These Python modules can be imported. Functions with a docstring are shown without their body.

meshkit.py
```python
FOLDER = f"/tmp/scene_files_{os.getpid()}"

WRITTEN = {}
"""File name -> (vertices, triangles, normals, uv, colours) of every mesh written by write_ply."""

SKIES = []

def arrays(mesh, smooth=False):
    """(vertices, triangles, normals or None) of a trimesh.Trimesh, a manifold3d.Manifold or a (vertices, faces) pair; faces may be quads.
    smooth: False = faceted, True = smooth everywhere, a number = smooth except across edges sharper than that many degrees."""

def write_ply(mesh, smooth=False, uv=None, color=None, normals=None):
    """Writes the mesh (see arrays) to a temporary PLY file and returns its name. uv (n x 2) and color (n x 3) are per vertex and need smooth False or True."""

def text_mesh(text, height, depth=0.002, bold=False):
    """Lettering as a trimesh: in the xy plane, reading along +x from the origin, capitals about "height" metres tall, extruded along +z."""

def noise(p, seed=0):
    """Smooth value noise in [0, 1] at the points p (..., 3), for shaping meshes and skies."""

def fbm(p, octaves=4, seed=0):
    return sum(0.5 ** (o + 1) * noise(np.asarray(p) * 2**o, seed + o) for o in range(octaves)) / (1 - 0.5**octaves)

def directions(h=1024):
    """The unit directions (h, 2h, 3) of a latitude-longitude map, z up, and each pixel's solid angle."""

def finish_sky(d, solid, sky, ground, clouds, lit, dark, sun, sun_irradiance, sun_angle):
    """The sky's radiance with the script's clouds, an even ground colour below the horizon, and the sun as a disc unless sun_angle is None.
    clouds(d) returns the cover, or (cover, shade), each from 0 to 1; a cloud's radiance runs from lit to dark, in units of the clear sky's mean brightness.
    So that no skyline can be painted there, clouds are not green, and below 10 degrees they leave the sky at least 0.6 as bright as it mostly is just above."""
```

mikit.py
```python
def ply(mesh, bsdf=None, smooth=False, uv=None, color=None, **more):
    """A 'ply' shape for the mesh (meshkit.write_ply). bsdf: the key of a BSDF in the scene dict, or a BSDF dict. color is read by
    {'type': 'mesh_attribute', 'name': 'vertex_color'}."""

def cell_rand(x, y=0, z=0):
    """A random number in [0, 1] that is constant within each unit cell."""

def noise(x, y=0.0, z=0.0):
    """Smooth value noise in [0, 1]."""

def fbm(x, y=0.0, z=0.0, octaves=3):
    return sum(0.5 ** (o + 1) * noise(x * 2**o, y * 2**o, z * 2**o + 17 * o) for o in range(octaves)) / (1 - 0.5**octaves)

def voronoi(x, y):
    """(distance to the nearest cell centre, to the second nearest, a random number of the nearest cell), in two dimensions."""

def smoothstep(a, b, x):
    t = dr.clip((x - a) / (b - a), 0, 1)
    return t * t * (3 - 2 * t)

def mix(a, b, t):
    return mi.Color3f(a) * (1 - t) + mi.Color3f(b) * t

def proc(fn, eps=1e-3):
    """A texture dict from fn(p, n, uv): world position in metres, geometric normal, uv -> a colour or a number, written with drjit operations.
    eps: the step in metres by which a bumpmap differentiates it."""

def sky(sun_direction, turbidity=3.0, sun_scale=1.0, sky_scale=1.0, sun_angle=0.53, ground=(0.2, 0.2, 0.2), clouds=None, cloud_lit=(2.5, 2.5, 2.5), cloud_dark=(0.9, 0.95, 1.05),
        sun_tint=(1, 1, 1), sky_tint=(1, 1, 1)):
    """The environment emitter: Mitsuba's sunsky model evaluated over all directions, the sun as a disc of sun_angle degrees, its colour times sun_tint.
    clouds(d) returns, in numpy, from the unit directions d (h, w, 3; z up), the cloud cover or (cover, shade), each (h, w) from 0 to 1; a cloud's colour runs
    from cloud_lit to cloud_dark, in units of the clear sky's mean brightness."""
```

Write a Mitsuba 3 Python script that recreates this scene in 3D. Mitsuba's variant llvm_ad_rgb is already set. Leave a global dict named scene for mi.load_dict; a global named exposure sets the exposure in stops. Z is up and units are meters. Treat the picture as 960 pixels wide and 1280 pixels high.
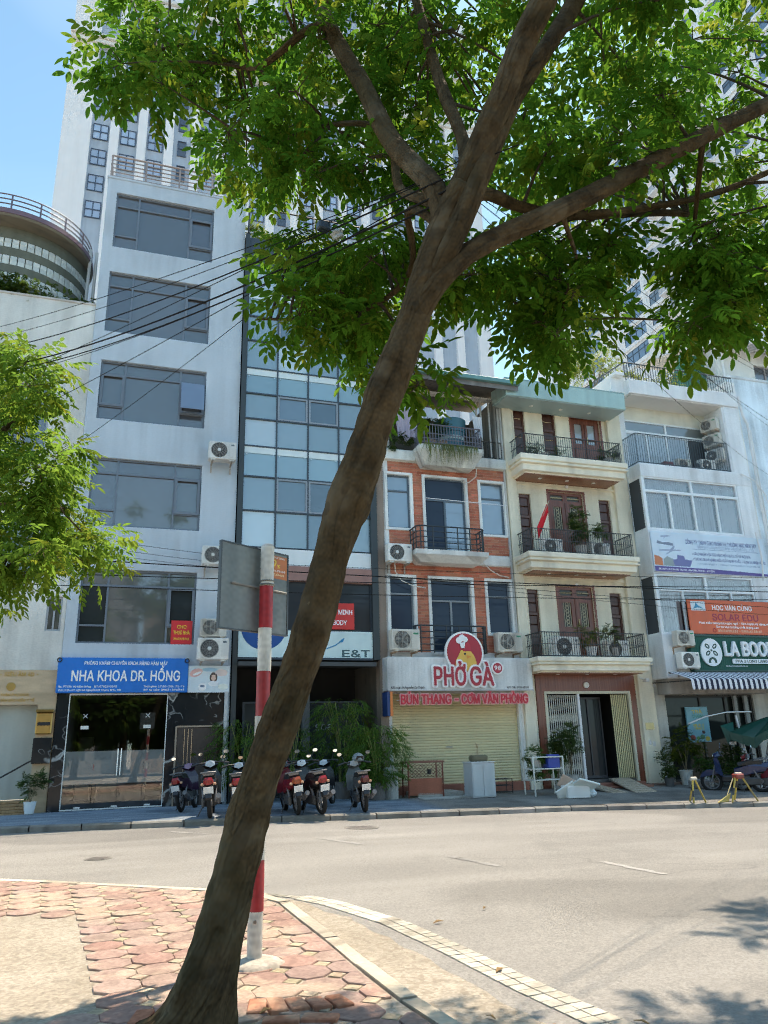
import math, random, numpy as np, trimesh, drjit as dr, mitsuba as mi, mikit, meshkit
import shapely
from shapely.geometry import Polygon, Point, box as sbox
from shapely.ops import unary_union
from mikit import noise, fbm, voronoi, smoothstep, mix, cell_rand
random.seed(7); RNG = np.random.default_rng(7)
T = mi.ScalarTransform4f

# ---------------------------------------------------------------- camera, sky, exposure
EYE = np.array([0, 0, 1.5])
_up = np.array([-83, -3075, 943.]); _up /= np.linalg.norm(_up)
_fy = np.array([0, 0, 1.]) - _up * _up[2]; _fy /= np.linalg.norm(_fy)
CAM = np.array([np.cross(_fy, _up), _fy, _up])
FWD, UPV = CAM @ np.array([0, 0, 1.]), CAM @ np.array([0, -1., 0])
scene = {"type": "scene"}
scene["camera"] = {"type": "perspective", "fov_axis": "x", "fov": math.degrees(2 * math.atan(480 / 943)), "near_clip": 0.05, "far_clip": 3000.0,
                   "to_world": T().look_at(origin=EYE.tolist(), target=(EYE + FWD).tolist(), up=UPV.tolist())}
SUN_AZ, SUN_EL = math.radians(46), math.radians(66)       # azimuth ahead of the right-hand side
SUN = [math.cos(SUN_EL) * math.cos(SUN_AZ), math.cos(SUN_EL) * math.sin(SUN_AZ), math.sin(SUN_EL)]
def thin_cloud(d):
    e = np.clip(d[..., 2], 0, 1)
    n = meshkit.fbm(np.stack([d[..., 0] * 3, d[..., 1] * 3, d[..., 2] * 6], -1), 4, 3)
    return np.clip(0.02 + 0.16 * (1 - e) ** 2 + 0.35 * np.clip(n - 0.5, 0, 1), 0, 0.6)
scene["sky"] = mikit.sky(SUN, turbidity=3, sun_scale=1.0, sky_scale=1.5, sun_angle=0.53, ground=(0.3, 0.28, 0.25), clouds=thin_cloud, cloud_lit=(2.2, 2.3, 2.35), sky_tint=(0.95, 1.09, 0.94))
exposure = 2.42

# ---------------------------------------------------------------- frames and mesh helpers
labels = {}
ANG = math.radians(18.702)
DV = np.array([math.cos(ANG), math.sin(ANG), 0]); NV = np.array([math.sin(ANG), -math.cos(ANG), 0]); ORG = np.array([-6.9294, 19.4034, 0])
FR = np.eye(4); FR[:3, 0] = DV; FR[:3, 1] = NV; FR[:3, 2] = [0, 0, 1]; FR[:3, 3] = ORG      # street front: u along it, w out of it, z up
WORLD = np.eye(4)
def uw(p):
    q = np.asarray(p, float)[:2] - ORG[:2]
    return float(q @ DV[:2]), float(q @ NV[:2])
def road_z(u, w=0):
    u = np.asarray(u, float); s = np.clip((15 - np.asarray(w, float)) / 9, 0, 1)
    return -0.021 * np.clip(u - 3, 0, 13) * s
KU = [-14, -6, -1.84, 1.9, 6.1, 10.4, 15.8, 24, 40]; KWV = [2.5, 2.7, 3.0, 3.85, 4.0, 3.7, 4.3, 5.2, 6.5]
def kerb_w(u): return np.interp(u, KU, KWV)
def walk_z(u, w):
    k = kerb_w(u); a = np.clip(np.asarray(w, float) / k, 0, 1)
    return (0.15 - 0.004 * np.clip(np.asarray(u, float) - 7, 0, 20)) * (1 - a) + (road_z(u, 3) + 0.12) * a
def M4(loc=(0, 0, 0), rz=0, rx=0, ry=0, s=1.0):
    cz, sz, cx, sx, cy, sy = math.cos(rz), math.sin(rz), math.cos(rx), math.sin(rx), math.cos(ry), math.sin(ry)
    R = np.array([[cz, -sz, 0], [sz, cz, 0], [0, 0, 1]]) @ np.array([[cy, 0, sy], [0, 1, 0], [-sy, 0, cy]]) @ np.array([[1, 0, 0], [0, cx, -sx], [0, sx, cx]])
    m = np.eye(4); m[:3, :3] = R * s; m[:3, 3] = loc
    return m
def chull(pts):
    h = trimesh.convex.convex_hull(np.asarray(pts, float))
    return np.array(h.vertices), np.array(h.faces)
BOXF = np.array([[0, 2, 1], [1, 2, 3], [4, 5, 6], [5, 7, 6], [0, 1, 4], [1, 5, 4], [2, 6, 3], [3, 6, 7], [0, 4, 2], [2, 4, 6], [1, 3, 5], [3, 7, 5]])
class MB:
    def __init__(s): s.v, s.f, s.n = [], [], 0
    def add(s, v, f=None, m=None):
        if f is None: v, f = (np.array(v.vertices), np.array(v.faces)) if hasattr(v, "vertices") else v
        v = np.asarray(v, float)
        if m is not None: v = v @ m[:3, :3].T + m[:3, 3]
        s.v.append(v); s.f.append(np.asarray(f, int) + s.n); s.n += len(v)
        return s
    def box(s, x0, x1, y0, y1, z0, z1, m=None):
        v = np.array([[x, y, z] for z in (z0, z1) for y in (y0, y1) for x in (x0, x1)], float)
        return s.add(v, BOXF, m)
    def cbox(s, x0, x1, y0, y1, z0, z1, c=0.012, m=None):
        p = []
        for x, sx in ((x0, 1), (x1, -1)):
            for y, sy in ((y0, 1), (y1, -1)):
                for z, sz in ((z0, 1), (z1, -1)):
                    p += [(x, y + sy * c, z + sz * c), (x + sx * c, y, z + sz * c), (x + sx * c, y + sy * c, z)]
        return s.add(*chull(p), m)
    def bar(s, p, q, r, n=6, r2=None):
        p, q = np.asarray(p, float), np.asarray(q, float); d = q - p; L = np.linalg.norm(d); d = d / L
        a = np.cross(d, [0, 0, 1.] if abs(d[2]) < .9 else [1., 0, 0]); a /= np.linalg.norm(a); b = np.cross(d, a)
        t = np.arange(n) * 2 * np.pi / n; c = np.cos(t)[:, None] * a + np.sin(t)[:, None] * b
        v = np.vstack([p + c * r, q + c * (r if r2 is None else r2), [p], [q]])
        f = []
        for i in range(n):
            j = (i + 1) % n
            f += [[i, j, n + i], [j, n + j, n + i], [2 * n, j, i], [2 * n + 1, n + i, n + j]]
        return s.add(v, f)
    def tube(s, pts, r, n=6):
        pts = np.asarray(pts, float)
        r = np.broadcast_to(r, (len(pts),)); t = np.gradient(pts, axis=0); t /= np.linalg.norm(t, axis=1, keepdims=True) + 1e-12
        a = np.cross(t, [0.12, 0.31, 0.94]); a /= np.linalg.norm(a, axis=1, keepdims=True) + 1e-12; b = np.cross(t, a)
        th = np.arange(n) * 2 * np.pi / n
        v = (pts[:, None] + r[:, None, None] * (np.cos(th)[None, :, None] * a[:, None] + np.sin(th)[None, :, None] * b[:, None])).reshape(-1, 3)
        f = []
        for i in range(len(pts) - 1):
            for j in range(n):
                k = (j + 1) % n
                f += [[i * n + j, i * n + k, (i + 1) * n + j], [i * n + k, (i + 1) * n + k, (i + 1) * n + j]]
        e = (len(pts) - 1) * n
        for j in range(1, n - 1): f += [[0, j + 1, j], [e, e + j, e + j + 1]]
        return s.add(v, f)
    def poly(s, shape, d0, d1, m=None):
        """a shapely shape in (x, z) extruded along y from d0 to d1"""
        for g in getattr(shape, "geoms", [shape]):
            if g.is_empty or g.geom_type != "Polygon": continue
            e = trimesh.creation.extrude_polygon(g, 1.0, engine="earcut"); v = np.array(e.vertices)
            s.add(np.column_stack([v[:, 0], d0 + v[:, 2] * (d1 - d0), v[:, 1]]), np.array(e.faces), m)
        return s
    def flat(s, shape, z0, z1, m=None):
        """a shapely shape in (x, y) extruded upwards"""
        for g in getattr(shape, "geoms", [shape]):
            if g.is_empty or g.geom_type != "Polygon": continue
            e = trimesh.creation.extrude_polygon(g, 1.0, engine="earcut"); v = np.array(e.vertices)
            s.add(np.column_stack([v[:, 0], v[:, 1], z0 + v[:, 2] * (z1 - z0)]), np.array(e.faces), m)
        return s
    def disc(s, c, r, t, n=20, axis="y", r2=None):
        th = np.arange(n) * 2 * np.pi / n; r2 = r if r2 is None else r2
        ring = np.column_stack([np.cos(th), np.zeros(n), np.sin(th)]); o = np.array([0, 1., 0])
        if axis == "x": ring, o = ring[:, [1, 0, 2]], np.array([1., 0, 0])
        if axis == "z": ring, o = ring[:, [0, 2, 1]], np.array([0, 0, 1.])
        c = np.asarray(c, float); v = np.vstack([c + ring * r, c + ring * r2 + o * t, [c], [c + o * t]])
        f = []
        for i in range(n):
            j = (i + 1) % n; f += [[i, j, n + i], [j, n + j, n + i], [2 * n, j, i], [2 * n + 1, n + i, n + j]]
        return s.add(v, f)
    def ring(s, c, r, t, n=24, k=6, axis="y"):
        th = np.arange(n + 1) * 2 * np.pi / n; c = np.asarray(c, float)
        p = {"y": lambda: np.column_stack([np.cos(th), 0 * th, np.sin(th)]), "x": lambda: np.column_stack([0 * th, np.cos(th), np.sin(th)]), "z": lambda: np.column_stack([np.cos(th), np.sin(th), 0 * th])}[axis]()
        ph = np.arange(k) * 2 * np.pi / k; o = np.array({"y": [0, 1., 0], "x": [1., 0, 0], "z": [0, 0, 1.]}[axis])
        v = (c + p[:, None] * (r + t * np.cos(ph))[None, :, None] + o * (t * np.sin(ph))[None, :, None]).reshape(-1, 3)
        f = []
        for i in range(n):
            for j in range(k):
                l = (j + 1) % k; f += [[i * k + j, i * k + l, (i + 1) * k + j], [i * k + l, (i + 1) * k + l, (i + 1) * k + j]]
        return s.add(v, f)
    def lathe(s, prof, c=(0, 0, 0), n=20):
        prof = np.asarray(prof, float); th = np.arange(n) * 2 * np.pi / n
        v = np.array([[r * math.cos(a), r * math.sin(a), z] for r, z in prof for a in th]) + np.asarray(c, float)
        f = []
        for i in range(len(prof) - 1):
            for j in range(n):
                k = (j + 1) % n; f += [[i * n + j, i * n + k, (i + 1) * n + j], [i * n + k, (i + 1) * n + k, (i + 1) * n + j]]
        return s.add(v, f)
    def mesh(s): return np.vstack(s.v), np.vstack(s.f)

# ---------------------------------------------------------------- materials
def pk(rgb, grime):
    c = [int(round(127 * math.sqrt(min(max(x, 0), 1)))) for x in rgb]
    return (c[0] + 128 * c[1] + .02, c[2] + 128 * int(round(grime * 15)) + .02)
def unpack(uv):
    g = dr.floor((uv.x + .5) / 128); r = uv.x - 128 * g; h = dr.floor((uv.y + .5) / 128); b = uv.y - 128 * h
    q = mi.Color3f(r, g, b) / 127
    return q * q, h / 15
def paint_fn(p, n, uv):
    c, h = unpack(uv); vert = dr.abs(n.z) < .6
    blot = fbm(p.x * .9, p.y * .9, p.z * .9, 3) - .5
    streak = fbm((p.x + p.y * .7) * 5, p.z * .35, p.y * 2., 3) - .5
    fine = noise(p.x * 38, p.y * 38, p.z * 38) - .5
    d = 1 + h * (1.1 * blot + dr.select(vert, 1.2, .3) * streak + .35 * fine)
    dirt = smoothstep(.56, .8, fbm((p.x - p.y) * 3.1 + 7, p.z * .6, p.x * .8, 3)) * h * .75
    return mix(c * dr.clip(d, .35, 1.5), mi.Color3f(.12, .105, .085) * mi.luminance(c) * 2.2, dirt)
PAINT = mikit.proc(paint_fn)
FLATC = mikit.proc(lambda p, n, uv: unpack(uv)[0])
def principled(**k): return {"type": "principled", **k}
def two(b): return {"type": "twosided", "bsdf": b}
scene["matte"] = two(principled(base_color=PAINT, roughness=.85, specular=.25))
scene["satin"] = two(principled(base_color=PAINT, roughness=.42, specular=.5))
scene["gloss"] = two(principled(base_color=PAINT, roughness=.16, specular=.6, clearcoat=.4, clearcoat_gloss=.9))
scene["steel"] = two(principled(base_color=PAINT, roughness=.33, metallic=.9))
scene["mirror"] = two(principled(base_color={"type": "rgb", "value": [.85, .87, .88]}, roughness=.04, metallic=1.))
scene["glass"] = {"type": "thindielectric", "int_ior": 1.5}
scene["pane"] = two({"type": "blendbsdf", "weight": .1, "a": principled(base_color=FLATC, roughness=.12, specular=.6), "b": principled(base_color={"type": "rgb", "value": [.82, .88, .93]}, roughness=.035, metallic=1.)})
scene["leaf"] = {"type": "principledthin", "base_color": {"type": "mesh_attribute", "name": "vertex_color"}, "roughness": .42, "diff_trans": 1.3, "spec_trans": 0., "eta": 1.28}
scene["dark_pane"] = two(principled(base_color=FLATC, roughness=.08, specular=.22))
CODED = {"dark_pane", "matte", "satin", "gloss", "steel", "pane"}
def asphalt_fn(p, n, uv):
    a = fbm(p.x * .35, p.y * .35, 0, 4); g = noise(p.x * 70, p.y * 70); g2 = noise(p.x * 170, p.y * 170)
    ca, sa = math.cos(ANG), math.sin(ANG); u = p.x * ca + p.y * sa; w = p.x * sa - p.y * ca
    lane = fbm(u * .25, w * 1.7, 3, 3)
    crack = smoothstep(.010, .0, dr.abs(fbm(p.x * .5 + 3, p.y * .5, 5, 3) - .5)) * smoothstep(.56, .66, fbm(p.x * .3, p.y * .3, 9, 2)) * .5
    patch = smoothstep(.55, .6, fbm(u * .14 + 2, w * .3, 1, 2))
    c = mix((.178, .170, .157), (.262, .251, .232), dr.clip(a * .9 + lane * .9 - .4, 0, 1)) * (.74 + .34 * g + .2 * g2)
    oil = smoothstep(.68, .8, fbm(p.x * 1.3, p.y * 1.3, 2, 3))
    return mix(c * (1 - .2 * patch), mi.Color3f(.07, .066, .06), dr.clip(crack * .5 + oil * .12, 0, 1))
scene["asphalt"] = two({"type": "bumpmap", "scale": 1.0, "arbitrary": mikit.proc(lambda p, n, uv: .004 * noise(p.x * 90, p.y * 90) + .003 * noise(p.x * 35, p.y * 35), eps=2e-3),
                        "bsdf": principled(base_color=mikit.proc(asphalt_fn), roughness=.8, specular=.3)})
def dirt_fn(p, n, uv):
    a = fbm(p.x * 1.6, p.y * 1.6, 0, 4); g = noise(p.x * 60, p.y * 60); peb = smoothstep(.62, .75, noise(p.x * 24, p.y * 24))
    c = mix((.255, .222, .175), (.395, .355, .295), a) * (.75 + .4 * g)
    return mix(c, mi.Color3f(.2, .17, .13), peb * .45)
scene["dirt"] = two({"type": "bumpmap", "scale": 1.0, "arbitrary": mikit.proc(lambda p, n, uv: .012 * fbm(p.x * 9, p.y * 9, 0, 3) + .004 * noise(p.x * 60, p.y * 60), eps=2e-3),
                     "bsdf": principled(base_color=mikit.proc(dirt_fn), roughness=.95, specular=.1)})
def bark_fn(p, n, uv):
    a = fbm(p.x * 7, p.y * 7, p.z * 4, 4); b = fbm(uv.x * 26, uv.y * 4.5, 1, 3); li = smoothstep(.56, .68, fbm(p.x * 3.2 + 4, p.y * 3.2, p.z * 2.4, 4)); f = noise(p.x * 90, p.y * 90, p.z * 60)
    c = mix((.046, .031, .0145), (.122, .085, .043), dr.clip(a * .7 + b * .6 - .15, 0, 1)) * (.75 + .5 * f)
    c = mix(c, mi.Color3f(.165, .128, .078), li * .6)
    fis = smoothstep(.055, .0, dr.abs(fbm(uv.x * 11 + 3, uv.y * 2.4, 5, 4) - .5)); ringy = smoothstep(.62, .72, fbm(uv.x * 1.2, uv.y * 9, 8, 3)); knot = smoothstep(.66, .74, noise(uv.x * 9 + 2, uv.y * 7 + 5))
    c = c * (1 - .22 * fis) * (1 - .25 * ringy) * (1 - .3 * knot)
    moss = smoothstep(.58, .7, fbm(p.x * 2.2, p.y * 2.2 + 8, p.z * 1.3, 3))
    return mix(c, mi.Color3f(.062, .052, .024), moss * .4)
def bark_h(p, n, uv):
    ridge = dr.abs(fbm(uv.x * 17, uv.y * 3.2, 2, 4) - .5)
    return .03 * ridge + .006 * noise(p.x * 60, p.y * 60, p.z * 40) + .02 * fbm(uv.x * 6, uv.y * 14, 6, 3) - .008 * smoothstep(.06, .0, dr.abs(fbm(uv.x * 11 + 3, uv.y * 2.4, 5, 4) - .5))
scene["bark"] = two({"type": "bumpmap", "scale": 1.0, "arbitrary": mikit.proc(bark_h, eps=3e-3), "bsdf": principled(base_color=mikit.proc(bark_fn), roughness=.9, specular=.2)})
def marble_fn(p, n, uv):
    u = p.x * math.cos(ANG) + p.y * math.sin(ANG)
    q = u * 1.5 - p.z * 1.3; wv = fbm(u * 2.2, p.z * 2.2, 4, 4)
    vein = smoothstep(.05, .0, dr.abs(fbm(q * .8 + wv * 1.2, (u + p.z) * .35, 2, 3) - .5)) * smoothstep(.42, .62, fbm(u * 1.2, p.z * 1.2, 7, 3))
    thin = smoothstep(.03, .0, dr.abs(fbm(u * 3 + p.z * 2, p.z * 3 - u, 1, 3) - .5)) * smoothstep(.5, .65, fbm(u * 1.7, p.z * 1.7, 3, 2)) * .5
    return mix((.012, .014, .017), (.42, .43, .42), dr.clip(vein + thin, 0, 1)) + .012 * wv
scene["marble"] = two(principled(base_color=mikit.proc(marble_fn), roughness=.12, specular=.5))
def slate_fn(p, n, uv):
    u = p.x * math.cos(ANG) + p.y * math.sin(ANG); w = p.x * math.sin(ANG) - p.y * math.cos(ANG)
    a = fbm(u * 1.1, w * 5, 1, 4); t = cell_rand(u / .6, w / .3, 3); g = noise(u * 50, w * 50)
    r = smoothstep(6.6, 7.4, u)
    blue = mix((.105, .135, .175), (.24, .275, .315), dr.clip(a * 1.3 - .2 + (t - .5) * .35, 0, 1))
    grey = mix((.095, .092, .086), (.225, .215, .195), dr.clip(fbm(u * 1.5, w * 1.5, 6, 4) * 1.6 - .35, 0, 1))
    return mix(blue, grey, r) * (.8 + .35 * g)
scene["slate"] = two(principled(base_color=mikit.proc(slate_fn), roughness=.7, specular=.3))
def wood_fn(p, n, uv):
    c, h = unpack(uv); u = p.x * math.cos(ANG) + p.y * math.sin(ANG)
    g = fbm(u * 30, p.z * 1.6, p.y * 30, 3)
    return c * (.55 + .9 * g)
scene["wood"] = two(principled(base_color=mikit.proc(wood_fn), roughness=.32, specular=.5))
def tan_fn(p, n, uv):
    c, h = unpack(uv); u = p.x * math.cos(ANG) + p.y * math.sin(ANG)
    b = fbm(u * 1.5 + p.z * .4, p.z * 7, 2, 4)
    return c * (.72 + .55 * b) * (.92 + .16 * noise(p.x * 80, p.y * 80, p.z * 80))
scene["stone"] = two(principled(base_color=mikit.proc(tan_fn), roughness=.5, specular=.4))
CODED |= {"wood", "stone"}
def m(kind, r=.5, g=None, b=None, grime=.25):
    g, b = (r, r) if g is None else (g, b)
    return (kind, (r, g, b), grime)
def tint(mat, f): return (mat[0], tuple(min(1, x * f) for x in mat[1]), mat[2])

def dusty_fn(p, n, uv):
    c, h = unpack(uv); a = fbm(p.x * 2.1 + 5, p.y * 2.1, 3, 4); g = noise(p.x * 55, p.y * 55); q = fbm(p.x * 11, p.y * 11, 2, 3)
    sand = smoothstep(.52, .74, a * .8 + q * .25) * .6
    return mix(c * (.72 + .5 * q), mi.Color3f(.47, .39, .285), dr.clip(sand * h, 0, 1)) * (.82 + .32 * g)
scene["dusty"] = two(principled(base_color=mikit.proc(dusty_fn), roughness=.9, specular=.15)); CODED |= {"dusty"}
# ---------------------------------------------------------------- scene entries
COUNT = {}
def newkey(base):
    if base not in scene and base not in labels and base not in COUNT: COUNT[base] = 0; return base
    COUNT[base] = COUNT.get(base, 0) + 1
    k = f"{base}_{COUNT[base]:03d}"
    while k in scene or k in labels:
        COUNT[base] += 1; k = f"{base}_{COUNT[base]:03d}"
    return k
def thing(name, label, cat=None, group=None, kind=None):
    k = newkey(name); d = {"label": label}
    if cat: d["category"] = cat
    if group: d["group"] = group
    if kind: d["kind"] = kind
    labels[k] = d
    return k
def shape(mb, mat, smooth=False, frame=FR, uv=None, color=None):
    v, f = mb.mesh() if isinstance(mb, MB) else mb
    if frame is not None and frame is not WORLD:
        v = v @ frame[:3, :3].T + frame[:3, 3]
        if np.linalg.det(frame[:3, :3]) < 0: f = f[:, ::-1]
    if isinstance(mat, str): mat = (mat, None, 0)
    if smooth not in (False, True):
        t = trimesh.graph.smooth_shade(trimesh.Trimesh(v, f, process=False), angle=math.radians(smooth), facet_minarea=None)
        v, f, smooth = np.array(t.vertices), np.array(t.faces), True
    if mat[0] in CODED and uv is None: uv = np.tile(np.array(pk(mat[1], mat[2])), (len(v), 1))
    return mikit.ply((v, f), mat[0], smooth, uv=uv, color=color)
def put(key, mb, mat, smooth=False, frame=FR, **k):
    key = newkey(key) if key not in labels or key in scene else key
    scene[key] = shape(mb, mat, smooth, frame, **k)
    return key
class Proto:
    """a thing built once in its own frame, then placed under new keys"""
    def __init__(s): s.p = []
    def add(s, sub, mb, mat, smooth=False): s.p.append((sub, shape(mb, mat, smooth, None)))
    def place(s, key, mat):
        tw = T(mat.tolist() if hasattr(mat, "tolist") else mat); used = {}
        for sub, d in s.p: scene[key + "__" + sub] = {**d, "to_world": tw}
        return key
TXT = {}
def txt(key, text, u, w, z, h, mat, width=None, bold=False, depth=.012, frame=FR, shear=None):
    """lettering standing on a front: (u, z) lower left, capitals h tall, reading along +u"""
    if (text, bold) not in TXT:
        t = meshkit.text_mesh(text, 1.0, 1.0, bold); TXT[text, bold] = (np.array(t.vertices), np.array(t.faces))
    v, f = TXT[text, bold]; x1 = v[:, 0].max(); x0 = v[:, 0].min(); s = width / (x1 - x0) if width else h
    q = np.column_stack([u + (v[:, 0] - x0) * s, w + v[:, 2] * depth, z + v[:, 1] * h])
    return put(key, (q, f[:, ::-1]), mat, frame=frame)
def parts(key, mb, mat, smooth=False, **k):
    """every separate piece of the builder an entry of its own"""
    r = None
    for v, f in zip(mb.v, mb.f): q = put(key, (v, f - f.min()), mat, smooth, **k); r = r or q
    return r
def window(parent, u0, u1, z0, z1, w, panes, frame_mat, pane_mats, depth=.07, tilt=.0035, name="window", pane="pane", gap=0):
    """frame with real bars round the panes [(u0, u1, z0, z1)]; each pane an entry of its own, set back in the frame"""
    outer = sbox(u0, z0, u1, z1); holes = unary_union([sbox(a, c, b, d) for a, b, c, d in panes])
    k = put(f"{parent}__{name}", MB().poly(outer.difference(holes), w - depth, w), frame_mat)
    for i, (a, b, c, d) in enumerate(panes):
        tu, tz = (random.uniform(-tilt, tilt) for _ in range(2)); y = w - depth * .55
        v = np.array([[x, y + (x - (a + b) / 2) * tu + (zz - (c + d) / 2) * tz - t, zz] for zz in (c - .004, d + .004) for t in (.008, 0) for x in (a - .004, b + .004)])
        pm = pane_mats[i] if isinstance(pane_mats, list) else pane_mats
        put(f"{k}__{pane}", (v, BOXF), pm)
    return k
def wall(holes, u0, u1, z0, z1, w0, w1, extra=None):
    s = sbox(u0, z0, u1, z1) if extra is None else extra
    return MB().poly(s.difference(unary_union([sbox(a, c, b, d) for a, b, c, d in holes])) if holes else s, w0, w1)
# ---------------------------------------------------------------- ground, road, pavements
def struct(name, label, mb, mat, **k):
    labels[name] = {"label": label, "kind": "structure"}
    return put(name, mb, mat, **k)
def grid(x0, x1, y0, y1, nx, ny, zf):
    X, Y = np.meshgrid(np.linspace(x0, x1, nx), np.linspace(y0, y1, ny)); v = np.column_stack([X.ravel(), Y.ravel(), zf(X, Y).ravel()])
    i, j = np.meshgrid(np.arange(nx - 1), np.arange(ny - 1)); a = (j * nx + i).ravel()
    return v, np.vstack([np.column_stack([a, a + 1, a + nx]), np.column_stack([a + 1, a + nx + 1, a + nx])])
struct("ground", "wide bare ground reaching to the horizon", grid(-900, 900, -900, 900, 3, 3, lambda x, y: 0 * x - .62), m("matte", .30, .27, .22), frame=None)
v, f = grid(-45, 45, -6, 60, 121, 67, lambda u, w: road_z(u, w))
v2 = v @ FR[:3, :3].T + FR[:3, 3]
scene["road"] = mikit.ply((v2, f[:, ::-1]), "asphalt", True, uv=v2[:, :2]); labels["road"] = {"label": "sunlit grey asphalt road curving past the shops", "kind": "structure"}
uu = np.linspace(-14, 40, 109); rows = np.linspace(0, 1, 9)
v = np.array([[u, -2.6 + t * (kerb_w(u) - .14 + 2.6), walk_z(u, -2.6 + t * (kerb_w(u) - .14 + 2.6))] for t in rows for u in uu]); a = (np.arange(8)[:, None] * 109 + np.arange(108)).ravel()
struct("far_pavement", "shaded stone pavement in front of the shop row", (v, np.vstack([np.column_stack([a, a + 1, a + 109]), np.column_stack([a + 1, a + 110, a + 109])])), "slate")
labels["far_kerb"] = {"label": "worn concrete kerb along the far pavement", "kind": "structure"}
u = -13.0; i = 0
while u < 30:
    L = .98 + RNG.uniform(-.05, .05); e = .012; mb = MB()
    a_, b_ = u + e, u + L - e; pts = []
    for q in (a_, b_):
        w = float(kerb_w(q)); zt = float(walk_z(q, w)) + RNG.uniform(-.006, .006); zb = float(road_z(q, w)) - .05
        pts += [(q, w - .14, zb), (q, w + .02, zb), (q, w - .14, zt), (q, w - .02, zt), (q, w + .015, zt - .03)]
    mb.add(*chull(pts)); t = RNG.uniform(.75, 1.15)
    put("far_kerb__stone", mb, m("matte", .23 * t, .22 * t, .20 * t, .5)); i += 1; u += L
# the near pavement: an outline with a rounded corner
CURVE = np.array([(-14, 13.6), (-9, 11.55), (-4.72, 9.9), (-3.09, 9.31), (-1.95, 8.84), (-1.36, 8.52), (-1.02, 8.1), (-.79, 7.48), (-.58, 6.95), (-.37, 6.41), (-.085, 5.62), (.16, 5.0), (.38, 4.53), (.95, 3.4), (1.9, 1.6), (3.4, -1.2), (5.0, -4.5)])
def resample(p, step):
    p = np.asarray(p, float); s = np.r_[0, np.cumsum(np.linalg.norm(np.diff(p, axis=0), axis=1))]; t = np.arange(0, s[-1], step)
    return np.column_stack([np.interp(t, s, p[:, k]) for k in range(p.shape[1])])
def normals2(p):
    t = np.gradient(p, axis=0); t /= np.linalg.norm(t, axis=1, keepdims=True)
    return np.column_stack([-t[:, 1], t[:, 0]])           # to the left of the walking direction: towards the road
CV = resample(CURVE, .12); CN = normals2(CV)
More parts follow.
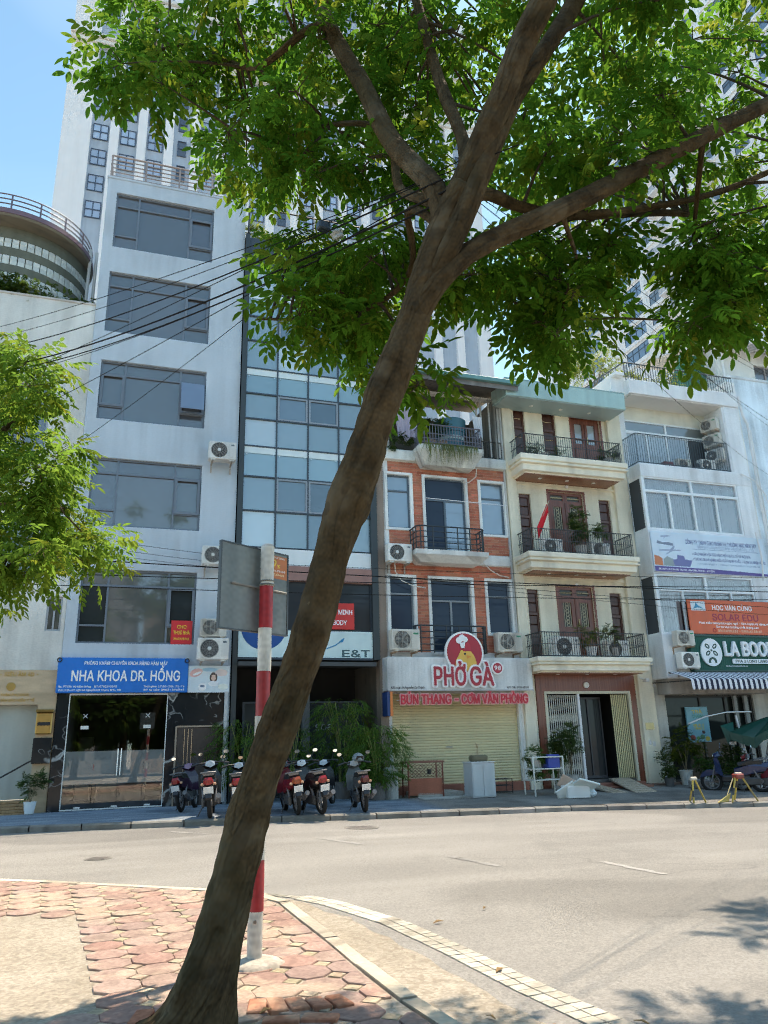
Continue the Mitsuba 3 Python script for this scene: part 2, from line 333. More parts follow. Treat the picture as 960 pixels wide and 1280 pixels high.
for _ in range(6): CN[1:-1] = (CN[:-2] + CN[1:-1] + CN[2:]) / 3
PAVE = Polygon(list(map(tuple, CV - CN * .13)) + [(-3, -6), (-14, -6)]).buffer(0)
bed = MB().flat(PAVE, -.1, .064)
bv, bf = bed.mesh()
scene["near_pavement"] = mikit.ply((bv, bf), "dirt", False, uv=bv[:, :2]); labels["near_pavement"] = {"label": "sunny pavement corner of red octagonal pavers with sandy joints", "kind": "structure"}
labels["near_kerb"] = {"label": "low pale kerb edging the paved corner", "kind": "structure"}
KS = resample(np.column_stack([CV, CN]), .8); i = 0
for a, b in zip(KS[:-1], KS[1:]):
    if a[1] < -1: continue
    pts = []; d = (b[:2] - a[:2]); d /= np.linalg.norm(d); zt = .075 + RNG.uniform(-.008, .008); o = RNG.uniform(-.01, .01)
    for q, s in ((a, .008), (b, -.008)):
        c, n = q[:2] + d * s, q[2:] / np.linalg.norm(q[2:])
        for off, z in ((-.12, -.06), (.0, -.06), (-.12, zt), (-.015, zt), (.0, zt - .02)): pts.append((*(c + n * (off + o)), z))
    t = RNG.uniform(.85, 1.12); put("near_kerb__stone", MB().add(*chull(pts)), m("matte", .48 * t, .42 * t, .33 * t, .6), frame=None); i += 1
# sandy gutter outside the kerb, then the white line of small setts
def ribbon(p0, p1, z):
    n = len(p0); v = np.vstack([np.column_stack([p0, np.full(n, z)]), np.column_stack([p1, np.full(n, z)])]); a = np.arange(n - 1)
    return v, np.vstack([np.column_stack([a, a + 1, a + n]), np.column_stack([a + 1, a + 1 + n, a + n])])
mask = (CV[:, 1] > -3) & (CV[:, 1] < 9.2); P, N = CV[mask], CN[mask]; s = np.linspace(0, 1, len(P))
LINE = np.array([(-14, 13.95), (-9, 11.86), (-4.72, 10.2), (-3.09, 9.55), (-2.2, 9.24), (-1.35, 8.8), (-.92, 8.56), (-.62, 8.25), (-.34, 7.84), (-.02, 7.36), (.45, 6.35), (.83, 5.45), (1.14, 4.8), (1.72, 3.6), (2.7, 1.7), (4.1, -1.2)])
LV = resample(LINE, .06); LN = normals2(LV)
for _ in range(14): LN[1:-1] = (LN[:-2] + LN[1:-1] + LN[2:]) / 3
gp = []
for c, n in zip(P, N):
    d = np.linalg.norm(LV - c, axis=1).min(); gp.append(max(.06, min(d * .62, .5)) + .09 * (meshkit.noise(np.array([c[0] * 2.3, c[1] * 2.3, 0])) - .5) + .05 * (meshkit.noise(np.array([c[0] * 9, c[1] * 9, 2])) - .5))
gv, gf = ribbon(P - N * .01, P + N * np.array(gp)[:, None], .006); gf = gf[:, ::-1]
struct("gutter", "sandy dirt gathered along the near kerb", (gv, gf), "dirt", frame=None, smooth=True, uv=gv[:, :2])
labels["road_edge_line"] = {"label": "cracked white line of small setts along the road corner", "kind": "structure"}
sel = LV[:, 1] > 3.0; SP, SN = LV[sel], LN[sel]; wd = .105; far_mb = MB(); nst = 0
acc = 0; step = .115
LS = resample(np.column_stack([SP, SN]), step)
for a, b in zip(LS[:-1], LS[1:]):
    wide = .115 if a[1] < 8.6 and a[0] > -1.6 else .05
    for k in range(2):
        o0, o1 = -wide + k * wide + .005, -wide + (k + 1) * wide - .005; pts = []
        for q, e in ((a, .05), (b, -.05)):
            d = (b[:2] - a[:2]) * e + RNG.uniform(-.003, .003, 2)
            for o in (o0, o1):
                for z in (-.02, .008 + RNG.uniform(-.001, .002)): pts.append((*(q[:2] + d + q[2:] * o), z))
        t = RNG.uniform(.82, 1.1); hullv = chull(pts)
        if a[0] > -1.8:
            put("road_edge_line__sett", MB().add(*hullv), m("matte", .48 * t, .445 * t, .37 * t, .8), frame=None); nst += 1
        else: far_mb.add(*hullv)
if far_mb.n: put("road_edge_line__distant_setts", far_mb, m("matte", .6, .56, .48, .6), frame=None); labels["road_edge_line__distant_setts"] = {"label": "setts of the line farther along the kerb", "kind": "stuff"}
# worn lane dashes
labels["road_marking"] = {"label": "faint worn white dashes on the road", "kind": "structure"}
i = 0
for (x0, y0), (x1, y1), wdt in (((-1.32, 13.9), (-.5, 12.95), .11), ((.8, 11.35), (1.32, 10.4), .1), ((2.68, 10.6), (3.1, 9.5), .1), ((4.9, 9.9), (5.4, 8.7), .1), ((-4.2, 15.4), (-3.4, 14.9), .1)):
    d = np.array([x1 - x0, y1 - y0]); L = np.linalg.norm(d); d /= L; n = np.array([-d[1], d[0]]); t = np.linspace(0, L, 24)
    e0 = np.array([wdt * (.35 + .35 * meshkit.noise(np.array([q * 9, i, 0]))) for q in t]); e1 = np.array([wdt * (.35 + .35 * meshkit.noise(np.array([q * 9, i, 5]))) for q in t])
    c = np.array([x0, y0]) + t[:, None] * d; vv, ff = ribbon(c - n * e0[:, None], c + n * e1[:, None], 0)
    for q in vv: q[2] = float(road_z(*uw(q))) + .005
    put("road_marking__dash", (vv, ff), m("matte", .262, .255, .24, 1.), frame=None); i += 1
for x, y, r, l in ((-4.3, 11.95, .2, "iron manhole cover in the road near the kerb at left"), (-.62, 15.6, .36, "dark oval patch near the far kerb, right of the trunk, built as a lid")):  # the second is a faint dark oval patch, built as a lid
    k = thing("manhole_cover", l, "manhole cover"); z = float(road_z(*uw((x, y)))); put(k + "__frame", MB().disc((x, y, z), r, .006, 28, "z"), m("matte", .17, .16, .145, .6), frame=None); mb = MB().disc((x, y, z + .006), r * .86, .003, 28, "z")
    for q in range(-3, 4): mb.box(x - r * .6, x + r * .6, y + q * r * .2 - .012, y + q * r * .2 + .012, z + .0085, z + .011)
    put(k + "__lid", mb, m("matte", .14, .133, .12, .6), frame=None)
# octagonal pavers with small square infill, laid diagonally
PITCH, A0 = .292, math.radians(45 - 21)
def sandy(x, y): return x < -2.5 + (6.7 - y) * .33 + .22 * (meshkit.noise(np.array([x * 2.5, y * 2.5, 1.])) - .5) and y < 7.7
ca, sa = math.cos(A0), math.sin(A0); cells = []
inner = PAVE.buffer(-.02); core = PAVE.buffer(-.24)
for i in range(-60, 60):
    for j in range(-60, 60):
        x, y = (i * ca - j * sa) * PITCH - .7, (i * sa + j * ca) * PITCH + 5.9
        if -9 < x < 2.2 and 2.6 < y < 12.6 and PAVE.contains(Point(x, y)) and not sandy(x, y): cells.append((math.hypot(x + .2, y), x, y, core.contains(Point(x, y))))
cells.sort()
def paver(poly2, z, bev, t):
    """a bevelled slab with the outline poly2"""
    c = poly2.mean(0); n = len(poly2); tl = RNG.normal(0, .009, 2)
    rise = lambda q: z + (q - c) @ tl
    top = [(*(c + (q - c) * (1 - bev)), rise(q)) for q in poly2]; mid = [(*q, rise(q) - .005) for q in poly2]; low = [(*q, .03) for q in poly2]
    v = np.array(top + mid + low + [(*c, z)]); f = []
    for i in range(n):
        j = (i + 1) % n; f += [[3 * n, i, j], [i, n + i, j], [j, n + i, n + j], [n + i, 2 * n + i, n + j], [n + j, 2 * n + i, 2 * n + j]]
    return v, np.array(f)
mo, ms, no, ns = MB(), MB(), 0, 0
OCT = np.array([(math.cos(k * math.pi / 4 + math.pi / 8), math.sin(k * math.pi / 4 + math.pi / 8)) for k in range(8)]) * (PITCH / 2 / math.cos(math.pi / 8) * .978)
SQ = np.array([(math.cos(k * math.pi / 2), math.sin(k * math.pi / 2)) for k in range(4)]) * (PITCH * .2929 * .74)
R2 = np.array([[ca, -sa], [sa, ca]])
def in_view(x, y): return y > 4.35 and abs(x) < y * .62 and (x + 1.05) ** 2 + (y - 4.5) ** 2 > .1
for d, x, y, full in cells:
    if (x + 1.05) ** 2 + (y - 4.45) ** 2 < .16: continue
    for kind in (0, 1):
        o = R2 @ np.array([0, 0] if kind == 0 else [PITCH / 2, PITCH / 2]); shp = (OCT if kind == 0 else SQ) @ R2.T + np.array([x, y]) + o + RNG.normal(0, .003, 2)
        if not inner.contains(Polygon(shp)):
            g = Polygon(shp).intersection(inner)
            if g.geom_type != "Polygon" or g.area < .012: continue
            shp = np.array(shapely.geometry.polygon.orient(g).exterior.coords)[:-1]
        vf = paver(shp, .0765 + RNG.normal(0, .0026) - (.003 if kind else 0), .02, 0); t = RNG.uniform(.9, 1.09); hue = RNG.uniform(-.018, .018)
        mat = m("dusty", .305 * t, (.212 + hue) * t, (.178 + hue) * t, .75) if kind == 0 else m("dusty", .36 * t, (.295 + hue) * t, .21 * t, .8)
        if kind == 0 and no < 300 and in_view(x, y): put("near_pavement__paver", vf, mat, frame=None); no += 1
        elif kind == 1 and ns < 300 and in_view(x, y): put("near_pavement__square_paver", vf, mat, frame=None); ns += 1
        else: (mo if kind == 0 else ms).add(*vf)
for mb, nm, c, l in ((mo, "distant_pavers", (.31, .215, .18), "red pavers farther off"), (ms, "distant_square_pavers", (.37, .30, .215), "small yellow pavers farther off")):
    if mb.n: put("near_pavement__" + nm, mb, m("dusty", *c, .9), frame=None); labels["near_pavement__" + nm] = {"label": l, "kind": "stuff"}
# bricks set round the tree pit
pit = thing("tree_pit_edging", "row of loose red bricks edging the soil round the leaning tree", "brick edging")
for i, (x, y, rz) in enumerate([(-1.42, 4.80, .05), (-1.31, 4.80, -.06), (-.80, 4.93, .1), (-.69, 4.95, .32), (-.575, 4.96, .38), (-.455, 4.97, .42), (-.335, 4.99, .5), (-.42, 4.72, 1.45), (-.63, 4.70, 1.62), (-1.36, 4.55, 1.5)]):
    mb = MB().cbox(-.052, .052, -.1, .1, -.08, .02, .006, M4((x, y, .075), rz, RNG.normal(0, .03), RNG.normal(0, .03))); t = RNG.uniform(.85, 1.15)
    put(pit + "__brick", mb, m("dusty", .40 * t, .18 * t, .11 * t, .7), frame=None)
# fallen leaves
for i in range(7):
    x, y = RNG.uniform(-2.6, 1.4), RNG.uniform(4.6, 8.2); L = RNG.uniform(.03, .06); q = np.array([[0, -L, 0], [L * .35, 0, .012], [0, L, .004], [-L * .35, 0, .016], [0, -L, .004], [L * .35, 0, .016], [0, L, .008], [-L * .35, 0, .02]])
    z = .085 if PAVE.contains(Point(x, y)) else .012
    fk = thing("fallen_leaf", "dry curled leaf lying on the ground near the leaning tree", "leaf", "dry leaves scattered on the ground")
    put(fk, (q @ M4((0, 0, 0), RNG.uniform(0, 6))[:3, :3].T + [x, y, z], np.array([[0, 1, 3], [1, 2, 3], [4, 7, 5], [5, 7, 6], [0, 4, 1], [1, 4, 5], [1, 5, 2], [2, 5, 6], [2, 6, 3], [3, 6, 7], [3, 7, 0], [0, 7, 4]])), m("matte", .25, .16, .07), frame=None)
# ---------------------------------------------------------------- shared fittings
WHITE, CREAM = m("matte", .74, .74, .72, .22), m("matte", .74, .70, .58, .3)
DARKF = m("satin", .055, .07, .085, .1); BLACK = m("satin", .02, .02, .022, .15); ALU = m("satin", .72, .74, .76, .1)
ac = Proto()
ac.add("casing", MB().cbox(-.4, .4, -.16, .16, 0, .56, .02).box(-.33, -.2, -.14, .14, -.03, 0).box(.2, .33, -.14, .14, -.03, 0), m("satin", .68, .67, .62, .6))
ac.add("fan_recess", MB().disc((-.1, .161, .285), .235, .004, 28), m("matte", .06, .06, .06, .2))  # flat dark disc on the casing paints the shade of the fan opening
g_ = MB()
for r in (.06, .1, .14, .18, .222): g_.ring((-.1, .172, .285), r, .0055, 28, 4)
for k in range(12):
    a = k * math.pi / 6; g_.bar((-.1 + .05 * math.cos(a), .172, .285 + .05 * math.sin(a)), (-.1 + .23 * math.cos(a), .172, .285 + .23 * math.sin(a)), .004, 4)
ac.add("fan_grille", g_, m("satin", .30, .30, .29, .2)); ac.add("fan_hub", MB().disc((-.1, .166, .285), .05, .018, 16), m("satin", .62, .62, .6, .1))
ac.add("side_panel", MB().box(.2, .36, .161, .168, .08, .5), m("satin", .62, .61, .57, .3)); ac.add("badge", MB().box(.24, .33, .168, .171, .43, .48), m("satin", .12, .14, .16, 0))
ac.add("bracket", MB().box(-.3, -.26, -.3, .18, -.07, -.03).box(-.3, -.26, -.3, -.27, -.3, -.03), m("matte", .35, .3, .25, .7)); ac.add("bracket_001", MB().box(.26, .3, -.3, .18, -.07, -.03).box(.26, .3, -.3, -.27, -.3, -.03), m("matte", .35, .3, .25, .7))
ac2 = Proto(); CB2 = m("satin", .56, .54, .47, .6)
ac2.add("casing", MB().cbox(-.38, .38, -.15, .15, 0, .53, .012).box(-.3, -.2, -.14, .14, -.03, 0).box(.2, .3, -.14, .14, -.03, 0), CB2); g_ = MB()
for i in range(15): g_.bar((-.34, .162, .05 + i * .03), (.14, .162, .05 + i * .03), .004, 4)
for i in range(5): g_.bar((-.34 + i * .12, .158, .04), (-.34 + i * .12, .158, .49), .006, 4)
ac2.add("fan_recess", MB().disc((-.1, .151, .265), .215, .004, 26), m("matte", .045, .045, .045, .2)); ac2.add("fan_grille", g_, m("satin", .42, .41, .37, .4)); ac2.add("fan_blade", MB().add(*chull([(-.12, .156, .27), (-.05, .156, .45), (.02, .157, .42), (-.08, .156, .26)])).add(*chull([(-.1, .156, .25), (.06, .156, .15), (0, .157, .1), (-.12, .156, .24)])).add(*chull([(-.12, .156, .28), (-.29, .156, .24), (-.27, .157, .33), (-.1, .156, .29)])), m("satin", .2, .2, .19, .2))  # its dark disc likewise stands for the shaded fan opening
ac2.add("badge", MB().box(.2, .34, .15, .153, .40, .44), m("satin", .02, .2, .1, 0)); ac2.add("bracket", MB().box(-.3, -.26, -.3, .17, -.07, -.03).box(-.3, -.26, -.3, -.27, -.3, -.03), m("matte", .3, .2, .13, .9)); ac2.add("bracket_001", MB().box(.26, .3, -.3, .17, -.07, -.03).box(.26, .3, -.3, -.27, -.3, -.03), m("matte", .3, .2, .13, .9))
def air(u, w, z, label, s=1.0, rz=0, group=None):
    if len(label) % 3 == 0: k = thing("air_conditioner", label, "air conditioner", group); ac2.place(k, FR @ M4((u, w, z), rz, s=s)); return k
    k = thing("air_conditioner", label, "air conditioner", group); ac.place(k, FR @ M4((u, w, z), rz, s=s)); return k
def balusters(key, p, q, z0, z1, n, r, mat, rails=(0, 1), rr=None, mid=()):
    """a straight railing: each bar a part, top and bottom rails"""
    p, q = np.array(p, float), np.array(q, float); rr = rr or r * 1.6
    for t in rails: put(f"{key}__rail", MB().bar((*p, z0 + (z1 - z0) * t), (*q, z0 + (z1 - z0) * t), rr, 6), mat)
    for t in mid: put(f"{key}__rail", MB().bar((*p, z0 + (z1 - z0) * t), (*q, z0 + (z1 - z0) * t), r * 1.1, 5), mat)
    for i in range(n):
        c = p + (q - p) * (i / max(n - 1, 1)); put(f"{key}__baluster", MB().bar((*c, z0), (*c, z1), r, 5), mat)
# foliage pieces: every piece a small folded blade
def spray(n, L, leaf, wid, droop, seed):
    r = np.random.default_rng(seed); V, F = [], []
    for i in range(n):
        t = .12 + .88 * i / (n - 1); side = (-1) ** i if i < n - 1 else 0; base = np.array([L * t, 0, -droop * t * t * L])
        ang = side * r.uniform(.75, 1.1); d = np.array([math.cos(ang), math.sin(ang), -r.uniform(.15, .75)]); d /= np.linalg.norm(d)
        sidev = np.cross(d, [0, 0, 1.]); sidev /= np.linalg.norm(sidev); up = np.cross(sidev, d); l = leaf * r.uniform(.75, 1.15); b = len(V); h = wid / 2
        pt = lambda t, q, z: base + d * l * t + sidev * h * q + up * (z * wid - l * .16 * t * t)
        V += [base, pt(.22, .8, .12), pt(.22, -.8, .12), pt(.55, 1, .16), pt(.55, -1, .16), pt(.84, .55, .08), pt(.84, -.55, .08), pt(1, 0, 0), pt(.45, 0, -.02)]
        F += [[b, b + 8, b + 1], [b, b + 2, b + 8], [b + 1, b + 8, b + 3], [b + 2, b + 4, b + 8], [b + 3, b + 8, b + 5], [b + 4, b + 6, b + 8], [b + 5, b + 8, b + 7], [b + 6, b + 7, b + 8]]
    return np.array(V), np.array(F)
def scatter(tmpls, pos, dirs, roll, scale):
    """many turned copies of the templates: (list of V, list of F)"""
    Vs, Fs = [], []
    for p, d, ro, s in zip(pos, dirs, roll, scale):
        V, F = tmpls[RNG.integers(len(tmpls))]
        x = d / np.linalg.norm(d); y = np.cross([0, 0, 1.], x); y /= np.linalg.norm(y) + 1e-9; z = np.cross(x, y)
        y, z = y * math.cos(ro) + z * math.sin(ro), z * math.cos(ro) - y * math.sin(ro)
        Vs.append((V * s) @ np.array([x, y, z]) + p); Fs.append(F)
    return Vs, Fs
def leaves(key, Vs, Fs, cols, frame=None):
    n = np.cumsum([0] + [len(v) for v in Vs[:-1]]); v = np.vstack(Vs); f = np.vstack([a + b for a, b in zip(Fs, n)]); c = np.repeat(np.array(cols), [len(x) for x in Vs], axis=0)
    return put(key, (v, f), ("leaf", None, 0), frame=frame, color=np.clip(c, 0, 1))
def green(n, base, var=.3, yellow=.25):
    b = np.array(base); t = RNG.uniform(1 - var, 1 + var, (n, 1)); y = np.clip(RNG.normal(0, yellow, (n, 1)), 0, 1)
    return b * t * (1 - y) + np.array([.30, .33, .035]) * y * .8
def rand_dirs(n, zlo=-.6, zhi=.7):
    a = RNG.uniform(0, 2 * np.pi, n); z = RNG.uniform(zlo, zhi, n); r = np.sqrt(1 - z * z)
    return np.column_stack([r * np.cos(a), r * np.sin(a), z])
SPR_SMALL = [spray(7, .13, .06, .026, .4, s) for s in range(4)]
SPR_BAMBOO = [spray(8, .2, .115, .022, .55, 20 + s) for s in range(4)]
SPR_BUSH = [spray(6, .09, .055, .034, .2, 40 + s) for s in range(4)]
def bush(key, c, r, n, tm, base, frame=FR, yellow=.2, scale=1.0, zlo=-.5):
    """foliage spread through an ellipsoid, gathered in clumps"""
    r = np.asarray(r, float); k = max(5, n // 40); cl = rand_dirs(k, -.8, .95) * (RNG.uniform(.15, 1, (k, 1)) ** .5) * r
    i = RNG.integers(k, size=n); off = rand_dirs(n, -1, 1) * (RNG.uniform(0, 1, (n, 1)) ** .5) * r * .42
    p = np.asarray(c, float) + cl[i] + off; d = off / r + cl[i] / r * .5 + rand_dirs(n, zlo, .6) * .7
    Vs, Fs = scatter(tm, p, d, RNG.normal(0, .4, n), RNG.uniform(.65, 1.3, n) * scale)
    return leaves(key, Vs, Fs, green(n, base, .35, yellow), frame)
def pot(key, loc, r, h, mat, taper=.72):
    return put(key, MB().lathe([(0, 0), (r * taper, 0), (r, h), (r * 1.06, h), (r * 1.06, h - .03 * h), (r * .9, h), (r * .86, h * .9), (0, h * .9)], loc, 16), mat, 40)
def potted(label, loc, r, h, fr, n, tm, base, mat, stem=True, fz=None, scale=1.0, group=None, yellow=.2):
    k = thing("potted_plant", label, "plant", group); pot(k + "__pot", loc, r, h, mat)
    cz = loc[2] + h + (fz if fz else fr[2] * .8)
    if stem:
        mb = MB()
        for _ in range(4):
            e = rand_dirs(1, .2, .8)[0] * np.array(fr) * .6; mb.tube([(loc[0], loc[1], loc[2] + h * .8), (loc[0] + e[0] * .4, loc[1] + e[1] * .4, (loc[2] + h + cz) / 2), (loc[0] + e[0], loc[1] + e[1], cz + e[2] * .5)], [.012, .01, .005], 5)
        put(k + "__stem", mb, m("matte", .2, .16, .1))
    bush(k + "__foliage", (loc[0], loc[1], cz), fr, n, tm, base, scale=scale, yellow=yellow)
    return k
# ---------------------------------------------------------------- clinic building (grey-blue, six strip windows)
CB = thing("clinic_building", "tall plain grey-blue building with six wide dark strip windows above a blue clinic banner", "building")
GB = m("matte", .49, .55, .60, .2)
WROWS = [(15.85, 17.78), (13.02, 15.0), (10.29, 12.10), (7.23, 9.16), (4.12, 6.06)]
holes = [(-1.0, 1.92, a, b) for a, b in WROWS]
put(CB + "__wall", wall(holes + [(-1.0, 2.78, .1, 2.86)], -1.28, 2.9, .1, 18.25, -.25, 0), GB)
parts(CB + "__side_wall", MB().box(-1.275, -1.03, -14, -.25, .1, 18.24).box(2.65, 2.895, -14, -.25, .1, 18.24).box(-1.03, 2.65, -14, -13.8, .1, 18.24), GB)
put(CB + "__core", MB().box(-1.03, 2.65, -13.8, -.6, 3.4, 17.9), m("matte", .05))
put(CB + "__parapet", MB().cbox(-1.31, 2.93, -.3, .03, 18.25, 18.33, .01), GB)
PD = [m("pane", .085, .088, .09, 0), m("pane", .10, .10, .10, 0), m("pane", .075, .078, .082, 0)]
WF = m("satin", .15, .175, .21, .1)
for r, (a, b) in enumerate(WROWS):
    u0, u1, h = -1.0, 1.92, b - a; f = .05; ml, mr = -.30, 1.22
    tr, lo = b - .22 * h, a + .24 * h
    panes = [(u0 + f, ml - f, tr + f / 2, b - f), (u0 + f, ml - f, lo + f / 2, tr - f / 2), (u0 + f, ml - f, a + f, lo - f / 2), (ml, mr - f, tr + f / 2, b - f), (ml, mr - f, a + f, tr - f / 2),
             (mr, u1 - f, tr + f / 2, b - f), (mr, u1 - f, lo + f / 2, tr - f / 2), (mr, u1 - f, a + f, lo - f / 2)]
    mats = [random.choice(PD) for _ in panes]
    if r == 4: mats[1] = mats[2] = mats[6] = m("dark_pane", .03, .035, .04, 0)
    k = window(CB, u0, u1, a, b, -.08, panes, WF, mats, .09)
    for q in ([6] if r in (0, 1) else [1, 6] if r == 2 else [6]):      # opening sashes stand a little proud
        p_ = panes[q]; o = .05
        put(f"{k}__sash", MB().poly(sbox(p_[0] - .02, p_[2] - .02, p_[1] + .02, p_[3] + .02).difference(sbox(p_[0] + o, p_[2] + o, p_[1] - o, p_[3] - o)), -.079, -.045), WF)
    if r == 2:  # top-hung sash pushed open
        p_ = panes[6]; tv = MB().poly(sbox(p_[0], p_[2], p_[1], p_[3]), 0, .02); v, f_ = tv.mesh(); t = (p_[3] - v[:, 2]); v[:, 1] += -.03 + t * .32; put(f"{k}__open_sash", (v, f_), m("pane", .16, .2, .27, 0))
rp = CB + "__roof_railing"; RB = m("satin", .32, .26, .24, .5)
for zz in np.linspace(18.45, 19.2, 6): put(rp, MB().bar((-1.24, -.12, zz), (2.85, -.12, zz), .018 if zz < 19.1 else .03, 6), RB)
for x in np.linspace(-1.22, 2.83, 5): put(CB + "__railing_post", MB().bar((x, -.12, 18.3), (x, -.12, 19.2), .03, 6), RB)
for x in (-1.24, 2.85):
    for zz in (18.6, 18.9, 19.2): put(CB + "__roof_railing", MB().bar((x, -.12, zz), (x, -4, zz), .02, 6), RB)
# shop front
parts(CB + "__marble_cladding", MB().box(-1.28, -1.0, .0, .025, .12, 2.9).box(1.335, 2.8, -.02, .02, .12, 2.9), "marble")
SIL = m("satin", .78, .76, .72, .1)
gs = [(-.985, -.33, .2, 2.83), (-.315, .25, .2, 2.83), (.265, .83, .2, 2.83), (.845, 1.32, .2, 2.83)]
sf = CB + "__shop_front"
put(sf, MB().box(-1.005, -.985, -.05, .03, .16, 2.87).box(1.32, 1.338, -.05, .03, .16, 2.87).box(-.985, 1.32, -.05, .03, 2.835, 2.87).box(-.985, 1.32, -.05, .03, .16, .185), SIL)
for a, b, c, d in gs: put(sf + "__glass_pane", MB().box(a, b, -.016, -.006, c, d), "glass")
put(sf + "__frosted_band", MB().box(-.985, 1.318, -.03, -.0185, .74, 1.50), m("satin", .20, .22, .22, .2))
for x in (.225, .30): put(sf + "__handle", MB().bar((x, .03, .92), (x, .03, 1.55), .014, 8).bar((x, -.004, 1.0), (x, .03, 1.0), .01, 5).bar((x, -.004, 1.48), (x, .03, 1.48), .01, 5), m("steel", .8, .8, .8, 0), 40)
for x in (-.62, .22, .98): put(sf + "__patch_fitting", MB().box(x - .07, x + .07, -.004, .012, .2, .235), SIL)
for x in (-.6, .87):
    put(sf + "__sticker", MB().box(x - .09, x + .09, -.004, 0, 2.02, 2.10), m("satin", .75, .75, .7, .2))
    put(sf + "__cross_mark", MB().bar((x - .05, 0, 2.28), (x + .05, 0, 2.38), .008, 4).bar((x - .05, 0, 2.38), (x + .05, 0, 2.28), .008, 4), m("satin", .7, .7, .7, 0))
txt(sf + "__lettering", "NHA KHOA", -.42, -.0186, 1.06, .13, m("satin", .36, .07, .06, 0), .62, True, .0016); txt(sf + "__lettering", "THẨM MỸ", .33, -.0186, 1.06, .12, m("satin", .03, .03, .03, 0), .55, True, .0016)
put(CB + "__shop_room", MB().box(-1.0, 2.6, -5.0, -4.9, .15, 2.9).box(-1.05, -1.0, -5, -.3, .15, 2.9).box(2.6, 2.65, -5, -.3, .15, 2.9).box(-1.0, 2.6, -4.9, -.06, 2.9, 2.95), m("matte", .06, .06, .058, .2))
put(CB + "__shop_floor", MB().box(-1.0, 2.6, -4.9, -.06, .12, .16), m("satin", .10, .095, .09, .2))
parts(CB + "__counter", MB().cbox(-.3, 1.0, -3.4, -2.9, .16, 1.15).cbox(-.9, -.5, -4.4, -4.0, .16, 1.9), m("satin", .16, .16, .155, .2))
# dark door panel with thin metal strips
put(CB + "__door_panel", MB().cbox(1.60, 2.62, -.02, .07, .12, 2.02, .01), m("satin", .06, .045, .04, .3)); parts(CB + "__door_frame", MB().box(1.56, 1.60, -.02, .09, .12, 2.05).box(1.6, 2.66, -.02, .09, 2.02, 2.06), m("satin", .35, .27, .2, .3))
for x in (1.79, 1.88, 1.97): put(CB + "__metal_strip", MB().box(x - .008, x + .008, .07, .082, .14, 1.98), m("steel", .75, .6, .45, .1))
put(CB + "__service_pipe", MB().tube([(2.8, .1, .2), (2.8, .1, 2.9)], .05, 8), m("satin", .5, .5, .5, .4), 40)
# clinic banner
bn = thing("clinic_banner", "bright blue clinic banner with big white lettering above the dark glass shop front", "banner")
BL, WT = m("satin", .015, .17, .58, .12), m("satin", .85, .85, .87, 0)
put(bn + "__panel", MB().cbox(-1.33, 1.8, .05, .16, 2.88, 3.74, .015), BL); W0 = .161
txt(bn + "__lettering", "PHÒNG KHÁM CHUYÊN KHOA RĂNG HÀM MẶT", -.72, W0, 3.565, .085, WT, 2.0, True, .004)
txt(bn + "__lettering", "NHA KHOA DR. HỒNG", -1.0, W0, 3.17, .25, WT, 2.6, True, .01)
for i, (t, x, wd) in enumerate((("Bs. PTCM: Vũ Minh Hồng    ĐT: 0782290090", -1.27, 1.35), ("Đ/c: A29-37 ngõ 44 Nguyễn Cơ Thạch, MTL, HN", -1.27, 1.45))): txt(bn + "__lettering", t, x, W0, 3.01 - .085 * i, .045, WT, wd, True, .003)
for i, t in enumerate(("Thời gian: 17:30-20h, T2-T6", "ĐT tư vấn: 0962-896962")): txt(bn + "__lettering", t, .72, W0, 3.01 - .085 * i, .045, WT, 1.0, True, .003)
for x in (-1.32, 1.74): put(bn + "__corner_tie", MB().ring((x + .02, .17, 3.68), .05, .014, 12, 5), BLACK)
pb = thing("dental_poster", "small pale poster of smiling faces at the right end of the blue clinic banner", "poster")
put(pb + "__panel", MB().box(1.81, 2.86, .05, .13, 2.88, 3.56), m("satin", .62, .70, .74, .2)); PW = .131
def blob(key, x, z, rx, rz, mat, w=PW, t=.003, ang=0, n=18):
    th = np.arange(n) * 2 * math.pi / n; g = shapely.affinity.rotate(Polygon(np.column_stack([x + rx * np.cos(th), z + rz * np.sin(th)])), ang)
    return put(key, MB().poly(g, w, w + t), mat)
import shapely.affinity
SK = m("satin", .72, .50, .40, .1)
blob(pb + "__print", 2.0, 3.38, .17, .1, m("satin", .7, .42, .38, .1), ang=20); blob(pb + "__print", 2.03, 3.36, .12, .03, m("satin", .85, .85, .84, 0), PW + .003, ang=20)
blob(pb + "__print", 2.45, 3.26, .1, .13, m("satin", .08, .06, .05, .1)); blob(pb + "__print", 2.45, 3.25, .06, .085, SK, PW + .003); blob(pb + "__print", 2.45, 3.1, .13, .07, m("satin", .8, .82, .84, 0), PW + .003)
blob(pb + "__print", 2.17, 3.02, .1, .1, m("satin", .85, .85, .85, 0)); blob(pb + "__print", 2.17, 3.04, .06, .03, m("satin", .15, .2, .3, 0), PW + .003); blob(pb + "__print", 2.65, 3.38, .16, .09, m("satin", .75, .62, .57, 0)); blob(pb + "__print", 2.35, 3.46, .2, .05, m("satin", .35, .55, .7, 0)); blob(pb + "__print", 2.7, 3.02, .13, .08, m("satin", .75, .78, .7, 0))
rs = thing("rental_notice", "small red notice with yellow lettering in the lowest strip window", "sign")
put(rs + "__panel", MB().box(1.32, 1.86, -.05, -.035, 4.12, 4.75), m("satin", .62, .03, .035, .15))
for i, (t, wd) in enumerate((("CHO", .24), ("THUÊ NHÀ", .42), ("0962896962", .4))): txt(rs + "__lettering", t, 1.59 - wd / 2, -.0345, 4.54 - i * .15, .09 if i < 2 else .06, m("satin", .8, .6, .05, 0), wd, True, .003)
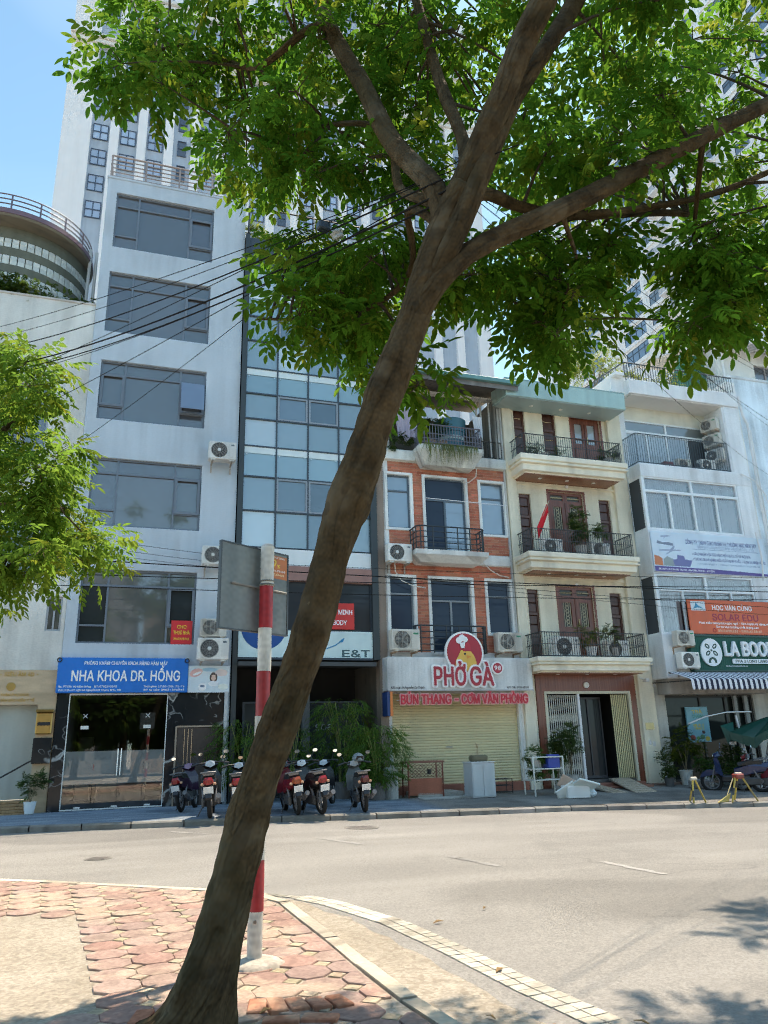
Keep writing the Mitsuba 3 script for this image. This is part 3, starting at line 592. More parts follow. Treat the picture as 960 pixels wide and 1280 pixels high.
# ---------------------------------------------------------------- office building at the left edge with its round pavilion
OB = thing("office_building", "pale cream office building at the left edge, tan stone base and a round roof pavilion", "building")
PC = m("matte", .66, .65, .60, .42)
holes = [(-3.4, -2.2, 9.2, 11.2), (-3.4, -2.2, 5.6, 7.4), (-1.75, -1.38, 4.42, 5.3)]
put(OB + "__wall", wall(holes, -14, -1.29, 3.45, 13.8, -.3, -.06), PC)
parts(OB + "__side_wall", MB().box(-14, -1.3, -12, -11.8, .1, 13.8).box(-1.55, -1.3, -11.8, -.3, .1, 13.79), PC); put(OB + "__roof", MB().box(-14, -1.3, -11.8, -.3, 13.6, 13.75), m("matte", .4, .38, .36, .4))
put(OB + "__coping", MB().cbox(-14, -1.27, -.32, -.03, 13.8, 13.87, .012), m("matte", .55, .5, .45, .4))
for a, b, c, d in holes: window(OB, a, b, c, d, -.12, [(a + .05, (a + b) / 2 - .02, c + .05, d - .05), ((a + b) / 2 + .02, b - .05, c + .05, d - .05)], m("satin", .4, .42, .44, .1), random.choice(PD))
TAN = m("stone", .52, .40, .25, .2)
parts(OB + "__stone_base", MB().box(-14, -1.70, -.5, -.03, 2.62, 3.449).box(-1.70, -1.30, -.5, -.0301, .12, 3.448), TAN)
put(OB + "__roller_door", MB().box(-14, -1.7, -.34, -.30, .45, 2.62), m("satin", .40, .42, .38, .2))
for i in range(5): put(OB + "__step", MB().cbox(-14, -1.69, -.3 + .0, .05 + .1 * (4 - i) * .5, .12 + .065 * i, .18 + .065 * i, .008), m("wood", .36, .23, .12, .4))
GOLD = m("steel", .62, .42, .14, .2)
for i, (t, x, wd, h) in enumerate((("- SIÊU ÂM 4D -", -2.62, .85, .09), ("KHÁM PHỤ KHOA", -2.55, .62, .055), ("VÀ KHÁM BẢO HIỂM Y TẾ", -2.75, .95, .055))): txt(OB + "__lettering", t, x, -.029, (3.30, 2.83, 2.70)[i], h, GOLD, wd, True, .01)
put(OB + "__emblem", MB().disc((-2.35, -.029, 3.05), .1, .015, 16), GOLD)
put(OB + "__handrail", MB().tube([(-2.6, .35, .8), (-1.72, .1, 1.32)], .02, 6), BLACK)
mbx = thing("letter_box", "gold letter box fixed to the tan stone pier left of the clinic", "letter box")
put(mbx + "__body", MB().cbox(-1.70, -1.34, -.03, .12, 1.92, 2.42, .02), GOLD); put(mbx + "__slot", MB().box(-1.66, -1.38, .12, .126, 2.12, 2.2), BLACK); put(mbx + "__lid", MB().cbox(-1.72, -1.32, -.03, .15, 2.42, 2.5, .02), tint(GOLD, .5))
put(OB + "__marble_plinth", MB().cbox(-1.72, -1.31, -.03, .10, 1.25, 1.84, .01), "marble")
# pavilion: drum with glass-block bands under a wide round canopy
cx, cy, zt, R = -4.0, -2.4, 16.5, 2.32
pv = OB + "__pavilion"; SOF = m("matte", .21, .185, .14, .35)
put(pv, MB().lathe([(.1, zt - .12), (R - .04, zt - .12), (R, zt - .08), (R, zt + .12), (R - .05, zt + .14), (.1, zt + .14)], (cx, cy, 0), 72), SOF, 40)
put(OB + "__pavilion_fascia", MB().lathe([(R + .002, zt - .06), (R + .022, zt - .05), (R + .022, zt + .1), (R + .002, zt + .11)], (cx, cy, 0), 72), m("satin", .16, .10, .12, .3), 40)
rings = [(15.85, .15), (15.28, .15), (14.72, .15)]; Rw = 2.2; cy = -2.85; zc = [13.75] + sum([[z - h, z + h] for z, h in reversed(rings)], []) + [zt - .12]
dm = MB()
for a, b in zip(zc[0::2], zc[1::2]): dm.lathe([(Rw, a), (Rw, b)], (cx, cy, 0), 72)
dm.lathe([(Rw - .14, 13.75), (Rw - .14, zt - .12)], (cx, cy, 0), 48)
for z, h in rings: dm.lathe([(Rw - .14, z - h), (Rw, z - h)], (cx, cy, 0), 72).lathe([(Rw - .14, z + h), (Rw, z + h)], (cx, cy, 0), 72)
put(OB + "__pavilion_drum", dm, m("matte", .15, .155, .12, .3), 30)
for z, h in rings:
    for i in range(66):
        a = i * 2 * math.pi / 66
        if math.sin(a) < -.35: continue
        for zz in (-1, 1): 
            mt = M4((cx + Rw * math.cos(a), cy + Rw * math.sin(a), z + zz * h / 2), a); t = RNG.uniform(.8, 1.1)
            put(OB + "__glass_block", MB().cbox(-.10, -.005, -.092, .092, -.078, .078, .012, mt), m("gloss", .58 * t, .60 * t, .55 * t, .1))
RL = m("satin", .13, .11, .13, .3)
cy = -2.4
for zz in (.2, .36, .52): put(OB + "__pavilion_rail", MB().ring((cx, cy, zt + .1 + zz), R - .06, .02, 72, 6, "z"), RL, 50)
for i in range(18): a = i * math.pi / 9 + .1; put(OB + "__pavilion_post", MB().bar((cx + (R - .06) * math.cos(a), cy + (R - .06) * math.sin(a), zt + .1), (cx + (R - .06) * math.cos(a), cy + (R - .06) * math.sin(a), zt + .62), .026, 6), RL)
for x, w_ in ((-1.74, -1.9), (-1.56, -2.0)): parts(OB + "__down_pipe", MB().tube([(x, w_, 13.8), (x, w_, 16.9)], .05, 8), m("satin", .55, .55, .52, .3), 40)
hg = thing("roof_hedge", "dark hedge growing round the foot of the round roof pavilion", "hedge")
bush(hg, (-3.4, -.45, 14.15), (1.9, .25, .4), 520, SPR_BUSH, (.07, .11, .02), yellow=.3, scale=1.5)
potted("bushy plant in a white bowl on the steps beside the dark marble pier", (-1.62, .35, .16), .14, .26, (.24, .2, .3), 150, SPR_SMALL, (.07, .12, .04), m("satin", .72, .76, .78, .1), fz=.3)
# ---------------------------------------------------------------- glass office
GO = thing("glass_office", "glass-fronted office block in a black frame behind the leaning tree", "building")
US = [3.065, 4.02, 4.97, 5.92, 6.87]
ZS = [6.86, 7.93, 8.96, 9.90, 10.77, 11.59, 12.42, 13.36, 14.2, 15.05, 16.0]; kinds = ["lo", "up", "sp", "lo", "up", "sp", "lo", "up", "sp", "lo"]
MU = m("satin", .045, .06, .075, .1); hol = []
for i in range(4):
    for j in range(10): hol.append((US[i] + .022, US[i + 1] - .022, ZS[j] + .022, ZS[j + 1] - .022))
put(GO + "__mullion_grid", MB().poly(sbox(3.06, 6.86, 6.84, 17.0).difference(unary_union([sbox(a, c, b, d) for a, b, c, d in hol])), -.12, .03), MU)
SPN, LOW, UPP, DRK = m("pane", .21, .33, .375, 0), m("pane", .19, .27, .305, 0), m("pane", .10, .15, .185, 0), m("pane", .05, .08, .10, 0)
BLD = m("pane", .42, .51, .54, 0)
for n_, (a, b, c, d) in enumerate(hol):
    k = kinds[n_ % 10]; mt = SPN if k == "sp" else (random.choice([LOW, LOW, UPP, BLD]) if k == "lo" else random.choice([DRK, UPP, DRK, LOW]))
    mt = tint(mt, RNG.uniform(.85, 1.12)); tu, tz = RNG.normal(0, .004, 2)
    v = np.array([[x, -.02 + (x - (a + b) / 2) * tu + (zz - (c + d) / 2) * tz - t, zz] for zz in (c - .004, d + .004) for t in (.008, 0) for x in (a - .004, b + .004)])
    put(GO + "__glass_pane", (v, BOXF), mt)
    if k == "sp":
        put(GO + "__spandrel_film", MB().box(a, b, .0, .006, d - .2, d), m("satin", .66, .74, .74, .1))
        for x in (a + .07, b - .07): put(GO + "__fixing", MB().disc((x, .006, d - .24), .018, .012, 8), m("steel", .7, .7, .7, 0))
    if k == "up" and n_ // 10 in (1, 2): put(GO + "__opening_sash", MB().poly(sbox(a, c, b, d).difference(sbox(a + .05, c + .05, b - .05, d - .05)), -.005, .025), m("satin", .25, .29, .32, .1))
parts(GO + "__corner_post", MB().box(2.93, 3.058, -.3, .09, .12, 17.1).box(6.862, 7.05, -.3, .12, 3.75, 17.1), m("satin", .035, .045, .05, .15))
put(GO + "__brown_pier", MB().box(7.052, 7.29, -.3, .05, .1, 11.5), m("matte", .25, .20, .16, .5))
put(GO + "__body", MB().box(3.06, 7.05, -12, -.4, 3.8, 16.6), m("matte", .3, .32, .33, .2))
put(GO + "__white_strip", MB().box(3.06, 6.86, -.1, .035, 6.36, 6.838), m("satin", .70, .74, .74, .15)); put(GO + "__brown_beam", MB().cbox(3.06, 6.86, -.1, .10, 5.92, 6.355, .01).box(3.06, 6.86, .10, .105, 6.1, 6.14), m("satin", .30, .16, .13, .3))
dk = [(3.09 + i * .945, 3.99 + i * .945, 4.58, 5.9) for i in range(4)]; k = window(GO, 3.06, 6.86, 4.545, 5.918, -.02, dk, MU, m("dark_pane", .035, .042, .048, 0), name="shop_window")
fs = thing("light_sign", "pale shop sign band with a large blue disc under the glass office", "sign")
put(fs + "__panel", MB().box(3.07, 6.85, -.08, .06, 3.80, 4.535), m("satin", .60, .73, .74, .15)); put(fs + "__frame", MB().box(3.06, 6.86, -.09, .075, 3.74, 3.80).box(5.3, 5.33, .06, .07, 3.8, 4.535), MU)
put(fs + "__disc", MB().poly(Point(3.75, 4.62).buffer(.62).intersection(sbox(3.07, 3.80, 6.85, 4.53)), .061, .07), m("satin", .01, .07, .27, .1))
txt(fs + "__lettering", "E&T", 5.95, .061, 3.83, .19, m("satin", .06, .12, .13, 0), .82, True, .01); txt(fs + "__lettering", "E", 4.72, .061, 3.83, .19, m("satin", .03, .2, .5, 0), .2, True, .01)
sw_ = MB().tube([(5.5, .07, 4.05), (5.75, .07, 4.14), (5.95, .07, 4.28)], .014, 5).add(*chull([(5.85, .062, 4.22), (6.02, .062, 4.36), (5.98, .07, 4.24), (5.92, .07, 4.3)])); put(fs + "__swallow", sw_, m("satin", .03, .22, .45, 0))
rp_ = thing("fitness_sign", "red notice board with white lettering in the dark window right of the trunk", "sign")
put(rp_ + "__panel", MB().box(5.2, 6.32, -.02, .05, 4.6, 5.34), m("satin", .62, .035, .03, .12)); txt(rp_ + "__lettering", "THÔNG MINH", 5.26, .051, 5.02, .13, WT, 1.0, True, .003); txt(rp_ + "__lettering", "EMS BODY", 5.35, .051, 4.72, .13, WT, .75, True, .003)
DKM = m("matte", .045, .045, .045, .2)
put(GO + "__recess", MB().box(3.06, 7.05, -2.6, -2.5, .1, 3.8).box(3.06, 7.05, -2.5, -.1, 3.72, 3.79), DKM)
parts(GO + "__pier", MB().box(5.02, 5.22, -1.0, -.75, .1, 3.72).box(2.91, 3.1, -.9, -.3, .1, 3.79), m("matte", .16, .165, .17, .4))
window(GO, 3.4, 5.0, .15, 2.7, -1.1, [(3.46, 4.17, .2, 2.65), (4.23, 4.94, .2, 2.65)], MU, m("dark_pane", .05, .06, .065, 0), name="entrance_door"); window(GO, 5.25, 6.9, .15, 2.7, -1.1, [(5.3, 6.05, .2, 2.65), (6.1, 6.85, .2, 2.65)], MU, m("dark_pane", .05, .06, .065, 0), name="entrance_door")
parts(GO + "__canopy", MB().box(3.06, 6.86, -.1, .35, 3.55, 3.66), m("satin", .05, .055, .06, .3)); put(GO + "__notice", MB().box(4.5, 4.75, -1.09, -1.08, 1.3, 1.6), m("satin", .6, .6, .58, 0))
txt(GO + "__lettering", "spa", 5.45, -1.09, 1.9, .22, m("satin", .4, .42, .44, 0), .5, False, .01)
rg = thing("roof_garden", "pale green roof plants along the top edge of the glass office", "plants")
bush(rg, (3.8, -.35, 17.25), (.8, .3, .55), 260, SPR_SMALL, (.12, .17, .05), yellow=.6, scale=1.3)
put(GO + "__roof_railing", MB().bar((3.0, .1, 17.1), (3.0, .1, 18.1), .03, 6).bar((3, .1, 18.1), (7.0, .1, 18.1), .025, 6), BLACK)
# ---------------------------------------------------------------- orange brick house
BH = thing("brick_house", "narrow three-storey house of orange brick and white bands over a closed yellow shutter", "building")
WB = m("matte", .70, .70, .67, .45)
wins = [(7.43, 8.17, 7.70, 9.40), (8.66, 10.02, 7.02, 9.40), (10.56, 11.37, 7.67, 9.38), (7.43, 8.17, 4.55, 6.18), (8.72, 10.03, 4.0, 6.17), (10.58, 11.35, 4.58, 6.18)]
bays = wins + [(7.38, 11.33, .2, 2.83), (7.55, 11.35, 10.25, 12.35)]
put(BH + "__wall", wall(bays, 7.295, 11.495, .1, 12.4, -.25, 0), WB)
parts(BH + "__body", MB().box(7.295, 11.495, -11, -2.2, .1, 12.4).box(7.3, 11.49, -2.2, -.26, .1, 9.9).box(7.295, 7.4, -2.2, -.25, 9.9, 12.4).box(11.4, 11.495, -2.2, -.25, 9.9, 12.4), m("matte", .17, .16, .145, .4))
for a, b, c, d in wins:   # plaster surround, proud of the wall
    put(BH + "__surround", MB().poly(sbox(a - .09, c - .07, b + .09, d + .08).difference(sbox(a, c, b, d)), -.02, .045), m("matte", .72, .73, .71, .4))
STL = m("satin", .10, .13, .16, .15); NAVY = m("dark_pane", .03, .045, .07, 0); SKYP = m("pane", .20, .27, .33, 0)
for q, (a, b, c, d) in enumerate(wins):
    t = d - .30 * (d - c); pm = SKYP if q < 3 else NAVY; f = .045
    if b - a > 1: mid = (a + b) / 2; ps = [(a + f, b - f, t + .03, d - f), (a + f, mid - .03, c + f, t - .02), (mid + .03, b - f, c + f, t - .02)]
    else: ps = [(a + f, b - f, t + .03, d - f), (a + f, b - f, c + f, t - .02)]
    window(BH, a, b, c, d, -.06, ps, m("satin", .20, .23, .25, .2) if q > 2 else STL, [pm if RNG.random() < .75 or q > 2 else NAVY for _ in ps], .08)
panels = [(7.46, 11.42, 9.48, 9.83), (8.26, 8.57, 7.0, 9.48), (10.11, 10.47, 7.0, 9.48), (7.46, 8.26, 7.0, 7.62), (10.47, 11.42, 7.0, 7.59), (7.46, 11.42, 6.27, 6.64), (8.26, 8.63, 4.0, 6.27), (10.12, 10.49, 4.0, 6.27), (7.46, 8.26, 4.0, 4.47), (10.49, 11.42, 4.0, 4.5)]
bm, nb, cols = MB(), 0, []
BW, BHT = .24, .084
mort = MB()
for a, b, c, d in panels:
    mort.box(a, b, .0015, .006, c, d)
    rws = max(1, round((d - c) / BHT)); h = (d - c) / rws
    for r in range(rws):
        x = a - (BW / 2 if r % 2 else 0)
        while x < b - .01:
            x0, x1 = max(a, x) + .006, min(b, x + BW) - .006
            if x1 - x0 > .02:
                o = RNG.normal(0, .0015); n0 = bm.n; bm.box(x0, x1, .006, .016 + o, c + r * h + .008, c + (r + 1) * h - .008)
                t = RNG.normal(1, .12); hu = RNG.normal(0, .015); cols.append(((.47 * t), (.165 + hu) * t, (.10 + hu * .5) * t))
            x += BW
put(BH + "__mortar", mort, m("matte", .50, .33, .25, .3))
uvb = np.repeat(np.array([pk(c, .3) for c in cols]), 8, axis=0)
put(BH + "__brick_cladding", bm, m("matte", .5), uv=uvb); labels[BH + "__brick_cladding"] = {"label": "orange brick facing of many small bricks", "kind": "stuff"}
parts(BH + "__cornice", MB().cbox(7.28, 8.35, -.1, .12, 9.86, 10.2, .02).cbox(10.4, 11.5, -.1, .12, 9.86, 10.2, .02).cbox(7.28, 11.5, -.1, .035, 9.84, 10.0, .01), m("matte", .66, .68, .65, .6))
parts(BH + "__band", MB().cbox(7.28, 11.5, -.05, .05, 6.66, 6.97, .012), m("matte", .68, .68, .65, .6))
def box_balcony(parent, u0, u1, w1, zb, zt, mat, taper=.16):
    pts = [(x, w, z) for z in (zt - .14, zt) for x in (u0, u1) for w in (.03, w1)] + [(x, w, zb) for x in (u0 + taper, u1 - taper) for w in (.03, w1 - taper)]
    put(parent + "__balcony", MB().add(*chull(pts)), mat)
box_balcony(BH, 8.02, 10.36, .72, 6.56, 6.90, m("matte", .66, .66, .62, .7), .22); box_balcony(BH, 8.28, 10.42, .72, 9.64, 10.22, m("matte", .62, .63, .58, .8), .25)
RBL = m("satin", .03, .035, .04, .2)
def bar_railing(parent, u0, u1, w1, z0, z1, nb_):
    k = parent + "__railing"
    for t in np.linspace(0, 1, nb_):
        z = z0 + (z1 - z0) * t; put(k + "__rail", MB().tube([(u0, .05, z), (u0, w1 - .1, z), (u0 + .1, w1, z), (u1 - .1, w1, z), (u1, w1 - .1, z), (u1, .05, z)], .016 if t < .99 else .024, 6), RBL)
    for x in np.linspace(u0 + .1, u1 - .1, 6): put(k + "__post", MB().bar((x, w1, z0 - .06), (x, w1, z1), .018, 6), RBL)
    for w in np.linspace(.1, w1 - .12, 3):
        for x in (u0, u1): put(k + "__post", MB().bar((x, w, z0 - .06), (x, w, z1), .018, 6), RBL)
bar_railing(BH, 8.1, 10.28, .68, 6.96, 7.62, 5); bar_railing(BH, 8.1, 10.3, .38, 4.0, 4.72, 5)
balusters(BH + "__railing", (8.36, .68), (10.36, .68), 10.3, 10.9, 22, .014, m("satin", .12, .12, .15, .3), mid=(.22, .5))
for x in (8.36, 10.36): balusters(BH + "__railing", (x, .1), (x, .66), 10.3, 10.9, 6, .014, m("satin", .12, .12, .15, .3), mid=(.5,))
parts(BH + "__terrace_screen", MB().box(7.4, 7.45, -2.0, .1, 10.2, 12.3).box(11.2, 11.25, -1.8, .1, 10.2, 12.3), m("matte", .22, .22, .20, .5))
for x in (10.6, 10.75, 11.05): put(BH + "__terrace_post", MB().bar((x, .02, 10.2), (x, .02, 12.35), .03, 6), m("satin", .4, .4, .38, .4))
balusters(BH + "__railing", (10.45, .05), (11.4, .05), 10.25, 10.8, 7, .01, RBL)
# canopy roof of the top terrace: sheet with ribs, green gutter
ROOF = m("matte", .11, .105, .10, .4)
cn = MB()
for i in range(28): x = 7.25 + i * .155; cn.add(*chull([(x, -2.4, 13.0), (x + .15, -2.4, 13.0), (x, 1.15, 12.45), (x + .15, 1.15, 12.45), (x + .03, -2.4, 13.05), (x + .12, -2.4, 13.05), (x + .03, 1.15, 12.5), (x + .12, 1.15, 12.5)]))
put(BH + "__canopy_roof", cn, ROOF); put(BH + "__gutter", MB().cbox(7.2, 11.62, 1.12, 1.26, 12.36, 12.5, .01), m("satin", .12, .26, .25, .3)); put(BH + "__fascia", MB().box(7.25, 11.6, 1.1, 1.118, 12.2, 12.46), m("matte", .2, .2, .2, .5))
put(BH + "__rust_sheet", MB().add(*chull([(9.6, .4, 12.9), (11.7, .4, 12.9), (9.9, -2, 13.3), (11.7, -2, 13.3), (9.6, .4, 12.94), (11.7, .4, 12.94), (9.9, -2, 13.34), (11.7, -2, 13.34)])), m("matte", .26, .13, .09, .8))
for x in (7.5, 9.4, 11.4): put(BH + "__roof_strut", MB().bar((x, .1, 12.3), (x, 1.1, 12.4), .025, 6), m("satin", .3, .3, .3, .4))
put(BH + "__downpipe", MB().tube([(11.44, .06, 12.3), (11.44, .06, 9.0), (11.46, .06, 4.0)], .03, 6), m("satin", .45, .45, .43, .5))
# terrace things
dr_ = thing("water_drum", "blue striped water drum on the shaded top terrace", "drum")
put(dr_ + "__body", MB().lathe([(0, 10.25), (.38, 10.25), (.40, 10.5), (.44, 10.52), (.44, 10.58), (.42, 10.6), (.46, 11.0), (.50, 11.02), (.5, 11.08), (.48, 11.1), (.52, 11.45), (0, 11.45)], (9.75, -.25, 0), 24), m("satin", .03, .12, .16, .3), 40)
put(dr_ + "__band", MB().lathe([(.475, 11.05), (.485, 11.15), (.485, 11.25), (.475, 11.3)], (9.75, -.25, 0), 24).lathe([(.44, 10.75), (.45, 10.8), (.45, 10.85), (.44, 10.9)], (9.75, -.25, 0), 24), m("satin", .35, .45, .45, .3), 40)
def cloth(key, label, pts, cat="laundry"):
    k = thing(key, label, cat); mb = MB()
    (x0, x1, w, z0, z1) = pts; nx, nz = 12, 10; V = np.array([[x0 + (x1 - x0) * (i / (nx - 1) - .5) * (1 - .25 * j / (nz - 1)) + (x0 + x1) / 2 - x0, w + .05 * math.sin(i * 1.7 + j * .3) * (.3 + j / nz), z1 - (z1 - z0) * j / (nz - 1) * (1 - .1 * math.sin(i * .9))] for j in range(nz) for i in range(nx)])
    F = [[j * nx + i, j * nx + i + 1, (j + 1) * nx + i] for j in range(nz - 1) for i in range(nx - 1)] + [[j * nx + i + 1, (j + 1) * nx + i + 1, (j + 1) * nx + i] for j in range(nz - 1) for i in range(nx - 1)]
    V2 = np.vstack([V, V - [0, .012, 0]]); F2 = np.vstack([F, np.array(F)[:, ::-1] + len(V)]); return k, (V2, F2)
for lab, p, c in (("white shirt hung at the right end of the top terrace", (10.28, 10.62, .35, 10.75, 11.5), (.62, .64, .68)), ("pale lilac cloth hung behind the top terrace railing at left", (7.7, 8.5, .1, 10.6, 11.6), (.42, .38, .46))):
    k, me = cloth("laundry", lab, p); put(k, me, m("matte", *c, .2), True)
k = thing("plastic_bag", "white plastic bag hung beside the lilac cloth on the terrace", "bag"); put(k, MB().add(*chull([(7.52, .3, 11.6), (7.56, .32, 11.3), (7.46, .28, 10.9), (7.58, .36, 10.85), (7.5, .42, 11.0)])), m("satin", .66, .67, .66, .1))
tp = thing("terrace_plants", "row of dark leafy pot plants behind the top terrace railing", "plants"); bush(tp + "__foliage", (9.0, .25, 11.0), (.55, .25, .35), 150, SPR_SMALL, (.05, .09, .03), scale=1.2); bush(tp + "__foliage", (7.9, .15, 10.5), (.4, .25, .25), 120, SPR_SMALL, (.05, .09, .03)); put(tp + "__pot", MB().lathe([(0, 10.22), (.14, 10.22), (.18, 10.5), (0, 10.5)], (8.8, .3, 0), 12).lathe([(0, 10.22), (.14, 10.22), (.18, 10.5), (0, 10.5)], (9.2, .3, 0), 12), m("matte", .3, .2, .14, .4))
hp = thing("hanging_plants", "thin green grass trailing over the top terrace edge", "plants"); Vs, Fs = [], []
for i in range(120):
    x, z = RNG.uniform(8.4, 10.2), 10.25; L = RNG.uniform(.3, 1.0) * (1.1 - abs(x - 9.1) * .5); o = RNG.normal(0, .1); w = RNG.uniform(.68, .82); q = np.array([(x, w, z), (x + .014, w + .02, z), (x + o * .6, w + .08, z - L * .5), (x + o * .6 + .012, w + .08, z - L * .5), (x + o, w + .06, z - L)]); Vs.append(q); Fs.append(np.array([[0, 1, 2], [1, 3, 2], [2, 3, 4]]))
leaves(hp, Vs, Fs, green(120, (.22, .25, .13), .3, .4), FR)
# sign box, lettering, emblem
sb = thing("restaurant_sign", "weathered white sign box with big red lettering and round emblem above the yellow shutter", "sign")
put(sb + "__box", MB().cbox(7.12, 11.62, .02, .5, 2.88, 3.80, .012), m("satin", .60, .61, .60, .55)); ribs = MB()
for i in range(46): ribs.box(7.14 + i * .0975, 7.16 + i * .0975, .5, .505, 2.92, 3.76)
put(sb + "__ribs", ribs, m("satin", .57, .58, .57, .6)); put(sb + "__edge_strip", MB().box(7.12, 11.62, .5, .515, 2.865, 2.90), m("satin", .4, .4, .4, .5))
RED, RIM = m("satin", .40, .018, .035, .1), m("satin", .85, .85, .83, .1)
def outlined(key, text, u, z, h, wd, w, col, rim, off):
    t_ = meshkit.text_mesh(text, 1.0, 1.0, True); v, f = np.array(t_.vertices), np.array(t_.faces); x0, x1 = v[:, 0].min(), v[:, 0].max(); sc = wd / (x1 - x0)
    lo = f[(v[f][:, :, 2].max(1) < .5)]; tri = [Polygon(np.column_stack([u + (v[q, 0] - x0) * sc, z + v[q, 1] * h])).buffer(off, 3) for q in lo]
    put(key + "__letter_rim", MB().poly(unary_union(tri).simplify(.004), w, w + .05), rim); txt(key + "__lettering", text, u, w + .05, z, h, col, wd, True, .03)
outlined(sb, "PHỞ", 8.47, 3.02, .50, .98, .515, RED, RIM, .055); outlined(sb, "GÀ", 9.58, 3.02, .50, .74, .515, RED, RIM, .055)
put(sb + "__badge", MB().disc((10.46, .52, 3.50), .185, .05, 28), RIM); put(sb + "__badge", MB().disc((10.46, .57, 3.50), .145, .012, 28), RED); txt(sb + "__lettering", "98", 10.36, .582, 3.44, .12, RIM, .2, True, .006)
put(sb + "__emblem_rim", MB().poly(Point(9.47, 3.94).buffer(.60, 24), .44, .52), RIM); put(sb + "__emblem", MB().poly(Point(9.47, 3.94).buffer(.545, 24), .521, .53), RED)
YEL = m("satin", .72, .44, .07, .1)
put(sb + "__bird_figure", MB().poly(Polygon([(9.18, 3.5), (9.2, 3.7), (9.3, 3.86), (9.36, 3.98), (9.5, 4.02), (9.64, 3.97), (9.74, 3.84), (9.8, 3.66), (9.82, 3.5), (9.6, 3.44), (9.35, 3.44)]).buffer(.02), .53, .54), YEL)
put(sb + "__cap", MB().poly(unary_union([Point(9.30, 4.28).buffer(.09), Point(9.40, 4.35).buffer(.10), Point(9.50, 4.31).buffer(.08), Polygon([(9.32, 4.2), (9.5, 4.24), (9.46, 4.06), (9.36, 4.06)])]), .54, .55), RIM)
put(sb + "__comb", MB().poly(unary_union([Point(9.56, 4.12).buffer(.09), Polygon([(9.40, 4.04), (9.66, 4.1), (9.66, 3.98), (9.42, 3.97)])]), .541, .552), tint(RED, 1.15)); put(sb + "__beak", MB().poly(Polygon([(9.52, 3.86), (9.66, 3.82), (9.54, 3.76)]), .54, .552), m("satin", .7, .25, .04, 0)); put(sb + "__eye", MB().poly(Point(9.47, 3.9).buffer(.03), .54, .55), BLACK)
txt(sb + "__lettering", "A25, ngõ 44 Nguyễn Cơ Thạch", 7.2, .506, 2.93, .06, m("satin", .05, .05, .06, 0), 1.0, True, .004); txt(sb + "__lettering", "HOTLINE: 0328 68 575", 10.75, .506, 2.93, .055, m("satin", .05, .05, .06, 0), .72, True, .004)
bl = thing("menu_lettering", "row of cut-out red letters hanging under the white sign box across the yellow shutter", "sign")
for t, x, wd in (("BÚN THANG", 7.5, 1.5), ("-", 9.12, .1), ("CƠM VĂN PHÒNG", 9.32, 2.1)):
    outlined(bl, t, x, 2.52, .25, wd, .42, m("satin", .55, .02, .04, .1), m("satin", .78, .38, .38, .1), .028)
put(bl + "__support_rail", MB().bar((7.4, .40, 2.62), (11.5, .40, 2.62), .012, 5).bar((8.1, .40, 2.62), (8.1, .40, 2.88), .01, 4).bar((10.6, .4, 2.62), (10.6, .4, 2.88), .01, 4), ALU)
for i in range(34):
    z0 = .36 + i * .0735; c = m("satin", .66, .58, .34, .22); c = tint(c, RNG.uniform(.94, 1.05)); pr = [(.0, 0), (.018, .012), (.024, .035), (.018, .058), (.0, .07)]; v = [(x, -.12 + w, z0 + z) for x in (7.39, 11.32) for w, z in pr] + [(x, -.13, z0 + z) for x in (7.39, 11.32) for z in (0, .07)]
    put(BH + "__shutter__slat", MB().add(*chull(v)), c)
parts(BH + "__shutter__guide", MB().box(7.30, 7.385, -.1, .02, .3, 2.84).box(11.33, 11.42, -.1, .02, .3, 2.84), m("satin", .6, .6, .57, .3)); put(BH + "__shutter__handle", MB().box(9.0, 9.2, -.094, -.07, 1.33, 1.38), m("satin", .4, .38, .3, .3))
parts(BH + "__threshold", MB().cbox(7.3, 11.48, -.12, .08, .05, .36, .01), m("matte", .32, .13, .09, .5)); parts(BH + "__step", MB().cbox(7.7, 9.0, .08, 1.0, .02, .24, .015).cbox(7.65, 9.05, .08, 1.45, -.02, .13, .015), m("matte", .36, .35, .31, .6))
bs = thing("blade_sign", "small navy and orange blade sign on the pier left of the yellow shutter", "sign"); put(bs + "__panel", MB().cbox(7.08, 7.16, .1, .55, 2.2, 2.85, .01), m("satin", .02, .05, .16, .1)); put(bs + "__edge", MB().box(7.161, 7.24, .1, .55, 2.2, 2.85), m("satin", .65, .2, .05, .1))
air(7.62, .33, 6.55, "air conditioner left of the middle balcony on the orange brick wall", .95); air(7.72, .30, 4.0, "air conditioner left of the low balcony, above the left end of the white sign box", 1.1); air(11.0, .30, 4.0, "air conditioner right of the round red emblem", 1.05)
for k_, pts in (("white drain hose looping from the left air conditioner on the orange bricks", [(7.5, .3, 6.6), (7.55, .2, 6.3), (7.75, .16, 6.05), (8.1, .16, 5.9), (8.5, .15, 5.86)]), ("white hose curling under the top balcony on the orange bricks", [(10.3, .4, 9.7), (10.3, .3, 9.45), (10.1, .2, 9.28), (9.9, .12, 9.3), (9.85, .06, 9.4)]), ("white hose on the bricks above the right lower window", [(10.35, .2, 6.75), (10.7, .1, 6.5), (11.0, .1, 6.35), (11.3, .1, 6.3)])):
    h = thing("drain_hose", k_, "hose"); put(h, MB().tube(pts, .016, 6), m("satin", .68, .66, .6, .2), 50)
fr_ = thing("wash_line_pole", "thin pale pole fixed across the middle floor of the brick house", "pole"); put(fr_, MB().bar((8.5, .5, 8.55), (11.2, .5, 8.5), .012, 5), ALU)
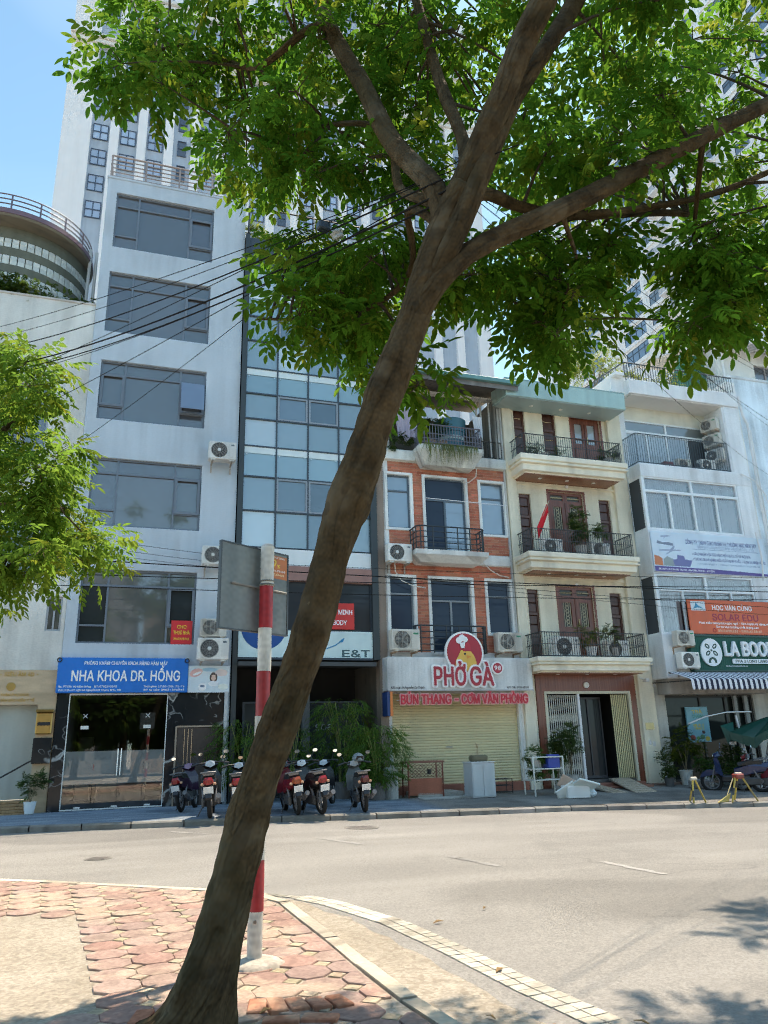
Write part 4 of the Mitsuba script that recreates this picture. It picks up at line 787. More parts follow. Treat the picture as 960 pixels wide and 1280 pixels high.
# ---------------------------------------------------------------- cream townhouse
CH = thing("cream_townhouse", "cream townhouse with three balconies, dark wooden doors and a green roof edge", "building")
CR = m("matte", .72, .67, .53, .36)
slots = [(11.97, 12.39, 10.2, 12.24), (13.06, 13.57, 10.2, 12.24), (11.93, 12.36, 7.05, 9.14), (14.93, 15.37, 7.05, 9.15), (11.95, 12.35, 3.9, 5.98), (14.94, 15.38, 3.9, 5.97)]
doors = [(14.17, 15.32, 10.2, 12.24), (13.02, 14.34, 7.05, 9.30), (13.03, 14.33, 3.9, 6.12)]
put(CH + "__wall", wall(slots + doors + [(11.95, 15.5, .05, 3.34)], 11.50, 16.12, .0, 12.55, -.3, 0), CR)
parts(CH + "__body", MB().box(11.5, 16.11, -11, -.6, 3.4, 12.55).box(11.5, 16.11, -11, -3.1, 0, 3.39).box(11.5, 12.1, -3.1, -.31, 0, 3.39).box(15.4, 16.11, -3.1, -.31, 0, 3.39), CR); parts(CH + "__pilaster", MB().cbox(11.51, 11.84, 0, .10, .05, 12.4, .015).cbox(15.55, 16.10, 0, .12, .05, 12.4, .015), tint(CR, 1.02))
parts(CH + "__moulding", MB().box(11.84, 15.55, 0, .05, 12.34, 12.42).box(11.84, 15.55, 0, .05, 9.46, 9.53).box(11.84, 15.55, 0, .05, 6.32, 6.4), tint(CR, 1.05))
BRN, BRD = m("wood", .17, .055, .032, .2), m("wood", .095, .038, .025, .2)
for a, b, c, d in slots:
    k = put(CH + "__shutter", MB().poly(sbox(a, c, b, d).difference(unary_union([sbox(a + .06, c + (d - c) * t0, b - .06, c + (d - c) * t1) for t0, t1 in ((.04, .3), (.34, .62), (.66, .95))])), -.16, -.08), BRD)
    for t0, t1 in ((.04, .3), (.34, .62), (.66, .95)):
        for q in range(2): zz = c + (d - c) * (t0 + (t1 - t0) * q / 2); put(k + "__panel", MB().cbox(a + .055, b - .055, -.15, -.11, zz + .01, zz + (d - c) * (t1 - t0) / 2 - .01, .015), tint(BRD, .8))
LAT = m("satin", .55, .50, .34, .2)
for n_, (a, b, c, d) in enumerate(doors):
    mid, tz = (a + b) / 2, d - .34; f = .07; ps = []
    for x0, x1 in ((a + f, mid - .03), (mid + .03, b - f)): ps += [(x0 + .05, x1 - .05, tz + .06, d - .09), (x0 + .12, x1 - .12, c + .95, tz - .16)]
    if n_ == 0: ps = [(a + .17, mid - .1, c + 1.15, d - .35), (a + .17, mid - .1, c + .95, c + 1.1), (mid + .1, b - .17, c + 1.15, d - .35), (mid + .1, b - .17, c + .95, c + 1.1)]
    k = window(CH, a, b, c, d, -.07, ps, BRN, m("pane", .30, .33, .34, 0) if n_ == 0 else m("dark_pane", .10, .10, .09, 0), .09, name="balcony_door")
    put(k + "__leaf_edge", MB().cbox(mid - .02, mid + .02, -.07, -.045, c, d - .36, .006), tint(BRN, .7)); put(k + "__handle", MB().bar((mid + .06, -.04, c + .95), (mid + .06, -.04, c + 1.2), .014, 6), m("steel", .7, .6, .3, 0))
    put(k + "__case", MB().poly(sbox(a - .06, c, b + .06, d + .06).difference(sbox(a, c, b, d)), -.03, .02), tint(BRN, 1.1))
    for x0, x1 in ((a + .1, mid - .08), (mid + .08, b - .1)): put(k + "__panel", MB().cbox(x0 + .02, x1 - .02, -.07, -.045, c + .12, c + .82, .02), tint(BRN, 1.15))
    if n_:
        lt = MB()
        for q in (1, 3):
            x0, x1, z0, z1 = ps[q]
            for j in range(7): zc_ = z0 + (z1 - z0) * (j + .5) / 7; lt.ring(((x0 + x1) / 2, -.085, zc_), .055, .012, 10, 4); 
            lt.bar((x0 + .04, -.085, z0), (x0 + .04, -.085, z1), .01, 4).bar((x1 - .04, -.085, z0), (x1 - .04, -.085, z1), .01, 4)
        for q in (0, 2): x0, x1, z0, z1 = ps[q]; lt.bar((x0, -.085, (z0 + z1) / 2), (x1, -.085, (z0 + z1) / 2), .02, 4)
        put(k + "__lattice", lt, LAT)
def stepped_balcony(zt, zb, u0=11.56, u1=15.52, w1=1.0):
    h = zt - zb; prof = [(.0, 0, .30), (.05, .30, .42), (.0, .42, .5), (.09, .5, .9), (.2, .9, 1.0)]; mb = MB()
    for ins, a, b in prof: mb.cbox(u0 + ins, u1 - ins, .0, w1 - ins, zt - h * b, zt - h * a, .012)
    put(CH + "__balcony", mb, m("matte", .78, .72, .58, .35)); put(CH + "__balcony_soffit", MB().box(u0 + .24, u1 - .24, .02, w1 - .24, zb - .02, zb + .001), m("wood", .22, .09, .045, .3))
    for x in (12.5, 13.5, 14.5): put(CH + "__downlight", MB().disc((x, .45, zb - .03), .06, .012, 14, "z"), m("satin", .75, .75, .7, 0))
MESHK = m("satin", .03, .032, .035, .2)
for zt, zb, zr in ((10.14, 9.56, 10.84), (6.96, 6.42, 7.70), (3.80, 3.36, 4.52)):
    stepped_balcony(zt, zb); k = CH + "__railing"
    balusters(k, (11.72, .93), (15.36, .93), zt + .03, zr, 46, .010, MESHK, mid=(.5,)); 
    for x in (11.72, 15.36): balusters(k, (x, .08), (x, .86), zt + .03, zr, 9, .012, MESHK, mid=(.5,))
parts(CH + "__roof_edge", MB().cbox(11.2, 15.72, .0, 1.02, 12.08, 12.68, .015), m("satin", .33, .47, .45, .3)); put(CH + "__roof_soffit", MB().box(11.25, 15.68, .01, .98, 12.06, 12.079), m("satin", .32, .42, .42, .2)); put(CH + "__roof_trim", MB().box(11.19, 15.73, -.02, 1.03, 12.66, 12.70), m("satin", .22, .34, .33, .3))
for x in (12.4, 13.5, 14.6): put(CH + "__downlight", MB().disc((x, .5, 12.045), .06, .012, 14, "z"), m("satin", .8, .8, .75, 0))
put(CH + "__brown_surround", wall([(12.28, 15.2, -.1, 2.81)], 11.97, 15.47, .02, 3.35, -.06, .02), m("wood", .20, .065, .035, .3))
put(CH + "__door_casing", MB().poly(sbox(12.22, .1, 15.26, 2.87).difference(sbox(12.3, .1, 15.18, 2.79)), -.05, .04), m("satin", .62, .58, .44, .2))
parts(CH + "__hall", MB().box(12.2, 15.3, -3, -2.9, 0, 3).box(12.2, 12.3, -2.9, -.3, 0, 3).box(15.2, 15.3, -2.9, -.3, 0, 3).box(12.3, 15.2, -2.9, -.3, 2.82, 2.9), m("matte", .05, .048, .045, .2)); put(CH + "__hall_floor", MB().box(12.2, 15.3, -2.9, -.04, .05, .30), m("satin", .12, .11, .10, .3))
GT = m("satin", .66, .64, .56, .2)
for i in range(15):   # folding gate: crossing bars and uprights
    x = 12.34 + i * .07; put(CH + "__gate__upright", MB().bar((x, -.03, .32), (x, -.03, 2.76), .016, 5), GT)
    if i < 14:
        for z in (.5, 1.2, 1.9): put(CH + "__gate__cross_bar", MB().bar((x, -.02, z), (x + .07, -.02, z + .35), .006, 4).bar((x + .07, -.016, z), (x, -.016, z + .35), .006, 4), GT)
for i in range(9): x = 14.6 + i * .065; put(CH + "__gate__folded_bar", MB().bar((x, -.04, .32), (x, -.04, 2.76), .022, 5), m("satin", .60, .54, .30, .2))
put(CH + "__gate_post", MB().box(13.36, 13.43, -.06, .03, .3, 2.8), ALU)
window(CH, 13.5, 14.5, .32, 2.72, -.5, [(13.56, 14.0, .4, 2.66), (14.04, 14.45, .4, 2.66)], m("satin", .05, .05, .055, .2), m("dark_pane", .04, .045, .05, 0), name="glass_door")
put(CH + "__wall_lamp", MB().disc((13.7, .02, 3.05), .09, .05, 18), m("satin", .7, .7, .65, 0)); put(CH + "__name_plate", MB().box(15.62, 15.92, .12, .135, 1.7, 1.9), m("steel", .45, .38, .2, .3)); parts(CH + "__switch_plate", MB().box(15.66, 15.76, .12, .13, 1.25, 1.4).box(15.8, 15.9, .12, .13, 1.2, 1.35), m("satin", .6, .6, .58, .1))
for i in range(3): put(CH + "__step", MB().cbox(12.25, 15.25, .04, .34 * (3 - i), -.05, .06 + .08 * i, .01), m("satin", .26, .11, .07, .3))
for z, n_ in ((6.05, 0), (9.35, 1), (12.2, 2)): put(CH + "__camera", MB().disc((13.7, .05, z + .12), .05, .06, 12), ALU)
cam_ = thing("security_camera", "small white security camera under the cream pier by the striped awning", "camera"); put(cam_ + "__arm", MB().bar((15.62, .12, 3.26), (15.66, .3, 3.2), .015, 5), ALU); put(cam_ + "__body", MB().cbox(15.6, 15.72, .26, .46, 3.12, 3.22, .015), m("satin", .7, .7, .7, .1))
air(12.6, .55, 6.97, "air conditioner behind the middle cream balcony railing, beside the red flag", .9); air(14.35, .55, 6.97, "air conditioner behind the middle cream balcony railing, right of the plants", .85)
air(12.75, .55, 3.81, "large air conditioner at the left end of the lowest cream balcony", 1.1); air(14.55, .55, 3.81, "dark-faced air conditioner at the right end of the lowest cream balcony", .95)
fl = thing("flag", "small red flag on a pole at the left end of the middle cream balcony", "flag"); put(fl + "__pole", MB().bar((11.85, .9, 7.4), (12.45, .95, 8.62), .014, 5), m("satin", .4, .3, .2, .2))
fv = np.array([[11.95 + .42 * t + .05 * s, .93 + .05 * math.sin(6 * s) * s, 7.72 + .80 * t - s * (.34 - .1 * t)] for s in np.linspace(0, 1, 7) for t in np.linspace(0, 1, 7)]); ff = np.array([[j * 7 + i, j * 7 + i + 1, j * 7 + i + 7] for j in range(6) for i in range(6)] + [[j * 7 + i + 1, j * 7 + i + 8, j * 7 + i + 7] for j in range(6) for i in range(6)])
put(fl + "__cloth", (np.vstack([fv, fv - [0, .006, 0]]), np.vstack([ff, ff[:, ::-1] + 49])), m("matte", .55, .02, .03, .1), True)
GR = (.05, .10, .025); TER = m("matte", .40, .38, .35, .4)
potted("leafy green plant in the middle of the middle cream balcony", (13.6, .7, 6.98), .2, .3, (.45, .25, .42), 260, SPR_SMALL, GR, TER, fz=.35)
potted("tall flat-topped plant behind the middle cream balcony railing", (13.75, .5, 6.98), .12, .3, (.28, .22, .18), 90, SPR_SMALL, GR, TER, fz=1.15); potted("round-headed shrub right of the middle cream balcony door", (14.35, .72, 6.98), .13, .3, (.3, .2, .22), 130, SPR_SMALL, GR, TER, fz=.55)
potted("yellow-green plant in a white pot by the lowest balcony door", (13.55, .75, 3.82), .18, .3, (.5, .25, .3), 150, SPR_SMALL, (.10, .13, .03), m("satin", .6, .6, .58, .2), fz=.3, yellow=.5); potted("spiky cactus at the right of the lowest cream balcony", (14.35, .8, 3.82), .12, .28, (.2, .15, .3), 90, SPR_SMALL, (.09, .12, .05), TER, fz=.4); potted("small pot plants at the right end of the top cream balcony", (15.0, .7, 10.15), .15, .2, (.3, .2, .22), 90, SPR_SMALL, GR, TER, fz=.2)
potted("row of low pot plants on the top cream balcony", (12.6, .7, 10.15), .15, .15, (.6, .2, .14), 110, SPR_SMALL, GR, TER, fz=.12)
# ---------------------------------------------------------------- white townhouse
WH = thing("white_townhouse", "white townhouse at the right with glazed bays, hung banners and a green roof shed", "building")
WM = m("matte", .72, .75, .76, .4)
parts(WH + "__body", MB().box(16.13, 20.74, -11, -.3, 2.9, 12.8).box(16.13, 16.4, -.3, 0, 2.9, 12.8), WM); parts(WH + "__lower_wall", MB().box(16.13, 16.55, -3, .02, -.05, 3.0).box(20.03, 20.9, -3, .02, -.1, 3.0), m("matte", .55, .55, .50, .5))
parts(WH + "__floor_slab", MB().cbox(16.13, 20.75, -.2, .82, 9.82, 10.30, .015).cbox(16.13, 20.75, -.2, .80, 6.50, 8.0, .012).cbox(16.13, 20.75, -.2, .80, 3.2, 4.57, .012), WM)
put(WH + "__pilaster", MB().cbox(20.1, 20.75, -.3, .80, 4.3, 12.85, .015), WM); put(WH + "__recess_side", MB().box(20.04, 20.1, -.3, .76, 10.3, 12.84), tint(WM, .95))
parts(WH + "__terrace_slab", MB().cbox(16.1, 20.78, -.3, .85, 12.86, 13.40, .015).cbox(15.55, 16.6, -3.0, .60, 12.95, 13.58, .015).cbox(15.6, 15.98, .1, .84, 13.5, 13.62, .01), m("matte", .76, .78, .78, .25))
put(WH + "__ceiling", MB().box(16.2, 20.05, -.28, .78, 12.83, 12.858), m("matte", .68, .68, .66, .2))
WFR = m("satin", .72, .76, .78, .12); CURT = m("matte", .30, .325, .33, .2)
def curtain(key, u0, u1, z0, z1, w, n):
    mb = MB(); p = (u1 - u0) / n
    for i in range(n):
        c = u0 + p * (i + .5); h = p * .40 * RNG.uniform(.75, 1.05); a = RNG.uniform(.1, .5); mb.box(-h, h, -.003, .003, z0, z1, M4((c, w, 0), a))
    put(key, mb, CURT); labels[key if key not in COUNT or COUNT[key] == 0 else f"{key}_{COUNT[key]:03d}"] = {"label": "vertical strip blind", "kind": "stuff"}
def bay(z0, z1, zt, cut=(), dark=()):
    u0, u1 = 16.2, 20.08; q = (u1 - u0) / 4; g = .05
    ps = [(u0 + i * q + g * (1 if i == 0 else .6), u0 + (i + 1) * q - g * (1 if i == 3 else .6), z0 + g, zt - .03) for i in range(4)] + [(u0 + g, u0 + 2 * q - .04, zt + .06, z1 - g), (u0 + 2 * q + .04, u1 - g, zt + .06, z1 - g)]
    k = put(WH + "__window", MB().poly(sbox(u0, z0, u1, z1).difference(unary_union([sbox(a, c, b, d) for a, b, c, d in ps])), .70, .79), WFR)
    for i, (a, b, c, d) in enumerate(ps):
        put(k + "__pane", MB().box(a - .003, b + .003, .735, .743, c - .003, d + .003), "glass")
        put(k + "__dark_backing", MB().box(a - .01, b + .01, .3, .32, c, d), m("matte", .05, .055, .055, .1))  # dark sheet stands in for the unlit room behind the slats
        if i not in dark: curtain(k + "__blind", a + .01, b - .01, c, d, .62, 9 if i < 4 else 19)
    # glazed left flank
    s = put(WH + "__side_window", MB().box(16.135, 16.20, .70, .79, z0, z1).box(16.135, 16.2, .05, .11, z0, z1).box(16.135, 16.2, .11, .7, z1 - .06, z1).box(16.135, 16.2, .11, .7, z0, z0 + .05), WFR)
    put(s + "__pane", MB().box(16.15, 16.158, .1, .71, z0 + .04, z1 - .05), m("dark_pane", .05, .06, .07, 0))
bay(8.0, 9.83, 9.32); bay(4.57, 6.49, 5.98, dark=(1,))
# terrace recess: sliding doors, railing, air conditioners
ps = [(16.45 + i * .88, 17.27 + i * .88, 10.35, 11.78) for i in range(4)] + [(16.45, 18.15, 11.9, 12.25), (18.22, 19.95, 11.9, 12.25)]
window(WH, 16.4, 20.04, 10.3, 12.3, -.1, ps, WFR, [m("pane", .33, .37, .39, 0), m("pane", .38, .42, .43, 0), m("pane", .30, .34, .36, 0), m("dark_pane", .06, .065, .065, 0), m("pane", .17, .19, .19, 0), m("pane", .15, .17, .17, 0)], name="sliding_door")
put(WH + "__recess_wall", MB().box(16.4, 20.04, -.3, -.12, 12.3, 12.83), m("matte", .66, .64, .55, .2))
BLU = m("satin", .05, .07, .09, .2); k = WH + "__railing"
balusters(k, (16.18, .74), (20.1, .74), 10.36, 11.4, 40, .011, BLU); balusters(k, (16.16, .02), (16.16, .72), 10.36, 11.4, 8, .011, BLU)
balusters(k, (16.1, .74), (20.74, .74), 13.42, 14.08, 44, .012, BLU, rr=.026); balusters(k, (15.85, -2.0), (16.08, .72), 13.6, 14.08, 8, .012, BLU, rr=.026)
for i, (u, z, l) in enumerate(((19.78, 12.02, "topmost of the air conditioners stacked in the corner of the white terrace recess"), (19.80, 11.42, "second air conditioner down in the corner of the white terrace recess"), (19.82, 10.82, "third air conditioner down in the white terrace recess, behind the railing"))): air(u, .35, z, l, .82, math.radians(68))
air(18.2, .5, 10.32, "air conditioner on the terrace floor at the middle of the white recess railing", .72); air(19.2, .5, 10.32, "air conditioner on the terrace floor near the right end of the white recess railing", .8)
vb = thing("storage_box", "dark box on the terrace floor behind the white recess railing", "box"); put(vb, MB().cbox(17.35, 18.0 - .25, .3, .6, 10.31, 10.55, .02), m("satin", .16, .05, .05, .3)); vb = thing("storage_box", "small black crate between the two floor air conditioners on the white terrace", "box"); put(vb, MB().cbox(18.6, 18.85, .35, .6, 10.31, 10.6, .02), BLACK)
air(15.55, -.6, 12.75, "air conditioner on a rusty frame beside the green roof edge", .95, math.radians(35)); air(20.0, .1, 13.42, "air conditioner behind the roof terrace railing of the white house", .8)
SHG = m("satin", .06, .19, .12, .3); sh = MB()
shp = Polygon([(19.3, 13.4), (20.6, 16.2), (23.4, 16.35), (23.4, 13.4)])
put(WH + "__shed", MB().poly(shp, -1.5, -1.4), SHG)
for i in range(22): x = 19.4 + i * .17; z1_ = min(13.4 + (x - 19.3) * 2.1, 16.2); sh.box(x, x + .03, -1.398, -1.375, 13.4, z1_ - .05)
put(WH + "__shed_ribs", sh, tint(SHG, .9)); put(WH + "__shed_roof", MB().add(*chull([(20.4, -1.2, 16.22), (23.6, -1.2, 16.38), (20.4, -4, 16.9), (23.6, -4, 17.0), (20.4, -1.2, 16.28), (23.6, -1.2, 16.44), (20.4, -4, 16.96), (23.6, -4, 17.06)])), m("matte", .45, .42, .38, .6))
put(WH + "__gable_wall", MB().poly(Polygon([(20.2, 13.4), (23.0, 16.1), (23.5, 16.1), (23.5, 13.4)]), -1.3, -1.0), m("matte", .42, .50, .50, .5))
put(WH + "__pergola", MB().bar((16.6, .2, 13.4), (16.6, .2, 14.3), .03, 6).bar((17.3, .1, 13.95), (16.6, .1, 13.95), .025, 6).bar((16.6, -.8, 13.4), (16.6, -.8, 14.3), .03, 6).box(16.6, 17.4, -.7, -.6, 13.5, 14.15), m("satin", .35, .36, .36, .4))
rt = thing("roof_shrubs", "yellow-green shrubs behind the roof terrace railing of the white house", "plants"); bush(rt, (18.0, .3, 13.75), (1.4, .3, .38), 320, SPR_SMALL, (.11, .15, .04), yellow=.6, scale=1.2)
rt2 = thing("roof_tree", "feathery yellow-green tree rising behind the green roof edge of the cream townhouse", "tree")
bush(rt2 + "__crown", (16.9, -2.2, 15.9), (1.15, .8, 1.0), 680, SPR_SMALL, (.19, .25, .07), yellow=.6, scale=1.25); put(rt2 + "__trunk", MB().tube([(16.8, -2.1, 13.0), (16.85, -2.1, 14.4), (17.0, -2.2, 15.8)], [.06, .045, .02], 6).tube([(16.85, -2.1, 14.4), (16.2, -2.2, 15.6)], [.03, .012], 5).tube([(16.9, -2.1, 14.6), (17.6, -2.2, 16.1)], [.03, .012], 5), m("matte", .2, .16, .11, .3), 50)
pp_ = WH + "__service_pipe"; WP = m("satin", .70, .70, .67, .35)
put(pp_, MB().tube([(20.82, .84, 13.3), (20.84, .9, 12.5), (20.98, .9, 12.2), (20.95, .9, 9.4), (20.98, .9, 5.4)], .05, 8), WP, 50); put(pp_, MB().tube([(21.12, .85, 12.0), (21.1, .86, 8.5), (21.12, .86, 5.0)], .025, 6), WP, 50); put(pp_, MB().tube([(20.3, .86, 10.25), (20.8, .95, 10.0), (21.1, 1.0, 9.5), (21.2, 1.0, 9.0), (21.0, .95, 8.85), (20.85, .93, 8.9)], .022, 6), WP, 50); put(pp_, MB().tube([(20.45, .93, 8.1), (20.5, .95, 7.2), (20.42, .93, 6.4)], .03, 6), WP, 50)
# banners
b1 = thing("logistics_banner", "long pale blue banner with dark blue lettering and a ship under the bay window", "banner")
put(b1 + "__panel", MB().cbox(16.16, 20.75, .82, .86, 6.56, 7.90, .006), m("satin", .58, .68, .78, .15)); B0 = .8605
NV_, DB = m("satin", .03, .06, .22, 0), m("satin", .10, .16, .36, 0)
put(b1 + "__foot_band", MB().poly(Polygon([(16.17, 6.57), (20.74, 6.57), (20.74, 6.65), (18.6, 6.72), (16.17, 6.74)]), B0, B0 + .003), m("satin", .09, .06, .25, 0)); put(b1 + "__rule", MB().box(17.75, 20.6, B0, B0 + .003, 7.37, 7.385), DB)
for t, x, z, h, wd, c, bo in (("CÔNG TY TNHH GIAO NHẬN VÀ THƯƠNG MẠI NEW SKY", 17.5, 7.54, .135, 2.95, NV_, True), ("NEW SKY LOGISTICS AND TRADING CO., LTD", 17.95, 7.42, .085, 2.35, DB, False), ("• GIAO NHẬN VẬN TẢI HÀNG HÓA QUỐC TẾ VÀ NỘI ĐỊA", 17.7, 7.17, .09, 2.4, NV_, True), ("• THÔNG QUAN HÀNG HÓA XUẤT NHẬP KHẨU - DỊCH VỤ NHẬP KHẨU", 17.7, 6.99, .09, 3.0, NV_, True), ("CUSTOMS BROKER - FREIGHT FORWARDING - WAREHOUSE", 17.85, 6.86, .05, 2.6, DB, False), ("ĐC: Số 9, lô C44 Đô Thị mới, Cầu Giấy, Hà Nội - ĐT 024", 16.3, 6.62, .055, 2.2, WT, True)): txt(b1 + "__lettering", t, x, B0 + (.003 if z < 6.7 else 0), z, h, c, wd, bo, .003)
PL = m("satin", .30, .36, .48, 0)
for (x, z, s) in ((16.72, 7.72, .17), (16.85, 7.25, .42)): put(b1 + "__aeroplane", MB().poly(unary_union([Polygon([(x - s, z), (x + s, z + .03), (x + s, z + .07), (x - s, z + .05)]), Polygon([(x - .1 * s, z + .03), (x + .35 * s, z + .22 * s * 2), (x + .5 * s, z + .22 * s * 2), (x + .25 * s, z + .03)]), Polygon([(x, z + .02), (x - .5 * s, z - .25 * s), (x - .35 * s, z - .25 * s), (x + .25 * s, z + .02)])]), B0, B0 + .003), PL)
put(b1 + "__print", MB().poly(Polygon([(16.35, 7.5), (17.0, 7.44), (17.0, 7.52), (16.8, 7.56), (16.6, 7.54), (16.4, 7.6)]), B0, B0 + .003), m("satin", .18, .22, .3, 0)); put(b1 + "__ship", MB().poly(Polygon([(16.95, 6.76), (17.55, 6.76), (17.68, 6.98), (17.4, 7.0), (17.36, 7.12), (17.1, 7.14), (17.08, 7.0), (16.9, 6.98)]), B0, B0 + .003), m("satin", .15, .16, .36, 0)); put(b1 + "__print", MB().poly(Polygon([(16.18, 6.78), (16.5, 6.76), (16.5, 7.0), (16.35, 7.08), (16.2, 7.1)]), B0, B0 + .003), m("satin", .55, .18, .07, 0)); put(b1 + "__print", MB().poly(Polygon([(16.52, 6.76), (16.94, 6.76), (16.9, 7.0), (16.7, 7.08), (16.55, 6.98)]), B0, B0 + .003), m("satin", .28, .33, .33, 0))
b2 = thing("school_banner", "orange school banner with white lettering hung above the green signboard", "banner"); OR_ = m("satin", .62, .115, .035, .12)
put(b2 + "__panel", MB().cbox(17.1, 22.0, .96, 1.0, 4.56, 5.66, .006), OR_); B1 = 1.0005
put(b2 + "__logo", MB().box(17.22, 17.78, B1, B1 + .003, 5.30, 5.60), m("satin", .60, .68, .74, 0)); put(b2 + "__logo", MB().poly(Polygon([(17.3, 5.36), (17.5, 5.4), (17.72, 5.36), (17.5, 5.47), (17.42, 5.57), (17.38, 5.45)]), B1 + .003, B1 + .006), m("satin", .05, .25, .42, 0))
for t, x, z, h, wd, c, bo in (("HỌC VĂN CÙNG", 18.05, 5.34, .15, 1.6, WT, True), ("SOLAR EDU", 18.0, 5.0, .21, 1.85, m("satin", .33, .02, .05, 0), True), ("Phát triển năng lực ngôn ngữ - Rèn luyện kỹ năng viết văn", 17.45, 4.88, .065, 3.1, WT, True), ("Ôn thi vào trường chất lượng cao", 18.1, 4.76, .065, 1.7, WT, True), ("0912.898.233 - 0986.62.58.62", 18.15, 4.63, .075, 1.75, m("satin", .75, .5, .35, 0), True)): txt(b2 + "__lettering", t, x, B1, z, h, c, wd, bo, .003)
put(b2 + "__phone_mark", MB().ring((18.02, B1, 4.68), .06, .012, 12, 4), m("satin", .35, .02, .03, 0))
b3 = thing("tea_shop_sign", "dark green ribbed signboard with a white round emblem and raised white lettering", "sign"); DG = m("satin", .01, .10, .075, .15)
put(b3 + "__panel", MB().box(16.98, 22.2, .84, 1.02, 3.42, 4.47), DG); rb = MB()
for i in range(64): x = 17.0 + i * .081; rb.add(*chull([(x, 1.02, 3.43), (x + .06, 1.02, 3.43), (x + .03, 1.05, 3.43), (x, 1.02, 4.46), (x + .06, 1.02, 4.46), (x + .03, 1.05, 4.46)]))
put(b3 + "__ribs", rb, tint(DG, 1.15)); put(b3 + "__frame", MB().box(16.95, 22.2, .9, 1.07, 3.38, 3.425).box(16.95, 22.2, .9, 1.07, 4.465, 4.52), tint(DG, .6))
SGW = m("satin", .74, .78, .80, .05)
def ell(x, z, rx, rz): return shapely.affinity.scale(Point(x, z).buffer(1, 20), rx, rz)
put(b3 + "__emblem", MB().poly(ell(17.68, 3.97, .40, .43), 1.055, 1.10), SGW); G3 = m("satin", .015, .06, .05, 0); eg = []
for sx in (-1, 1):
    for sz, oz in ((1, .17), (-1, -.05)): eg.append(shapely.affinity.rotate(ell(17.68 + sx * .14, 3.99 + oz, .10, .065).difference(ell(17.68 + sx * .14, 3.99 + oz, .055, .025)), sx * sz * 40))
eg += [ell(17.68, 4.03, .035, .035), ell(17.68, 3.68, .16, .14).difference(ell(17.68, 3.64, .08, .12)).difference(sbox(17.3, 3.4, 18.0, 3.64))]
put(b3 + "__emblem_print", MB().poly(unary_union(eg), 1.101, 1.106), G3)
outlined(b3, "LA BOONG", 18.2, 3.88, .42, 2.35, 1.06, SGW, SGW, .015)
put(b3 + "__strip", MB().poly(sbox(18.5, 3.66, 21.5, 3.74).buffer(.035), 1.055, 1.085), SGW); txt(b3 + "__lettering", "PHA 3 LONG LANG SANSON", 18.58, 1.086, 3.66, .085, G3, 1.9, True, .004); txt(b3 + "__lettering", "laboong.shop@mail.com.vn", 18.2, 1.056, 3.53, .05, SGW, .85, False, .004)
for u, z, l in ((16.72, 4.60, "upper of two air conditioners left of the orange banner and green signboard"), (16.78, 3.90, "lower air conditioner on the bracket left of the green signboard")):
    air(u, 1.05, z - .42 if z < 4.2 else z - .43, l, .86)
# awning: striped canvas on a frame
aw = thing("striped_awning", "black and white striped awning with a scalloped edge over the dark glass shop front", "awning"); n_ = 64; u0, u1 = 16.05, 22.3
for i in range(n_):
    a, b = u0 + (u1 - u0) * i / n_, u0 + (u1 - u0) * (i + 1) / n_; c = (m("matte", .70, .70, .72, .3), m("matte", .03, .035, .06, .3))[i % 2]; k_ = .0; pts = [(1.0, 3.37), (1.45, 3.24), (1.9, 3.09)]
    v = [(x, w, z) for w, z in pts for x in (a, b)] + [(x, 1.93, 3.05) for x in (a, b)] + [(a, 1.95, 2.82), ((a + b) / 2, 1.95, 2.76), (b, 1.95, 2.82)]
    f = [[0, 1, 2], [1, 3, 2], [2, 3, 4], [3, 5, 4], [4, 5, 6], [5, 7, 6], [6, 7, 8], [7, 10, 8], [8, 10, 9]]; v = np.array(v); v2 = np.vstack([v, v - [0, .006, .006]])
    put(aw + "__stripe", (v2, np.vstack([f, np.array(f)[:, ::-1] + len(v)])), c)
put(aw + "__frame", MB().bar((u0, 1.0, 3.34), (u1, 1.0, 3.34), .03, 6).bar((u0, 1.9, 3.05), (u1, 1.9, 3.05), .02, 6).bar((u0 + .02, .1, 3.1), (u0 + .02, 1.9, 3.04), .02, 6).bar((18.6, .1, 3.0), (18.6, 1.9, 3.04), .02, 6), BLACK)
put(WH + "__beam", MB().box(16.3, 20.2, -.1, .6, 2.74, 3.25), m("matte", .36, .34, .31, .6))
ds = [(16.6, 17.9, .2, 2.66), (17.96, 18.9, .2, 2.66), (18.96, 19.96, .2, 2.66)]
window(WH, 16.55, 20.03, .12, 2.72, -.05, ds, m("satin", .03, .032, .034, .2), m("dark_pane", .028, .036, .034, 0), name="shop_glass")
parts(WH + "__shop_post", MB().box(19.2, 19.32, -.02, .06, .1, 2.7).box(19.62, 19.76, -.02, .06, .1, 2.7), m("satin", .3, .32, .31, .3)); put(WH + "__plinth", MB().cbox(15.5, 20.2, -.05, .45, -.05, .14, .015), m("matte", .22, .15, .12, .5))
po = thing("shop_poster", "light blue poster with yellow lettering on the dark shop glass", "poster"); put(po + "__panel", MB().box(17.28, 18.12, -.03, .02, 1.28, 2.36), m("satin", .22, .50, .62, .12))
for t, z, h, c in (("TRÀ", 2.16, .1, m("satin", .7, .6, .1, 0)), ("CHANH", 2.02, .1, m("satin", .1, .4, .35, 0)), ("MUA 2", 1.76, .07, m("satin", .75, .6, .05, 0)), ("TẶNG 1", 1.66, .07, m("satin", .75, .6, .05, 0))): txt(po + "__lettering", t, 17.5, .021, z, h, c, .4, True, .003)
